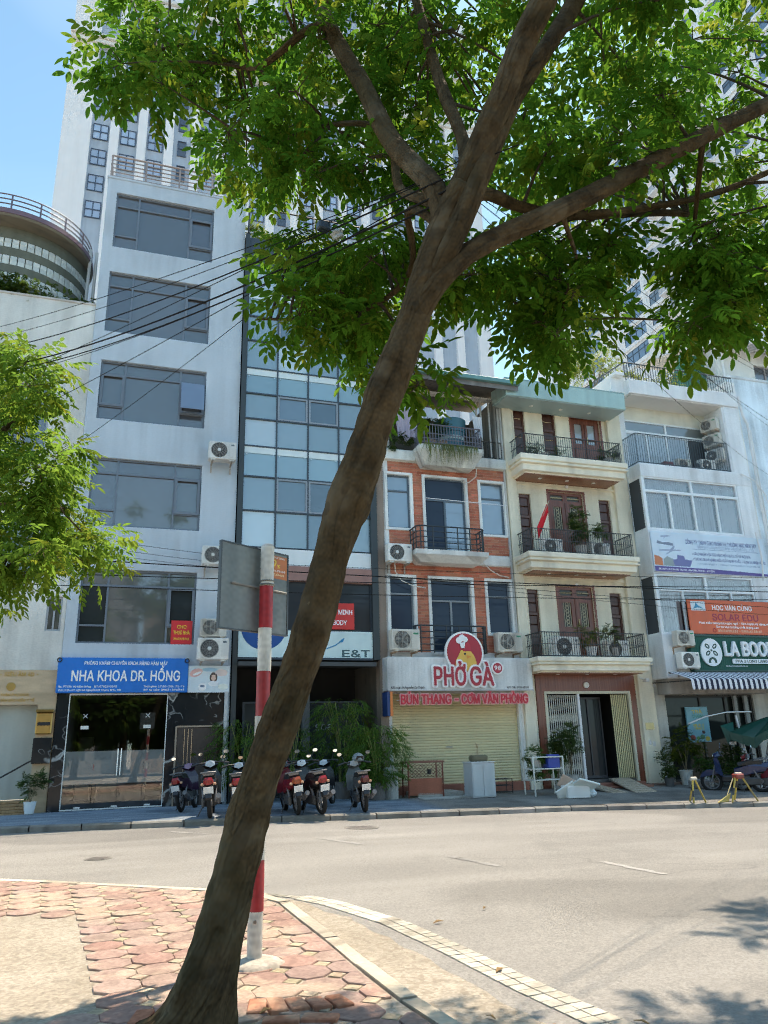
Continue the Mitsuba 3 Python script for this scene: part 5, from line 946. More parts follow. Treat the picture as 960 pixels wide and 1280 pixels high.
for x, z, r, c in ((17.42, 1.42, .1, (.35, .08, .08)), (17.62, 1.4, .07, (.12, .3, .1)), (17.8, 1.44, .09, (.1, .25, .15)), (17.98, 1.38, .09, (.55, .5, .1)), (17.85, 1.58, .06, (.1, .05, .05))): blob(po + "__print", x, z, r, r * .8, m("satin", *c, .1), .021)
# ---------------------------------------------------------------- pale blue house beyond
BB = thing("blue_house", "pale blue house wall at the right edge with a set-back upper storey", "building")
put(BB + "__wall", MB().box(21.32, 32, -12, .1, -.2, 14.5), m("matte", .64, .74, .79, .7)); put(BB + "__edge_strip", MB().box(20.92, 21.315, -9, .3, -.2, 14.2), m("matte", .70, .70, .66, .5)); put(BB + "__coping", MB().cbox(21.28, 32, -12, .14, 14.5, 14.62, .015), m("matte", .62, .66, .66, .5))
put(BB + "__upper_wall", wall([(23.4, 24.6, 14.95, 15.7)], 21.7, 32, 14.62, 16.3, -.8, -.6), m("matte", .74, .73, .68, .3)); put(BB + "__upper_flank", MB().box(21.7, 21.9, -8, -.8, 14.6, 16.3), m("matte", .7, .7, .66, .3)); window(BB, 23.4, 24.6, 14.95, 15.7, -.66, [(23.45, 23.97, 15.0, 15.65), (24.03, 24.55, 15.0, 15.65)], m("satin", .3, .28, .26, .2), m("pane", .1, .1, .1, 0))
rf = MB()
for i in range(40): x = 21.4 + i * .28; rf.add(*chull([(x, .35, 16.02), (x + .26, .35, 16.02), (x, -4, 17.2), (x + .26, -4, 17.2), (x + .08, .35, 16.07), (x + .18, .35, 16.07), (x + .08, -4, 17.25), (x + .18, -4, 17.25)]))
put(BB + "__roof", rf, m("matte", .36, .36, .36, .5)); put(BB + "__gutter_pipe", MB().tube([(21.75, -.5, 16.2), (21.75, -.5, 14.7)], .05, 8), WP, 50)
# ---------------------------------------------------------------- apartment towers behind
AT = thing("apartment_tower", "tall white apartment tower behind the clinic with grey window strips between white piers", "tower")
TW, TG = m("matte", .76, .77, .77, .08), m("matte", .40, .46, .52, .1); W0 = -48.0; SC = 1.362
tu = lambda u: .34 + (u - .34) * SC
put(AT + "__wall", MB().box(tu(-7.25), tu(27.3), -75, W0 - .35, 0, 92), TG)
parts(AT + "__corner_pier", MB().box(tu(-7.25), tu(-5.9), W0 - .4, W0 - .25, 0, 92).box(tu(-5.9), tu(-5.2), W0 - .4, W0 + .12, 0, 92), TW)
cols = [(-5.07 + 2.0 * i, -3.97 + 2.0 * i) for i in range(16)]
for i, (a, b) in enumerate(cols): put(AT + "__pier", MB().cbox(tu(b + .12), tu(cols[i + 1][0] - .12) if i + 1 < len(cols) else tu(27.3), W0 - .4, W0 + .12, 0, 92, .03), TW)
for z in (74.5, 81.6): parts(AT + "__cornice", MB().cbox(tu(-7.35), tu(27.4), W0 - .4, W0 + .7, z, z + .5, .06).cbox(tu(-7.3), tu(27.4), W0 - .4, W0 + .4, z - .5, z - .002, .06), m("matte", .66, .66, .62, .15))
put(AT + "__ledge", MB().box(tu(-7.1), tu(-5.4), W0 - .4, W0 - .12, 86, 88), TW)
TP, TF = m("pane", .36, .44, .56, 0), m("satin", .07, .10, .15, .1)
FH = 2.345 * SC
for i, (a, b) in enumerate(cols):
    a, b = tu(a), tu(b)
    for j in range(-3, 12):
        z1 = 1.5 + (47.3 - 1.5) * SC + j * FH; z0 = z1 - 1.42 * SC
        if any(z0 - .6 < zc_ < z1 + .6 for zc_ in (74.5, 81.6)): continue
        if i >= 2 and j < -2 and i < 12: continue
        mx, mz = (a + b) / 2, (z0 + z1) / 2; t = .05; hole = [sbox(x0, y0, x1, y1) for x0, x1 in ((a + .07, mx - t), (mx + t, b - .07)) for y0, y1 in ((z0 + .07, mz - t), (mz + t, z1 - .07))]
        narrow = i % 4 == 3
        if narrow: a2, b2 = a + .3, b - .3; hole = [sbox(a2 + .07, z0 + .07, b2 - .07, mz - t), sbox(a2 + .07, mz + t, b2 - .07, z1 - .07)]; out = sbox(a2, z0, b2, z1)
        else: out = sbox(a, z0, b, z1)
        k = put(AT + "__window", MB().poly(out.difference(unary_union(hole)), W0 - .34, W0 - .2), TF)
        put(k + "__pane", MB().poly(unary_union(hole).buffer(.01), W0 - .32, W0 - .28), tint(m("pane", .05, .05, .055, 0) if narrow else TP, RNG.uniform(.75, 1.15)))
RT = thing("apartment_tower", "tall white apartment tower behind the roof shrubs with long blue windows and ledges", "tower")
RW = m("matte", .76, .77, .76, .1); U0, S2 = 67.6, 1.94; tw = lambda w: 20.6 - (20.6 - w) * S2; tz = lambda z: 1.5 + (z - 1.5) * S2
# its flank faces left along the street: (w, z) drawn on the plane u = U0
def flank(key, shp, d0, d1, mat):
    e = MB().poly(shp, d0, d1); v, f = e.mesh(); return put(key, (np.column_stack([U0 - v[:, 1], v[:, 0], v[:, 2]]), f), mat)
wlo, whi = tw(-35.6), tw(9)
put(RT + "__body", MB().box(U0 + .3, U0 + 26, wlo, whi, 0, 100), RW)
R2W = [(-34.6, -34.1, .7), (-32.45, -31.4, .8), (-28.5, -25.7, 1.08), (-22.65, -19.85, 1.08), (-19.3, -18.1, .95), (-17.4, -16.4, .7), (-14.9, -13.9, .7), (-12.8, -11.2, .9), (-9.6, -8.4, .8), (-6.8, -4.2, 1.0)]
hls = []
for w0, w1, h in R2W:
    for j in range(-2, 13):
        z1 = tz(32.2 + .65 - .55 * 0) + j * 3.2 + (0 if h > 1 else -.25); hls.append((tw(w0), tw(w1), z1 - h * S2, z1))
put(RT + "__flank_wall", (lambda e: (np.column_stack([U0 - e[0][:, 1], e[0][:, 0], e[0][:, 2]]), e[1]))(MB().poly(sbox(wlo, 0, whi, 100).difference(unary_union([sbox(a, c, b, d) for a, b, c, d in hls])), -.3, 0).mesh()), RW)
for j in range(-3, 13): flank(RT + "__ledge", sbox(wlo - .1, tz(32.85) + j * 3.2 + .35, whi, tz(32.85) + j * 3.2 + .62), 0, .22, tint(RW, 1.05))
for w in (-33.2, -30.0, -24.2, -18.75 - .95, -15.6, -13.3, -10.4, -7.6): flank(RT + "__pier", sbox(tw(w) - .35, 0, tw(w) + .35, 100), .0, .26, tint(RW, 1.03))
for a, b, c, d in hls:
    n_ = max(1, int(round((b - a) / 1.4))); t = .06; hole = [sbox(a + (b - a) * i / n_ + t, y0, a + (b - a) * (i + 1) / n_ - t, y1) for i in range(n_) for y0, y1 in ((c + t, c + (d - c) * .62), (c + (d - c) * .62 + 2 * t, d - t))]
    k = flank(RT + "__window", sbox(a, c, b, d).difference(unary_union(hole)), -.14, -.02, m("satin", .06, .085, .11, .1)); flank(k + "__pane", unary_union(hole).buffer(.01), -.11, -.07, tint(m("pane", .13, .19, .27, 0) if n_ > 2 else m("pane", .10, .12, .14, 0), RNG.uniform(.7, 1.2)))
for j in range(-1, 9):
    z = tz(32.85) + j * 3.2 - 2.6
    for w in (-16.9, -12.0):
        k = put(RT + "__balcony", MB().box(U0 - 1.2, U0 + .1, tw(w) - 1.3, tw(w) + 1.3, z - .2, z), RW); put(k + "__railing", MB().box(U0 - 1.2, U0 - 1.12, tw(w) - 1.3, tw(w) + 1.3, z + .85, z + .95).box(U0 - 1.2, U0 - 1.16, tw(w) - 1.3, tw(w) + 1.3, z + .02, z + .75), m("satin", .42, .44, .46, .2))
# ---------------------------------------------------------------- things on the far pavement
def wz(u, w): return float(walk_z(u, w))
tb = thing("folding_stand", "rusty red mesh-fronted steel stand on the pavement at the left end of the yellow shutter", "stand"); u0, u1, w0, w1 = 7.45, 8.42, .55, 1.0; z0, zt = wz(7.9, .8), .98; RST = m("matte", .22, .07, .05, .6)
for x in (u0, u1):
    for w in (w0, w1): put(tb + "__leg", MB().bar((x, w, z0), (x, w, zt), .02, 5), RST)
put(tb + "__top", MB().cbox(u0 - .05, u1 + .05, w0 - .04, w1 + .04, zt, zt + .045, .008), m("matte", .22, .10, .07, .6)); mh = MB()
for i in range(-5, 11):
    for sg in (1, -1):
        xa = u0 + i * .1 + (0 if sg > 0 else .4); t0, t1 = 0, 1; xb = xa + sg * .4
        p = np.array([xa, .62]); q = np.array([xb, .96]); lo, hi = u0, u1; d = q - p
        ts = sorted([(lo - p[0]) / d[0], (hi - p[0]) / d[0]]); a, b = max(0, ts[0]), min(1, ts[1])
        if b - a > .05: mh.bar((p[0] + d[0] * a, w1, p[1] + d[1] * a), (p[0] + d[0] * b, w1, p[1] + d[1] * b), .006, 4)
put(tb + "__mesh", mh, RST); put(tb + "__panel", MB().cbox(u0 + .02, u1 - .02, w1 - .03, w1, z0 + .06, .60, .006), m("matte", .36, .13, .08, .5)); put(tb + "__cup", MB().lathe([(0, .70), (.05, .70), (.06, .82), (0, .82)], (8.02, w1 + .06, 0), 12), BLACK)
cy_ = thing("concrete_stub", "grey concrete pipe post at the foot of the feathery plants", "post"); z0 = wz(7.0, 1.0); put(cy_, MB().lathe([(0, z0), (.19, z0), (.19, z0 + .74), (.16, z0 + .78), (.13, z0 + .78), (.12, z0 + .5), (0, z0 + .5)], (6.98, .95, 0), 20), m("matte", .48, .49, .47, .5), 40)
cbn = thing("steel_cabinet", "grey metal cabinet standing on the pavement in front of the yellow shutter", "cabinet"); z0 = wz(9.4, 1.3); put(cbn + "__body", MB().cbox(9.02, 9.68, 1.0, 1.55, z0, z0 + .86, .012), m("satin", .52, .55, .56, .3)); put(cbn + "__door", MB().cbox(9.34, 9.66, 1.55, 1.565, z0 + .03, z0 + .83, .006).cbox(9.04, 9.325, 1.55, 1.563, z0 + .03, z0 + .83, .006), m("satin", .47, .51, .53, .3)); put(cbn + "__top", MB().cbox(9.0, 9.7, .98, 1.57, z0 + .86, z0 + .885, .006), m("satin", .6, .62, .62, .3))
bw = thing("stone_bowl", "dark oval stone bowl with a thin sprig on top of the grey cabinet", "bowl"); put(bw + "__bowl", MB().cbox(9.12, 9.58, 1.12, 1.42, z0 + .885, z0 + 1.05, .045), m("matte", .16, .14, .09, .5)); put(bw + "__sprig", MB().tube([(9.32, 1.28, z0 + 1.0), (9.33, 1.28, z0 + 1.2), (9.3, 1.28, z0 + 1.36)], .01, 5).tube([(9.33, 1.28, z0 + 1.2), (9.37, 1.28, z0 + 1.32)], .008, 5), m("matte", .3, .16, .08, .3))
rk = thing("wire_shelf", "low dark wire shelf on the pavement right of the grey cabinet", "shelf"); z0 = wz(10.1, .8); wr = MB()
for zz in (.05, .22, .38):
    for w in (.55, .9): wr.bar((9.8, w, z0 + zz), (10.5, w, z0 + zz), .01, 4)
    for x in np.linspace(9.8, 10.5, 8): wr.bar((x, .55, z0 + zz), (x, .9, z0 + zz), .006, 4)
for x in (9.8, 10.5):
    for w in (.55, .9): wr.bar((x, w, z0), (x, w, z0 + .4), .012, 4)
put(rk, wr, BLACK)
sr = thing("shoe_rack", "pale tubular rack on the pavement holding pot plants and a blue crate", "rack"); z0 = wz(11.0, 1.6); SRM = m("satin", .66, .66, .60, .3); u0, u1, w0, w1 = 10.72, 11.62, 1.2, 1.75
for x in (u0, u1):
    for w in (w0, w1): put(sr + "__leg", MB().bar((x, w, z0 - .02), (x, w, z0 + 1.0), .022, 6), SRM)
for zz in (.40, .68, .98):
    for w in (w0, w1): put(sr + "__rail", MB().bar((u0, w, z0 + zz), (u1, w, z0 + zz), .018, 6), SRM)
    for x in (u0, u1): put(sr + "__rail", MB().bar((x, w0, z0 + zz), (x, w1, z0 + zz), .018, 6), SRM)
    if zz < .9: put(sr + "__shelf", MB().box(u0, u1, w0, w1, z0 + zz - .01, z0 + zz + .004), m("satin", .5, .5, .46, .4))
bc = thing("crate", "blue plastic crate on the pale tubular rack", "crate"); put(bc, MB().cbox(11.2, 11.56, 1.3, 1.72, z0 + .69, z0 + 1.04, .02), m("satin", .02, .05, .30, .2))
potted("dark herb pot on the upper shelf of the pale rack", (10.95, 1.45, z0 + .69), .13, .22, (.2, .18, .2), 110, SPR_SMALL, (.075, .14, .035), TER, stem=False, fz=.14); potted("small pot plant on the lower shelf of the pale rack", (10.95, 1.45, z0 + .41), .11, .16, (.15, .13, .1), 60, SPR_SMALL, (.075, .14, .035), TER, stem=False, fz=.04)
FM = m("matte", .80, .80, .78, .12)
def foam(label, mat4, dims, c=FM):
    k = thing("foam_box", label, "box"); x, y, z = dims; k2 = put(k, MB().cbox(-x / 2, x / 2, -y / 2, y / 2, 0, z, .012, mat4), c); return k
z0 = wz(11.6, 2.2)
foam("white foam box standing open on the pavement beside the pale rack", M4((11.62, 2.25, z0), .1), (.62, .42, .30)); foam("white foam lid leaning back on the foam box on the pavement", M4((11.78, 2.45, z0 + .28), -.1, .45, .25), (.66, .5, .05), m("matte", .74, .80, .78, .1)); foam("white foam panel tilted up at the left of the foam boxes", M4((11.35, 2.3, z0 + .10), .2, 1.05, -.5), (.55, .5, .05), m("matte", .78, .79, .74, .15)); foam("pinkish cardboard sheet sticking up behind the foam boxes", M4((11.5, 2.05, z0 + .35), .3, 1.2, .5), (.4, .35, .03), m("matte", .62, .45, .34, .2))
k = thing("plastic_bag", "crumpled clear plastic bag on the pavement right of the foam boxes", "bag"); v, f = trimesh.creation.icosphere(2, .13).vertices, trimesh.creation.icosphere(2, .13).faces; v = np.array(v) * (1 + .5 * (meshkit.noise(np.array(v) * 14)[:, None] - .5)) * [1.1, 1, .9] + [12.05, 2.3, z0 + .1]; put(k, (v, np.array(f)), m("gloss", .55, .62, .66, .1))
for nm, (a, b, c, d), lab in (("wide wooden ramp leading up to the cream townhouse door", (14.15, 14.85, .05, 1.75), "r"), ("narrow pale ramp at the left of the brown door steps", (12.95, 13.3, .8, 1.65), "l")):
    k = thing("ramp", nm, "ramp"); zl, zh = wz(14.4, d) + .02, .33 if lab == "r" else .22
    pts = [(a, c, zh - .05), (b, c, zh - .05), (a, c, zh), (b, c, zh), (a - .35 * (lab == "r") + .2 * (lab == "l"), d, zl - .03), (b - .35 * (lab == "r") + .35 * (lab == "l"), d, zl - .03), (a - .35 * (lab == "r") + .2 * (lab == "l"), d, zl), (b - .35 * (lab == "r") + .35 * (lab == "l"), d, zl)]
    put(k + "__board", MB().add(*chull(pts)), m("wood", .40, .34, .26, .4))
    for i in range(8): t = (i + .5) / 8; put(k + "__cleat", MB().add(*chull([(x - (.35 * t if lab == "r" else -.25 * t), c + (d - c) * t + e, zh + (zl - zh) * t + h) for x in (a + .03, b - .03) for e in (-.02, .02) for h in (0, .018)])), m("wood", .32, .27, .2, .4))
potted("clipped leafy shrub in front of the folding gate, right of the pale rack", (12.45, .75, wz(12.4, .7)), .2, .42, (.48, .38, .48), 420, SPR_SMALL, (.055, .10, .03), TER, fz=.95, scale=1.05); potted("thin straggly stems behind the pale rack by the folding gate", (12.2, .45, wz(12.2, .4)), .16, .3, (.3, .25, .5), 130, SPR_SMALL, (.075, .14, .035), TER, fz=.55)
WPOT = m("satin", .62, .63, .60, .3)
potted("small bush in a dark pot at the right brown door jamb", (15.75, .75, wz(15.7, .7)), .16, .25, (.3, .25, .35), 190, SPR_SMALL, (.06, .10, .03), m("matte", .1, .1, .1, .4), fz=.3); potted("tall croton bush in a white pot left of the dark shop glass", (16.5, .6, wz(16.5, .6)), .2, .42, (.5, .4, .55), 380, SPR_SMALL, (.07, .10, .02), WPOT, fz=.75, yellow=.5); potted("green bush in a white pot in front of the croton bush", (16.75, 1.25, wz(16.7, 1.2)), .16, .36, (.36, .3, .36), 240, SPR_SMALL, (.055, .12, .03), WPOT, fz=.3); potted("broad low bush under the blue poster", (17.7, 1.0, wz(17.7, 1)), .22, .3, (.75, .4, .4), 420, SPR_SMALL, (.045, .085, .025), m("satin", .45, .47, .46, .3), fz=.4); potted("low spreading plant in a white trough near the parked blue motorbike", (17.55, 1.75, wz(17.5, 1.7)), .2, .18, (.5, .3, .25), 180, SPR_SMALL, (.05, .09, .03), WPOT, fz=.16)
k = thing("foam_trough", "white foam trough lying by the plants near the blue motorbike", "trough"); put(k, MB().cbox(17.75, 18.2, 1.9, 2.15, wz(17.9, 2), wz(17.9, 2) + .14, .02), FM); k = thing("stone_block", "grey stone block on the pavement below the pot plants", "stone"); put(k, MB().cbox(16.0, 16.5, 1.2, 1.6, wz(16.2, 1.4) - .02, wz(16.2, 1.4) + .24, .05), m("matte", .25, .24, .22, .5))
YB, KB = m("satin", .46, .34, .06, .8), m("satin", .04, .04, .04, .3)
def barrier(label, u, w, s, spread):
    k = thing("barrier_stand", label, "barrier"); z = wz(u, w)
    for i, (du, dw) in enumerate(((-spread, .12), (spread, .12), (0, -.25))):
        p, q = np.array([u + du * s, w + dw, z]), np.array([u + du * .18 * s, w, z + .68 * s])
        for j in range(4): a, b = p + (q - p) * j / 4, p + (q - p) * (j + 1) / 4; put(k + "__leg_band", MB().bar(a, b, .022, 8), (YB, KB)[(j == 1 and i == 0) or (j == 2 and i == 2)])
    put(k + "__head", MB().bar((u - .1 * s, w, z + .68 * s), (u + .1 * s, w, z + .68 * s), .045, 8), m("satin", .5, .47, .4, .3)); return k
barrier("pale yellow barrier stand at the kerb, left of the yellow tripod one", 13.95, 4.0, .82, .22); k = barrier("yellow and black barrier stand at the kerb with a red top", 15.25, 4.1, .95, .42); put(k + "__red_cap", MB().cbox(15.12, 15.38, 4.0, 4.2, wz(15.2, 4.1) + .54, wz(15.2, 4.1) + .66, .03), m("satin", .25, .05, .035, .6))
br_ = thing("broom", "worn straw broom lying at the foot of the yellow barrier stand", "broom"); z0 = wz(14.75, 4.0); put(br_ + "__head", MB().add(*chull([(14.50, 4.1, z0), (14.80, 3.95, z0), (14.85, 4.1, z0), (14.45, 4.2, z0), (14.85, 4.0, z0 + .1), (15.00, 4.05, z0 + .2)])), m("matte", .45, .38, .13, .5)); put(br_ + "__handle", MB().bar((14.90, 4.02, z0 + .15), (15.40, 3.8, z0 + .6), .015, 5), m("matte", .4, .35, .2, .3))
PF = FR @ M4((-1.25, 0, 0))
pa = thing("parasol", "half-folded dark green parasol leaning by the shop front at the right edge", "parasol"); z0 = wz(18.2, 1.2)
put(pa + "__pole", MB().bar((18.35, 1.3, z0), (18.18, 1.15, 2.05), .03, 8), ALU); put(pa + "__arm", MB().tube([(17.5, 1.3, 1.82), (18.2, 1.25, 2.02), (19.0, 1.25, 2.14), (19.9, 1.3, 2.14)], .028, 7), m("steel", .75, .75, .75, .1), 50, PF)
cv = []
for a in np.linspace(0, 2 * math.pi, 25)[:-1]:
    r = 1 + .1 * math.cos(6 * a); cv.append((20.35 + 1.5 * r * math.cos(a), 1.6 + .9 * r * math.sin(a), 1.62 + .16 * math.cos(a) + .1 * math.cos(6 * a)))
cv.append((20.5, 1.6, 2.05)); nv = len(cv) - 1; cf = [[i, (i + 1) % nv, nv] for i in range(nv)]; low = [(x, y, z - .26 - .05 * math.sin(i * 2)) for i, (x, y, z) in enumerate(cv[:-1])]
cf += [[i, nv + 1 + i, (i + 1) % nv] for i in range(nv)] + [[(i + 1) % nv, nv + 1 + i, nv + 1 + (i + 1) % nv] for i in range(nv)]
put(pa + "__canopy", (np.array(cv + low), np.array(cf)), m("satin", .006, .055, .04, .3), False, PF); put(pa + "__fold", MB().add(*chull([(18.75, 1.2, 1.75), (19.2, 1.25, 1.85), (18.85, 1.3, 1.2), (19.15, 1.3, 1.25), (19.0, 1.45, 1.5)])), m("satin", .008, .075, .055, .4), False, PF); put(pa + "__tag", MB().box(18.75, 19.0, 1.47, 1.48, 1.2, 1.28), m("satin", .7, .7, .7, .1), False, PF)
put(pa + "__stem", MB().bar((19.6, 1.6, z0 - .05), (20.4, 1.6, 2.0), .03, 8), m("satin", .3, .3, .3, .2), False, PF)
# feathery bamboo in front of the glass office
def bamboo(label, loc, h, r, n, stems, sc=1.0):
    k = thing("bamboo_plant", label, "plant"); z = wz(loc[0], loc[1]); pot(k + "__pot", (loc[0], loc[1], z), .24, .42, m("matte", .2, .19, .18, .4), .85)
    for i in range(stems):
        a = RNG.uniform(0, 6.28); e = r * RNG.uniform(.2, .8); put(k + "__stem", MB().tube([(loc[0] + .08 * math.cos(a), loc[1] + .08 * math.sin(a), z + .3), (loc[0] + .3 * e * math.cos(a), loc[1] + .3 * e * math.sin(a), z + h * .6), (loc[0] + e * math.cos(a), loc[1] + .6 * e * math.sin(a), z + h)], [.016, .013, .006], 5), m("satin", .20, .22, .06, .3))
    p, d = [], []
    for _ in range(n):
        a = RNG.uniform(0, 6.28); t = RNG.uniform(.28, 1.05); rr = r * (.35 + .75 * math.sin(min(1, t) * 2.4)) * math.sqrt(RNG.uniform()); p.append((loc[0] + rr * math.cos(a), loc[1] + .6 * rr * math.sin(a), z + h * t)); d.append((math.cos(a), .8 * math.sin(a), RNG.uniform(-.7, .3)))
    Vs, Fs = scatter(SPR_BAMBOO, np.array(p), np.array(d), RNG.normal(0, .4, n), RNG.uniform(.8, 1.4, n) * sc); leaves(k + "__foliage", Vs, Fs, green(n, (.115, .215, .045), .35, .25), FR)
bamboo("feathery bamboo in a pot beside the dark door panel, left of the trunk", (3.25, .15, 0), 1.95, .75, 330, 7); bamboo("feathery bamboo right of the trunk, rising to the glass office sign", (5.9, .2, 0), 2.45, .8, 330, 8, 1.1); bamboo("dense feathery bamboo beside the concrete pipe post at the yellow shutter", (6.6, .95, 0), 1.75, .75, 480, 8); bamboo("slim bamboo just right of the trunk behind the parked motorbikes", (4.55, .2, 0), 1.8, .5, 130, 5)
# ---------------------------------------------------------------- motorbikes
def bike_proto(paint, trim, lampc=(.26, .012, .012)):
    P = Proto(); TY, RIMM, ENG, KB_ = m("matte", .022, .022, .023, .3), m("satin", .16, .16, .165, .2), m("satin", .07, .07, .073, .3), m("satin", .03, .03, .032, .2)
    for nm, x in (("front_wheel", .62), ("rear_wheel", -.62)):
        P.add(nm, MB().ring((x, 0, .285), .245, .045, 32, 10), TY, True); sp = MB().ring((x, 0, .285), .20, .018, 28, 6)
        for k in range(5): a = k * 1.2566; sp.bar((x, 0, .285), (x + .2 * math.cos(a), 0, .285 + .2 * math.sin(a)), .014, 5)
        sp.disc((x, -.05, .285), .06, .1, 14); P.add(nm + "__rim", sp, RIMM)
    P.add("body_panel", MB().add(*chull([(-.88, -.05, .77), (-.88, .05, .77), (-.82, -.11, .66), (-.82, .11, .66), (-.35, -.17, .72), (-.35, .17, .72), (-.3, -.17, .48), (-.3, .17, .48), (.02, -.13, .60), (.02, .13, .60), (.02, -.13, .40), (.02, .13, .40), (-.75, -.1, .56), (-.75, .1, .56)])), paint)
    P.add("floorboard", MB().cbox(-.05, .36, -.13, .13, .28, .44, .03), KB_); P.add("seat", MB().add(*chull([(-.72, -.10, .80), (-.72, .10, .80), (-.68, -.13, .74), (-.68, .13, .74), (-.1, -.12, .70), (-.1, .12, .70), (-.08, -.07, .76), (-.08, .07, .76), (-.35, -.13, .82), (-.35, .13, .82), (-.6, -.12, .84), (-.6, .12, .84)])), m("satin", .028, .027, .027, .2), 40)
    P.add("leg_shield", MB().add(*chull([(.30, -.2, .42), (.30, .2, .42), (.36, -.21, .75), (.36, .21, .75), (.42, -.1, .95), (.42, .1, .95), (.48, -.17, .55), (.48, .17, .55), (.5, -.08, .88), (.5, .08, .88)])), paint); P.add("front_fender", MB().add(*chull([(.62 + .31 * math.cos(a), y, .285 + .32 * math.sin(a)) for a in (.35, .8, 1.3, 1.9, 2.4) for y in (-.07, .07)] + [(.62 + .25 * math.cos(a), y, .285 + .25 * math.sin(a)) for a in (.5, 2.2) for y in (-.065, .065)])), paint)
    P.add("fork", MB().bar((.62, -.08, .285), (.45, -.07, .8), .022, 6).bar((.62, .08, .285), (.45, .07, .8), .022, 6), RIMM); P.add("head_cowl", MB().add(*chull([(.30, -.17, .98), (.30, .17, .98), (.46, -.13, .94), (.46, .13, .94), (.36, -.12, 1.06), (.36, .12, 1.06), (.5, -.06, 1.0), (.5, .06, 1.0), (.44, -.08, .88), (.44, .08, .88)])), paint); P.add("dash_trim", MB().add(*chull([(.29, -.10, .97), (.29, .10, .97), (.315, -.09, 1.05), (.315, .09, 1.05), (.30, 0, 1.075), (.285, 0, .93)])), trim)
    P.add("headlight", MB().add(*chull([(.50, -.07, .93), (.50, .07, .93), (.52, 0, .97), (.48, -.05, 1.0), (.48, .05, 1.0)])), m("gloss", .6, .62, .64, 0)); P.add("handlebar", MB().tube([(.26, -.36, 1.0), (.3, -.22, 1.03), (.36, 0, 1.02), (.3, .22, 1.03), (.26, .36, 1.0)], .016, 6), KB_); 
    for s in (-1, 1):
        P.add("grip" + ("" if s < 0 else "_001"), MB().bar((.24, s * .39, .99), (.285, s * .26, 1.02), .022, 7), KB_)
        st = MB().tube([(.30, s * .22, 1.03), (.31, s * .27, 1.14), (.28, s * .33, 1.20)], .008, 5); P.add("mirror_stem" + ("" if s < 0 else "_001"), st, KB_)
        mr = MB(); mr.add(*chull([(.285 + .02 * (q > 5), s * .34 + .065 * math.cos(q % 6 * 1.047), 1.225 + .045 * math.sin(q % 6 * 1.047)) for q in range(12)])); P.add("mirror" + ("" if s < 0 else "_001"), mr, KB_)
        mf = MB().add(*chull([(.283 - .003 * (q > 7), s * .34 + .058 * math.cos(q % 8 * .785), 1.225 + .039 * math.sin(q % 8 * .785)) for q in range(16)])); P.add("mirror" + ("" if s < 0 else "_001") + "__glass", mf, "mirror")
        P.add("turn_signal" + ("" if s < 0 else "_001"), MB().cbox(-.88, -.82, s * .12 - .03, s * .12 + .03, .62, .67, .012), m("gloss", .55, .32, .2, 0))
    P.add("tail_light", MB().add(*chull([(-.93, -.06, .72), (-.93, .06, .72), (-.86, -.11, .66), (-.86, .11, .66), (-.9, -.07, .77), (-.9, .07, .77), (-.92, -.04, .63), (-.92, .04, .63)])), ("gloss", lampc, 0)); P.add("grab_rail", MB().tube([(-.5, -.14, .84), (-.8, -.14, .86), (-.9, 0, .87), (-.8, .14, .86), (-.5, .14, .84)], .015, 6), RIMM)
    P.add("rear_fender", MB().add(*chull([(-.86, -.07, .62), (-.86, .07, .62), (-1.0, -.06, .40), (-1.0, .06, .40), (-.97, -.06, .36), (-.97, .06, .36), (-.78, -.07, .62), (-.78, .07, .62)])), KB_); P.add("number_plate", MB().cbox(-.095, .095, -.07, .07, -.004, .004, .003, M4((-.965, 0, .53), 0, 0, 1.25) @ M4((0, 0, 0), math.pi / 2)), m("satin", .78, .78, .76, .1))
    pm_ = MB()
    for zz, n_, x0 in ((.022, 4, -.05), (-.028, 5, -.065)):
        for q in range(n_): pm_.box(x0 + q * .028, x0 + q * .028 + .017, zz - .016, zz + .016, .0042, .0052)
    P.add("number_plate__marks", pm_ if False else MB().add(*[a for a in ((pm_.mesh()[0] @ (M4((-.965, 0, .53), 0, 0, 1.25) @ M4((0, 0, 0), math.pi / 2))[:3, :3].T + [-.965, 0, .53]), pm_.mesh()[1])]), m("satin", .06, .06, .07, 0))
    P.add("engine", MB().cbox(-.35, .05, -.14, .14, .2, .45, .04).cbox(-.62, -.2, .09, .16, .2, .4, .03), ENG); P.add("exhaust", MB().tube([(-.1, -.15, .24), (-.4, -.17, .26), (-.55, -.18, .30), (-.9, -.19, .42)], [.02, .03, .05, .05], 10), m("satin", .16, .16, .165, .2), 40); P.add("shock_absorber", MB().bar((-.6, .12, .3), (-.45, .13, .62), .025, 7).bar((-.6, -.12, .3), (-.45, -.13, .62), .025, 7), RIMM); P.add("side_stand", MB().bar((-.1, .12, .26), (-.18, .27, .01), .012, 5), ENG)
    return P
BKP = [bike_proto(m("gloss", .015, .015, .018, .1), m("gloss", .55, .58, .62, 0)), bike_proto(m("gloss", .015, .03, .09, .1), m("gloss", .3, .36, .42, 0)), bike_proto(m("gloss", .16, .012, .02, .1), m("gloss", .08, .08, .08, 0), (.3, .06, .015)), bike_proto(m("gloss", .09, .092, .096, .1), m("gloss", .35, .37, .38, 0), (.10, .02, .015)), bike_proto(m("gloss", .03, .012, .034, .1), m("gloss", .2, .1, .2, 0))]
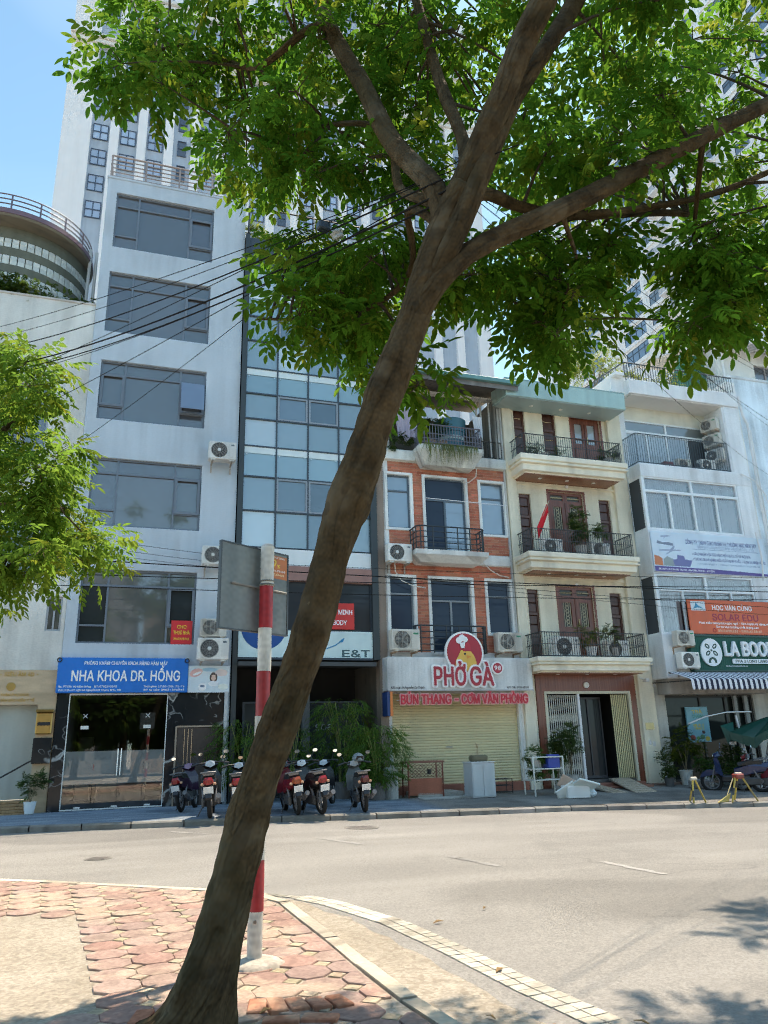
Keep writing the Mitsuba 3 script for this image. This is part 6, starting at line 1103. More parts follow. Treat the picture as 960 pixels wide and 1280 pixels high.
def bike(label, proto, u, w, head, lean=.12, group=None, s=1.0):
    """u, w: the middle of the bike; head: 0 points at the house fronts, positive turns it to the right"""
    k = thing("motorbike", label, "motorbike", group); z = min(wz(u, w - .6), wz(u, w + .6)) + .005
    q_ = random.Random(len(label) * 7 + int(u * 100)); lean = lean * q_.uniform(.5, 1.4); s = s * q_.uniform(.95, 1.05); head = head + q_.uniform(-.09, .09); a = -math.pi / 2 + head; R = M4((u, w, z), a, 0, 0, s); mir = np.diag([1., -1., 1., 1.]); BKP[proto].place(k, FR @ R @ mir @ M4((0, 0, 0), 0, -lean))
    return k
bike("black motorbike nearest the dark door panel with a red tail lamp and white number plate", 0, 2.22, 3.05, .12)
bike("dark purple motorbike set back against the dark door panel with metal strips", 4, 1.88, 1.3, .3)
bike("second black motorbike from the dark door panel, just left of the trunk", 0, 2.84, 3.0, .12)
bike("dark blue motorbike mostly hidden behind the trunk with its white mirrors showing", 1, 3.3, 2.6, .05)
bike("dark red motorbike just right of the trunk, closest to it", 2, 3.92, 3.2, .04)
bike("black motorbike with an orange-red tail lamp, second to the right of the trunk", 0, 4.36, 3.25, -.05, .14)
bike("grey motorbike beside the dense bamboo, standing alone near the kerb", 3, 5.5, 3.1, .12)
bike("dark motorbike half hidden behind the grey one at the glass office entrance", 0, 5.05, 1.9, .45)
bike("blue motorbike parked askew by the low plants at the right", 1, 16.75, 2.35, -.75, .12); bike("dark red motorbike with a white number plate at the right edge behind the barrier stand", 2, 17.35, 2.75, -.5, .12); bike("grey motorbike cut by the right edge of the picture", 3, 18.3, 2.75, -.55)
hl = thing("helmet", "grey helmet hung over the handlebar of the lone grey motorbike", "helmet"); hv = np.array(trimesh.creation.icosphere(2, .14).vertices); hf = np.array(trimesh.creation.icosphere(2, .14).faces); hv[:, 2] = np.where(hv[:, 2] < -.05, -.05 + (hv[:, 2] + .05) * .2, hv[:, 2]); put(hl + "__shell", (hv * [1.0, 1.1, .95] + [5.58, 2.75, wz(5.6, 2.6) + 1.08], hf), m("gloss", .22, .25, .26, .1), True); put(hl + "__visor", MB().add(*chull([(5.48, 2.89, wz(5.6, 2.6) + 1.06), (5.68, 2.89, wz(5.6, 2.6) + 1.06), (5.50, 2.91, wz(5.6, 2.6) + 1.14), (5.66, 2.91, wz(5.6, 2.6) + 1.14)])), BLACK)
# ---------------------------------------------------------------- sign post with the traffic sign seen from behind
PX, PY, PZ = -.98, 5.87, .06
sp_ = thing("sign_post", "red and white banded steel post standing behind the leaning trunk", "post")
bands = [(PZ, .40), (.40, .73), (.73, 1.06), (1.06, 1.39), (1.39, 1.72), (1.72, 2.05), (2.05, 2.38), (2.38, 2.71), (2.71, 3.03)]
for i, (a, b) in enumerate(bands):
    top = 3.03; lx = lambda z: PX + .04 * (z / 3)
    put(sp_ + "__band", MB().lathe([(0, a), (.053, a), (.053, b), (0, b)], (lx((a + b) / 2), PY, 0), 22), m("satin", .66, .63, .56, .95) if i % 2 == 0 else m("satin", .42, .03, .035, .75), 40, None)
ft = MB().lathe([(0, .05), (.20, .05), (.185, .085), (.15, .10), (.07, .112), (0, .112)], (0, 0, 0), 22).mesh(); ft[0][:, :2] *= (.72 + .6 * meshkit.noise(ft[0] * [7, 7, 3] + 3))[:, None]; put(sp_ + "__footing", (ft[0] + [PX, PY, .0], ft[1]), m("dusty", .40, .36, .30, .9), 40, None)
for z in (.34, 1.6): put(sp_ + "__bolt", MB().disc((PX + .01, PY - .06, z), .012, .012, 6), m("steel", .3, .28, .25, .6), frame=None)
put(sp_ + "__cap", MB().lathe([(.055, 3.03), (.04, 3.05), (0, 3.055)], (PX + .04, PY, 0), 18), m("satin", .55, .53, .48, .4), 40, None)
ts = thing("traffic_sign", "square traffic sign on the banded post, its grey back turned to the viewer", "sign")
dS = np.array([math.sin(math.radians(38)), math.cos(math.radians(38)), 0]); nS = np.array([dS[1], -dS[0], 0]); SF = np.eye(4); SF[:3, 0] = dS; SF[:3, 1] = -nS; SF[:3, 2] = [0, 0, 1]; SF[:3, 3] = np.array([PX + .035, PY, 0]) - nS * .075
# SF: x along the sign, y away from the post, z up
put(ts + "__panel", MB().cbox(-.40, .30, 0, .006, 2.36, 3.02, .002), m("satin", .19, .205, .20, .8), frame=SF); put(ts + "__rim", MB().box(-.405, .305, -.006, .02, 3.018, 3.03).box(-.405, .305, -.006, .02, 2.35, 2.362).box(-.41, -.398, -.006, .02, 2.352, 3.028).box(.298, .31, -.006, .02, 2.352, 3.028), m("satin", .06, .07, .08, .2), frame=SF)
put(ts + "__bracket", MB().bar((-.3, -.012, 2.71), (.28, -.012, 2.70), .009, 5), m("satin", .25, .25, .24, .4), frame=SF); put(ts + "__clamp", MB().ring((PX + .038, PY, 2.72), .055, .008, 18, 5, "z").ring((PX + .038, PY, 2.75), .055, .006, 18, 5, "z"), m("satin", .2, .2, .19, .4), frame=None)
fy_ = thing("flyer", "orange flyer with big yellow numerals stuck on the back of the traffic sign", "flyer"); put(fy_ + "__sheet", MB().box(.05, .293, -.0035, -.0012, 2.81, 3.0), m("satin", .50, .15, .03, .25), frame=SF)
for t, x, z, h, wd, c in (("99", .062, 2.90, .062, .11, m("satin", .72, .55, .03, 0)), ("K", .185, 2.90, .03, .03, m("satin", .72, .55, .03, 0)), ("LẮP MẠNG CÁP QUANG", .062, 2.977, .014, .2, m("satin", .75, .72, .66, 0)), ("NHANH 1.000.000", .07, 2.867, .015, .2, m("satin", .8, .76, .7, 0)), ("GỌI 0328 685", .09, 2.835, .016, .17, m("satin", .8, .6, .3, 0))):
    tv = meshkit.text_mesh(t, 1.0, 1.0, True); v, f = np.array(tv.vertices), np.array(tv.faces); x0 = v[:, 0].min(); s = wd / (v[:, 0].max() - x0); put(fy_ + "__lettering", (np.column_stack([x + (v[:, 0] - x0) * s, -.0036 - v[:, 2] * .0006, z + v[:, 1] * h]), f), c, frame=SF)
# ---------------------------------------------------------------- trees
from scipy.interpolate import CubicSpline
def limb(key, pts, rad, ns=18, step=.06, bump=.02, seed=0, flare=0.0):
    p = np.array(pts, float); r = np.asarray(rad, float); s = np.r_[0, np.cumsum(np.linalg.norm(np.diff(p, axis=0), axis=1))]; n = max(6, int(s[-1] / step)); t = np.linspace(0, s[-1], n)
    c = CubicSpline(s, p)(t) if len(p) > 3 else np.column_stack([np.interp(t, s, p[:, k]) for k in range(3)]); rr = np.interp(t, np.linspace(0, s[-1], len(r)), r)
    rr = rr + flare * np.exp(-t / .28); tan = np.gradient(c, axis=0); tan /= np.linalg.norm(tan, axis=1, keepdims=True); a = np.cross(tan, [.3, .94, .1]); a /= np.linalg.norm(a, axis=1, keepdims=True); b = np.cross(tan, a)
    th = np.linspace(0, 2 * math.pi, ns + 1); ring = np.cos(th)[None, :, None] * a[:, None] + np.sin(th)[None, :, None] * b[:, None]; q = c[:, None] + ring * rr[:, None, None]
    qq = q.copy(); qq[:, -1] = qq[:, 0]; d = (meshkit.fbm(qq * [4.2, 4.2, 2.2] + seed, 3, seed) - .5) * 2 * bump + (meshkit.fbm(qq * 13 + seed, 2, seed + 5) - .5) * bump * .7
    d *= np.clip(rr / .12, .15, 1.4)[:, None]
    if flare: d += flare * .55 * np.exp(-t / .22)[:, None] * np.cos(th * 5 + .6)[None, :]
    v = (q + ring * d[:, :, None]).reshape(-1, 3); uv = np.column_stack([np.tile(th / (2 * math.pi), n) * 2 * math.pi * np.repeat(np.maximum(rr, .03), ns + 1), np.repeat(t, ns + 1)])
    i, j = np.meshgrid(np.arange(n - 1), np.arange(ns), indexing="ij"); k = (i * (ns + 1) + j).ravel(); w = ns + 1; f = np.vstack([np.column_stack([k, k + 1, k + w]), np.column_stack([k + 1, k + w + 1, k + w])])
    e = (n - 1) * w; f = np.vstack([f, [[e, e + jj, e + jj + 1] for jj in range(1, ns - 1)]])
    return put(key, (v, f), ("bark", None, 0), True, frame=None, uv=uv), c
MT = thing("leaning_tree", "big leaning street tree with a brown trunk across the picture and wide leafy crown", "tree")
TRUNK = [(-1.13, 4.52, -.03), (-1.05, 4.5, .16), (-.95, 4.5, .50), (-.84, 4.5, .98), (-.62, 4.5, 1.66), (-.43, 4.46, 2.195), (-.32, 4.43, 2.61), (-.2, 4.41, 2.97), (-.11, 4.39, 3.215), (-.06, 4.38, 3.38), (.187, 4.345, 4.03), (.345, 4.32, 4.48), (.46, 4.29, 4.80), (.60, 4.235, 5.08)]
limb(MT + "__trunk", TRUNK, [.145, .132, .122, .116, .112, .109, .108, .108, .138, .116, .112, .112, .11, .11, .092], 48, .02, .026, 1, .11)
for (c, r, ax) in (((-.40, 4.362, 2.276), .055, .4),):
    sc = MB().ring((0, 0, 0), r, r * .2, 26, 6).ring((0, .004, 0), r * .62, r * .12, 22, 6).disc((0, -.004, 0), r * .34, .01, 12); put(MT + "__branch_scar", (sc.mesh()[0] @ M4((0, 0, 0), .25, ax * .3)[:3, :3].T * [1, .6, .75] + c + .012 * (meshkit.noise(sc.mesh()[0] * 40)[:, None] - .5), sc.mesh()[1]), m("matte", .105, .08, .05, 1.), True, None)
CROWN =  [(-2.33,5.77,8.29),(-1.76,5.83,7.7),(-2.22,5.23,7.34),(-1.85,5.24,7.11),(-1.92,5.91,8.25),(-1.7,5.79,7.91),(-2.19,6.24,8.95),(-2.09,5.93,8.08),(-1.53,6.59,8.51),(0.45,6.55,8.83),(-1.11,7.03,7.54),(0.15,5.29,6.21),(-0.63,4.95,6.68),(-0.7,5.68,8.32),(-1.39,5.49,8.07),(-0.37,5.79,6.91),(-1.21,5.04,6.37),(-0.21,6.3,8.43),(0.06,5.88,8.48),(-0.86,5.51,6.81),(-0.45,5.13,7.44),(0.55,6.22,7.3),(-0.11,5.13,6.01),(-1.42,6.88,7.63),(0.39,5.54,7.08),(-0.03,6.97,8.24),(-0.5,5.18,6.03),(-0.48,5.8,7.23),(-1.1,6.69,8.61),(-1.23,6.1,7.7),(-1.02,5.93,8.44),(-0.92,6.93,9.26),(-0.59,5.28,6.39),(0.08,6.86,8.96),(-0.89,6.08,7.62),(0.14,5.56,7.82),(0.46,5.7,7.56),(-0.03,5.54,7.21),(-0.47,6.35,8.43),(0.5,5.91,8.57),(0.21,6.09,7.64),(0.3,6.39,9.08),(-1.66,6.88,7.78),(0.23,6.51,7.13),(-0.5,5.65,5.01),(0.23,5.65,5.58),(0.08,6.3,5.42),(-0.79,6.14,6.06),(-0.2,6.27,4.98),(-0.2,6.2,5.72),(-0.6,5.76,5.4),(-0.37,5.36,5.08),(-0.27,6.28,5.45),(-0.44,6.42,6.26),(-0.59,5.94,5.74),(0.05,5.65,5.68),(-0.07,6.38,5.6),(-0.19,5.46,4.77),(-0.66,5.47,4.9),(-0.08,6.01,5.07),(-0.37,5.87,5.01),(-0.32,6.26,5.9),(-0.05,5.22,5.23),(0.05,6.5,5.78),(0.29,5.54,4.41),(0.3,5.51,4.25),(0.93,6.2,5.6),(0.78,5.45,5.29),(0.77,5.56,5.22),(0.77,5.34,5.15),(1.31,6.2,7.92),(4.08,6.86,8.38),(2.1,6.39,7.63),(2.49,6.07,8.4),(2.85,6.74,7.24),(1.89,6.24,8.61),(2.28,4.75,6.34),(4.12,6.44,9.04),(1.8,6.72,7.18),(3.48,6.34,8.7),(1.11,6.14,8.57),(4.07,7.34,7.83),(2.81,5.51,6.68),(1.4,6.86,7.8),(1.79,6.07,7.69),(2.89,5.89,6.57),(2.23,5.72,7.39),(1.79,4.83,5.7),(2.39,6.52,9.23),(1.13,6.18,7.48),(3.22,6.77,9.11),(1.82,7.24,9.42),(2.4,7.38,7.69),(1.44,5.86,8.43),(2.53,5.43,6.44),(2.0,4.85,6.01),(1.02,6.66,8.68),(2.64,6.29,7.61),(3.13,6.71,7.99),(4.17,7.3,9.33),(3.26,5.29,7.12),(1.24,5.05,6.41),(2.08,4.91,6.83),(0.76,5.01,7.39),(1.72,7.1,7.65),(1.66,5.14,6.09),(2.78,5.48,7.42),(3.62,6.15,6.87),(1.32,4.66,5.78),(2.29,6.37,8.46),(1.74,5.68,5.7),(1.39,5.28,4.54),(1.28,6.17,5.89),(1.57,5.33,4.92),(1.41,6.33,5.73),(2.22,6.38,5.83),(1.33,5.52,5.01),(2.0,5.56,5.56),(1.68,6.34,6.08),(1.37,5.84,5.78),(1.32,6.09,5.36),(1.29,5.43,4.75),(1.75,5.94,4.98),(1.83,5.52,5.41),(1.88,5.96,5.69),(1.39,5.56,5.29),(1.53,5.53,5.26),(2.92,5.81,5.38),(2.68,5.47,5.54),(3.33,5.68,5.31),(2.92,5.45,4.9),(2.46,5.24,4.59),(2.79,5.29,5.23),(3.3,5.73,5.6),(3.0,5.82,5.84),(3.37,5.88,5.17),(2.7,5.4,4.8),(2.89,5.99,5.15),(3.51,6.48,5.8),(2.97,5.57,5.63),(2.9,5.96,5.2),(3.79,5.27,9.2),(-1.59,5.37,9.5),(1.31,5.17,8.59),(-0.16,4.41,8.1),(2.38,5.23,7.94),(3.6,5.57,8.57),(-0.73,4.71,7.66),(2.11,4.64,8.55),(0.64,4.77,8.16),(0.01,6.91,10.14),(1.6,7.0,10.26),(-2.81,6.54,9.84),(-1.3,4.97,7.96),(2.06,5.74,9.07),(3.3,4.41,7.12),(-2.77,7.39,11.65),(0.2,5.44,9.05),(2.08,5.83,10.19),(3.26,5.5,9.6),(2.11,4.07,7.02),(-2.17,5.6,10.03),(-0.98,6.14,10.4),(0.86,7.28,12.57),(0.68,6.13,9.29),(1.35,6.31,10.95),(1.45,5.12,9.1),(2.53,6.52,10.66),(-0.59,7.4,11.65),(3.53,5.61,9.38),(1.85,4.22,7.18),(1.55,5.15,7.94),(2.04,4.06,7.73),(-0.35,5.92,9.04),(0.22,4.41,8.28),(2.04,4.04,6.45),(-0.75,6.8,11.82),(0.11,5.48,8.78),(2.51,4.78,8.3),(-0.94,4.31,7.6),(3.36,5.35,9.72),(6.02,5.57,8.18),(4.3,6.2,5.72),(5.0,6.88,9.33),(4.49,5.3,6.46),(6.46,7.12,6.64),(4.57,5.04,7.76),(4.38,6.64,8.04),(5.39,5.34,6.73),(7.9,7.04,11.18),(5.31,6.78,10.67),(5.42,6.67,9.35),(5.01,5.51,6.21),(3.51,5.19,5.69),(5.98,6.36,8.32),(5.54,6.99,6.7),(6.78,6.84,7.49),(4.3,5.69,7.02),(5.09,5.87,7.95),(6.96,7.2,10.12),(5.99,6.94,5.9),(3.12,5.05,4.84),(6.21,7.04,10.85),(4.39,5.55,5.02),(6.76,7.11,7.15),(3.92,5.07,5.68),(5.8,5.86,9.14)]
BR = {'b1': ([(.44, 4.3, 4.70), (.37, 4.4, 5.29), (.19, 4.6, 5.72), (-.07, 4.9, 6.65), (-.31, 5.1, 7.4), (-.47, 5.3, 8.11), (-.64, 5.5, 8.99)], (.082, .06)), 'b2': ([(.55, 4.32, 4.9), (.62, 4.42, 5.3), (.66, 4.5, 5.54), (.6, 4.8, 6.36), (.51, 5.0, 7.08), (.42, 5.2, 7.96), (.34, 5.4, 8.82)], (.055, .04)),
      'b3': ([(.40, 4.31, 4.58), (.67, 4.2, 5.24), (.86, 4.1, 5.64), (1.05, 4.0, 6.08), (1.18, 3.9, 6.31), (1.3, 3.8, 6.61), (1.6, 3.6, 7.4)], (.098, .085)), 'b4': ([(.29, 4.33, 4.28), (.71, 4.18, 5.14), (.99, 4.2, 5.80), (1.33, 4.3, 6.42), (1.58, 4.4, 6.92), (1.78, 4.4, 7.33), (2.2, 4.5, 8.3)], (.075, .06)),
      'b5': ([(.23, 4.34, 4.10), (.61, 4.33, 4.62), (.82, 4.4, 4.79), (1.31, 4.5, 5.09), (1.93, 4.7, 5.55), (2.64, 4.9, 6.07), (3.33, 5.1, 6.57), (4.23, 5.3, 7.1), (5.6, 5.5, 7.6)], (.076, .05)), 'b6': ([(.58, 4.35, 4.9), (.82, 4.6, 5.32), (1.06, 4.9, 5.47), (1.51, 5.2, 5.6), (2.14, 5.5, 5.82), (2.84, 5.8, 6.04)], (.05, .028)),
      'b7': ([(.50, 4.30, 4.80), (.36, 4.5, 5.2), (.19, 4.8, 5.56), (.09, 5.1, 6.39), (-.48, 5.4, 6.74), (-1.02, 5.7, 6.77)], (.05, .014)), 'b8': ([(-.24, 5.05, 7.2), (-.6, 5.2, 7.61), (-1.01, 5.5, 7.59), (-1.7, 5.8, 8.15), (-2.44, 6.0, 8.09)], (.045, .010)), 'b9': ([(1.62, 5.24, 5.63), (2.2, 5.42, 5.80), (2.84, 5.5, 5.98), (3.3, 5.6, 6.2), (3.8, 5.7, 6.5), (4.6, 5.8, 6.9)], (.035, .02)),
      'b10': ([(1.31, 4.5, 5.09), (1.6, 5.2, 5.2), (1.52, 5.6, 4.86)], (.022, .008)), 'b11': ([(2.64, 4.95, 6.05), (2.75, 5.6, 5.62), (2.97, 6.0, 5.39)], (.025, .008)), 'b12': ([(.45, 4.33, 4.80), (.32, 4.5, 5.1), (.24, 4.8, 5.3), (.28, 5.2, 5.17), (-.16, 5.6, 4.99), (-.66, 5.9, 5.11), (-1.13, 6.1, 5.25)], (.035, .010))}
SK_ = [np.array([(.5, 4.3, 4.8)])]
for n_, (nm, (pts, (r0, r1))) in enumerate(BR.items()):
    _, c = limb(MT + "__branch", pts, np.linspace(r0, r1, 6), 20 if r0 > .07 else 10, .045 if r0 > .07 else .07, .016, 3 + n_); SK_.append(c[len(c) // 4:])
def crown(tree, clumps, skel, per, tm, base, R, bigs, yellow, near, rs=1.0, droop=(-.75, .25)):
    """twigs out to every clump, sprays of leaves round them; the bigs nearest sprays are entries of their own"""
    S = np.vstack(skel); P, D = [], []; tw = MB()
    for c in np.array(clumps):
        s = S[np.argmin(np.linalg.norm(S - c, axis=1) + .5 * np.maximum(0, S[:, 2] - c[2]))]; mid = (s + c) / 2 + [0, 0, .12 * np.linalg.norm(c - s)] + RNG.normal(0, .05, 3); tt = np.linspace(0, 1, 7)[:, None]
        cur = s * (1 - tt) ** 2 + 2 * mid * tt * (1 - tt) + c * tt ** 2; tw.tube(cur, np.linspace(.017, .005, 7), 5)
        n = int(per * RNG.uniform(.75, 1.25)); out = rand_dirs(n, -.9, .9); rad = R * RNG.uniform(.75, 1.2)
        sub = rand_dirs(6, -.8, .8) * rad * .62; g = RNG.integers(6, size=n); pos = c + sub[g] * [1, 1, .8] + out * (RNG.uniform(0, 1, (n, 1)) ** .6) * rad * .48
        for e in sub: tw.tube([c, c + e * [.6, .6, .55], c + e * [1, 1, .8]], [.006, .004, .003], 4)
        d = out * .9 + sub[g] / rad * .7; d[:, 2] = d[:, 2] * .5 + RNG.uniform(*droop, n); P.append(pos); D.append(d)
    P, D = np.vstack(P), np.vstack(D); n = len(P); Vs, Fs = scatter(tm, P, D, RNG.normal(0, .35, n), RNG.uniform(.62, 1.3, n) * rs); C = green(n, base, .3, yellow)
    put(tree + "__twigs", tw, m("matte", .085, .065, .042, .3), frame=None); labels[tree + "__twigs"] = {"label": "thin dark twigs through the crown", "kind": "stuff"}
    q = (P - EYE) @ CAM; vis = (q[:, 2] > .5) & (abs(q[:, 0]) < .5 * q[:, 2]) & (abs(q[:, 1]) < .66 * q[:, 2]); order = np.argsort(np.where(vis, q[:, 2] + near, 99)); big = set(order[:bigs].tolist())
    for i in order[:bigs]: leaves(tree + "__leaf_spray", [Vs[i]], [Fs[i]], C[i:i + 1])
    rest = [i for i in range(n) if i not in big]; leaves(tree + "__foliage", [Vs[i] for i in rest], [Fs[i] for i in rest], C[rest]); labels[tree + "__foliage"] = {"label": "mass of drooping green leaves", "kind": "stuff"}
SPR_TREE = [spray(9, .27, .112, .046, .35, 60 + s) for s in range(6)]
crown(MT, CROWN + [(5.75, 9.8, 8.4), (6.3, 9.5, 8.8), (5.6, 9.4, 8.9), (6.8, 10.2, 8.6), (6.1, 9.1, 8.5), (7.1, 9.6, 8.3), (5.95, 10.3, 8.7), (6.5, 9.9, 8.4), (5.7, 9.6, 8.1), (6.2, 9.6, 8.2)], SK_, 28, SPR_TREE, (.105, .235, .022), .26, 300, .35, 0, .9)
LT = thing("roadside_tree", "sunlit yellow-green street tree reaching in from the left edge in front of the clinic", "tree")
LB = [([(-7.2, 9.3, 0), (-7.1, 9.3, 1.5), (-6.9, 9.4, 3.0), (-6.7, 9.6, 4.6)], (.2, .14)), ([(-6.75, 9.5, 4.2), (-6.2, 9.7, 5.0), (-5.4, 9.8, 5.8), (-4.9, 9.9, 6.6)], (.08, .025)), ([(-6.8, 9.5, 3.6), (-6.0, 9.5, 4.0), (-5.2, 9.5, 4.6), (-4.3, 9.5, 4.6)], (.07, .02)), ([(-6.85, 9.4, 3.2), (-5.9, 9.5, 3.3), (-4.9, 9.4, 3.7)], (.05, .015)), ([(-6.7, 9.6, 4.6), (-6.4, 9.9, 6.0), (-6.2, 10.2, 7.2)], (.1, .03))]
SK2 = []
for n_, (pts, (r0, r1)) in enumerate(LB): _, c = limb(LT + ("__trunk" if n_ == 0 else "__branch"), pts, np.linspace(r0, r1, 5), 16, .08, .016, 30 + n_); SK2.append(c[len(c) // 3:])
LEFT = [(-5.54,10.17,6.49),(-5.18,9.15,3.19),(-6.0,10.48,4.98),(-4.43,9.12,5.02),(-4.74,10.08,4.41),(-6.18,10.35,5.79),(-4.96,9.29,3.88),(-6.15,10.0,7.19),(-4.59,9.46,4.76),(-5.19,9.11,6.77),(-4.36,10.63,4.59),(-4.7,9.46,6.55),(-4.68,9.35,4.0),(-4.77,9.53,6.01),(-4.25,10.25,4.06),(-5.49,10.27,3.6),(-4.81,9.32,4.93),(-4.4,9.83,4.71),(-5.67,10.22,5.99),(-5.73,10.36,3.94),(-6.1,10.38,6.75),(-5.33,10.42,5.92),(-5.27,9.29,4.18),(-6.3,10.7,6.5),(-4.47,9.63,4.62),(-5.54,10.22,7.16),(-5.61,10.58,4.8),(-5.47,9.3,5.64),(-4.67,10.61,4.6),(-4.7,9.58,3.72),(-5.72,10.53,5.82),(-4.67,9.04,6.15),(-5.26,9.84,3.81),(-4.69,10.36,5.32),(-4.23,9.0,3.92),(-5.32,9.3,5.45),(-5.94,10.55,6.95),(-5.61,10.31,5.11),(-4.05,10.31,4.25),(-5.32,9.55,3.42),(-4.47,9.7,5.46),(-6.05,10.5,5.28),(-5.69,9.83,5.43),(-4.86,9.27,6.61),(-4.92,9.9,4.53),(-5.45,9.05,6.32)]
crown(LT, LEFT, SK2, 40, SPR_TREE, (.17, .29, .04), .40, 120, .4, 0, .95, (-.6, .35))
# ---------------------------------------------------------------- overhead cables
def cable(label, a, b, r=.008, sag=.02, group=None, frame=None, n=26):
    k = thing("overhead_cable", label, "cable", group); t = np.linspace(0, 1, n)[:, None]; a, b = np.array(a, float), np.array(b, float); p = a * (1 - t) + b * t; p[:, 2] -= (4 * t * (1 - t)).ravel() * sag * np.linalg.norm(b - a); put(k, MB().tube(p, r, 6), m("matte", .012, .012, .013, .1), 60, frame); return k
ORD = ("topmost", "second from the top", "third from the top", "fourth from the top", "fifth from the top", "sixth from the top", "seventh from the top", "eighth from the top", "lowest")
BG = "black cables running from the leaning tree to the left edge"
for i, (a, b, r, sg) in enumerate((((-9.2, 13.5, 9.5), (.94, 4.0, 5.2), .0045, .015), ((-9.2, 13.5, 9.35), (.39, 4.3, 5.2), .004, .02), ((-9.2, 13.5, 9.2), (.46, 4.2, 5.12), .007, .028), ((-9.2, 13.5, 8.9), (.47, 4.2, 5.02), .009, .035), ((-9.2, 13.5, 8.82), (.5, 4.2, 4.97), .007, .036), ((-9.2, 13.5, 8.55), (.5, 4.25, 5.0), .004, .03), ((-9.0, 13.5, 8.0), (.7, 4.4, 5.5), .0045, .012), ((-8.8, 13.5, 6.9), (.53, 4.5, 5.37), .0045, .01), ((-7.0, 13.8, 6.6), (-.4, 5.7, 5.7), .004, .01))): cable(f"{ORD[i]} of the cables running left from the tree fork", a, b, r, sg, BG)
BG2 = "black cables running from the leaning tree to the right"
for i, (a, b, r, sg) in enumerate((((.53, 4.5, 5.4), (11.5, 18, 9.7), .0035, .012), ((.62, 4.5, 5.5), (12.5, 18, 9.0), .003, .014), ((.76, 4.5, 5.45), (10.8, 18, 8.3), .003, .012), ((.66, 4.5, 5.25), (12.0, 18, 7.8), .0035, .016), ((.6, 4.4, 5.15), (10.5, 18, 7.2), .003, .02))): cable(f"{ORD[i]} of the cables running right from the tree", a, b, r, sg, BG2)
BG3 = "black cables strung low along the shop fronts"
for i, (a, b, r) in enumerate((((2.8, 1.45, 6.05), (23, 1.5, 6.5), .007), ((-6, 1.5, 5.55), (23, 1.5, 6.2), .012), ((-6, 1.5, 6.05), (23, 1.5, 5.95), .015), ((-6, 1.5, 5.3), (23, 1.55, 5.75), .010), ((6.8, 1.45, 5.88), (23, 1.5, 5.35), .008), ((6.8, 1.45, 5.82), (23, 1.5, 5.05), .007))): cable(f"{ORD[i]} of the cables strung along the shop fronts", a, b, r, .006, BG3, FR)
BG4 = "thin service wires to the clinic's air conditioners"
for i, (a, b) in enumerate((((-3.0, 1.6, 6.75), (2.1, .4, 6.5)), ((-3.0, 1.6, 6.55), (2.1, .4, 6.3)), ((-3.2, 1.6, 6.4), (2.1, .4, 6.15)))): cable(f"{('upper', 'middle', 'lower')[i]} of three thin wires to the air conditioner behind the traffic sign", a, b, .006, .01, BG4, FR)
jb = thing("junction_box", "dark cable junction box with torn clear plastic among the leaves beside the tree fork", "junction box"); jc = np.array([-.42, 5.05, 5.42])
put(jb + "__box", MB().cbox(-.05, .05, -.035, .035, -.03, .04, .01, M4(jc, .5)), m("satin", .05, .07, .1, .2), frame=None); pv_ = np.array(trimesh.creation.icosphere(2, .05).vertices); pv_ = pv_ * (1 + .9 * (meshkit.noise(pv_ * 45)[:, None] - .5)) * [1, .8, .8]; put(jb + "__plastic", (pv_ + jc + [.11, 0, -.07], np.array(trimesh.creation.icosphere(2, .05).faces)), m("gloss", .55, .58, .58, .1), frame=None)
put(jb + "__loop", MB().ring(tuple(jc + [.1, 0, 0]), .075, .004, 18, 4), BLACK, frame=None)
for u, z, l, s in ((2.42, 9.22, "air conditioner high on the clinic wall beside the fourth strip window", .95), (2.36, 6.2, "air conditioner on the clinic wall behind the traffic sign, second from the top", .92), (2.37, 4.28, "upper of two stacked air conditioners beside the red notice on the clinic wall", .88), (2.38, 3.68, "lower of two stacked air conditioners just above the blue clinic banner", 1.0)): air(u, .34, z, l, s)
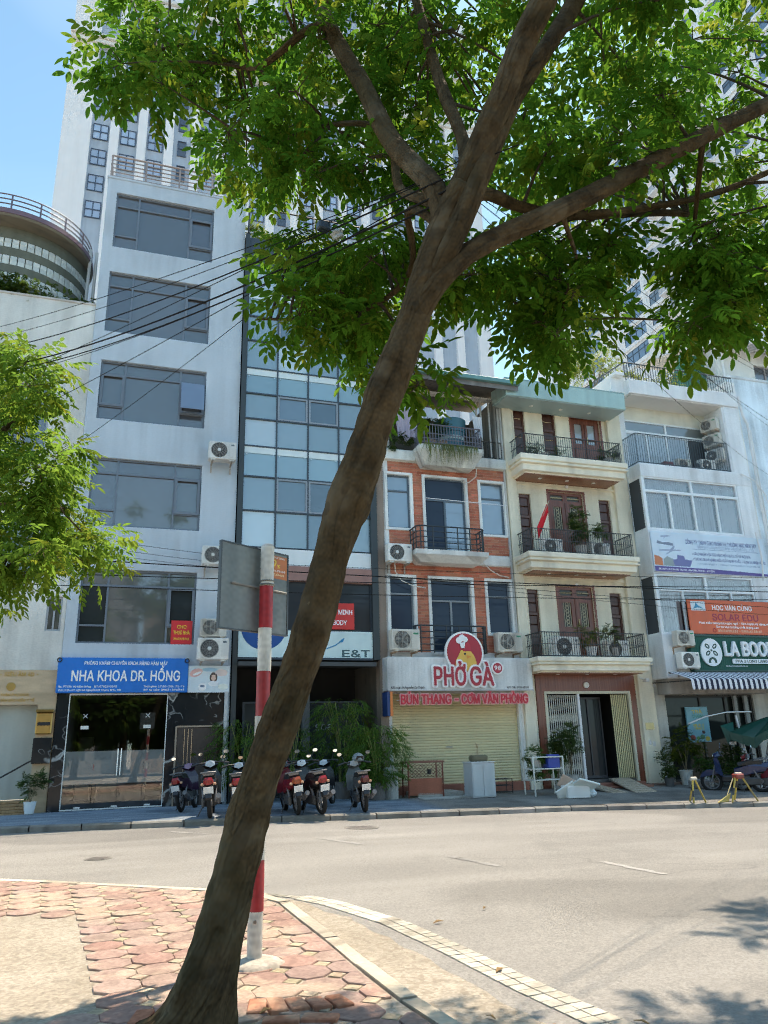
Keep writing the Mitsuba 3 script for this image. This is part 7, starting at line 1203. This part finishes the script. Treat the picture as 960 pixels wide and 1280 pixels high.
# unseen trees added behind the viewer to darken the shop glass reflections
for i, (x, y, h) in enumerate(((-8.5, -2.5, 7.5), (-.6, -6.0, 6.5), (2.3, -7.2, 7.0), (5.4, -8.0, 6.5))):
    k = thing("added_tree", ("street tree behind the viewer", "tall street tree behind the viewer", "wide street tree behind the viewer", "far street tree behind the viewer")[i] + ", unseen, added to darken the glass reflections", "tree", "unseen trees added behind the viewer")
    limb(k + "__trunk", [(x, y, -.1), (x + .1, y, h * .3), (x + .2, y + .1, h * .6), (x + .1, y, h * .85)], [.2, .17, .12, .05], 12, .2, .02, 50 + i)
    c = rand_dirs(26, -.7, .9) * RNG.uniform(.3, 1, (26, 1)) * [2.6, 2.0, 3.0] + [x, y, h * .58]; n = 1300; g = RNG.integers(26, size=n); o = rand_dirs(n, -.9, .9); P_ = c[g] + o * RNG.uniform(.2, .8, (n, 1)); Vs, Fs = scatter([spray(5, .5, .35, .2, .3, 90)], P_, o, RNG.normal(0, .4, n), RNG.uniform(.8, 1.3, n)); leaves(k + "__crown", Vs, Fs, green(n, (.05, .10, .02), .3, .15)); labels[k + "__crown"] = {"label": "dense crown", "kind": "stuff"}
# unseen houses added behind the viewer to darken the lower window reflections
for i, (u, w, h, c) in enumerate(((-9, 36, 12.5, (.42, .36, .27)), (-2.5, 37, 14, (.40, .40, .38)), (4, 36, 11.5, (.45, .33, .24)), (11, 37, 13.5, (.38, .38, .34)), (18, 36, 12, (.42, .38, .28)))):
    k = thing("added_house", ("tan", "grey", "brick-coloured", "olive grey", "pale tan")[i] + " house behind the viewer, unseen, added to darken the window reflections", "building", "unseen houses added behind the viewer")
    hol = [(u - 2.4 + 1.7 * a, u - 1.3 + 1.7 * a, .9 + 3 * b, 2.6 + 3 * b) for a in range(3) for b in range(3)]; put(k + "__wall", wall(hol, u - 3.1, u + 3.1, 0, h, w - .25, w), m("matte", *c, .4)); put(k + "__core", MB().box(u - 3.05, u + 3.05, w + .3, w + 8, 0, h), m("matte", .12))
    for a in hol: put(k + "__window", MB().box(*a[:2], w - .1, w - .06, *a[2:]), m("pane", .06, .07, .08, 0))
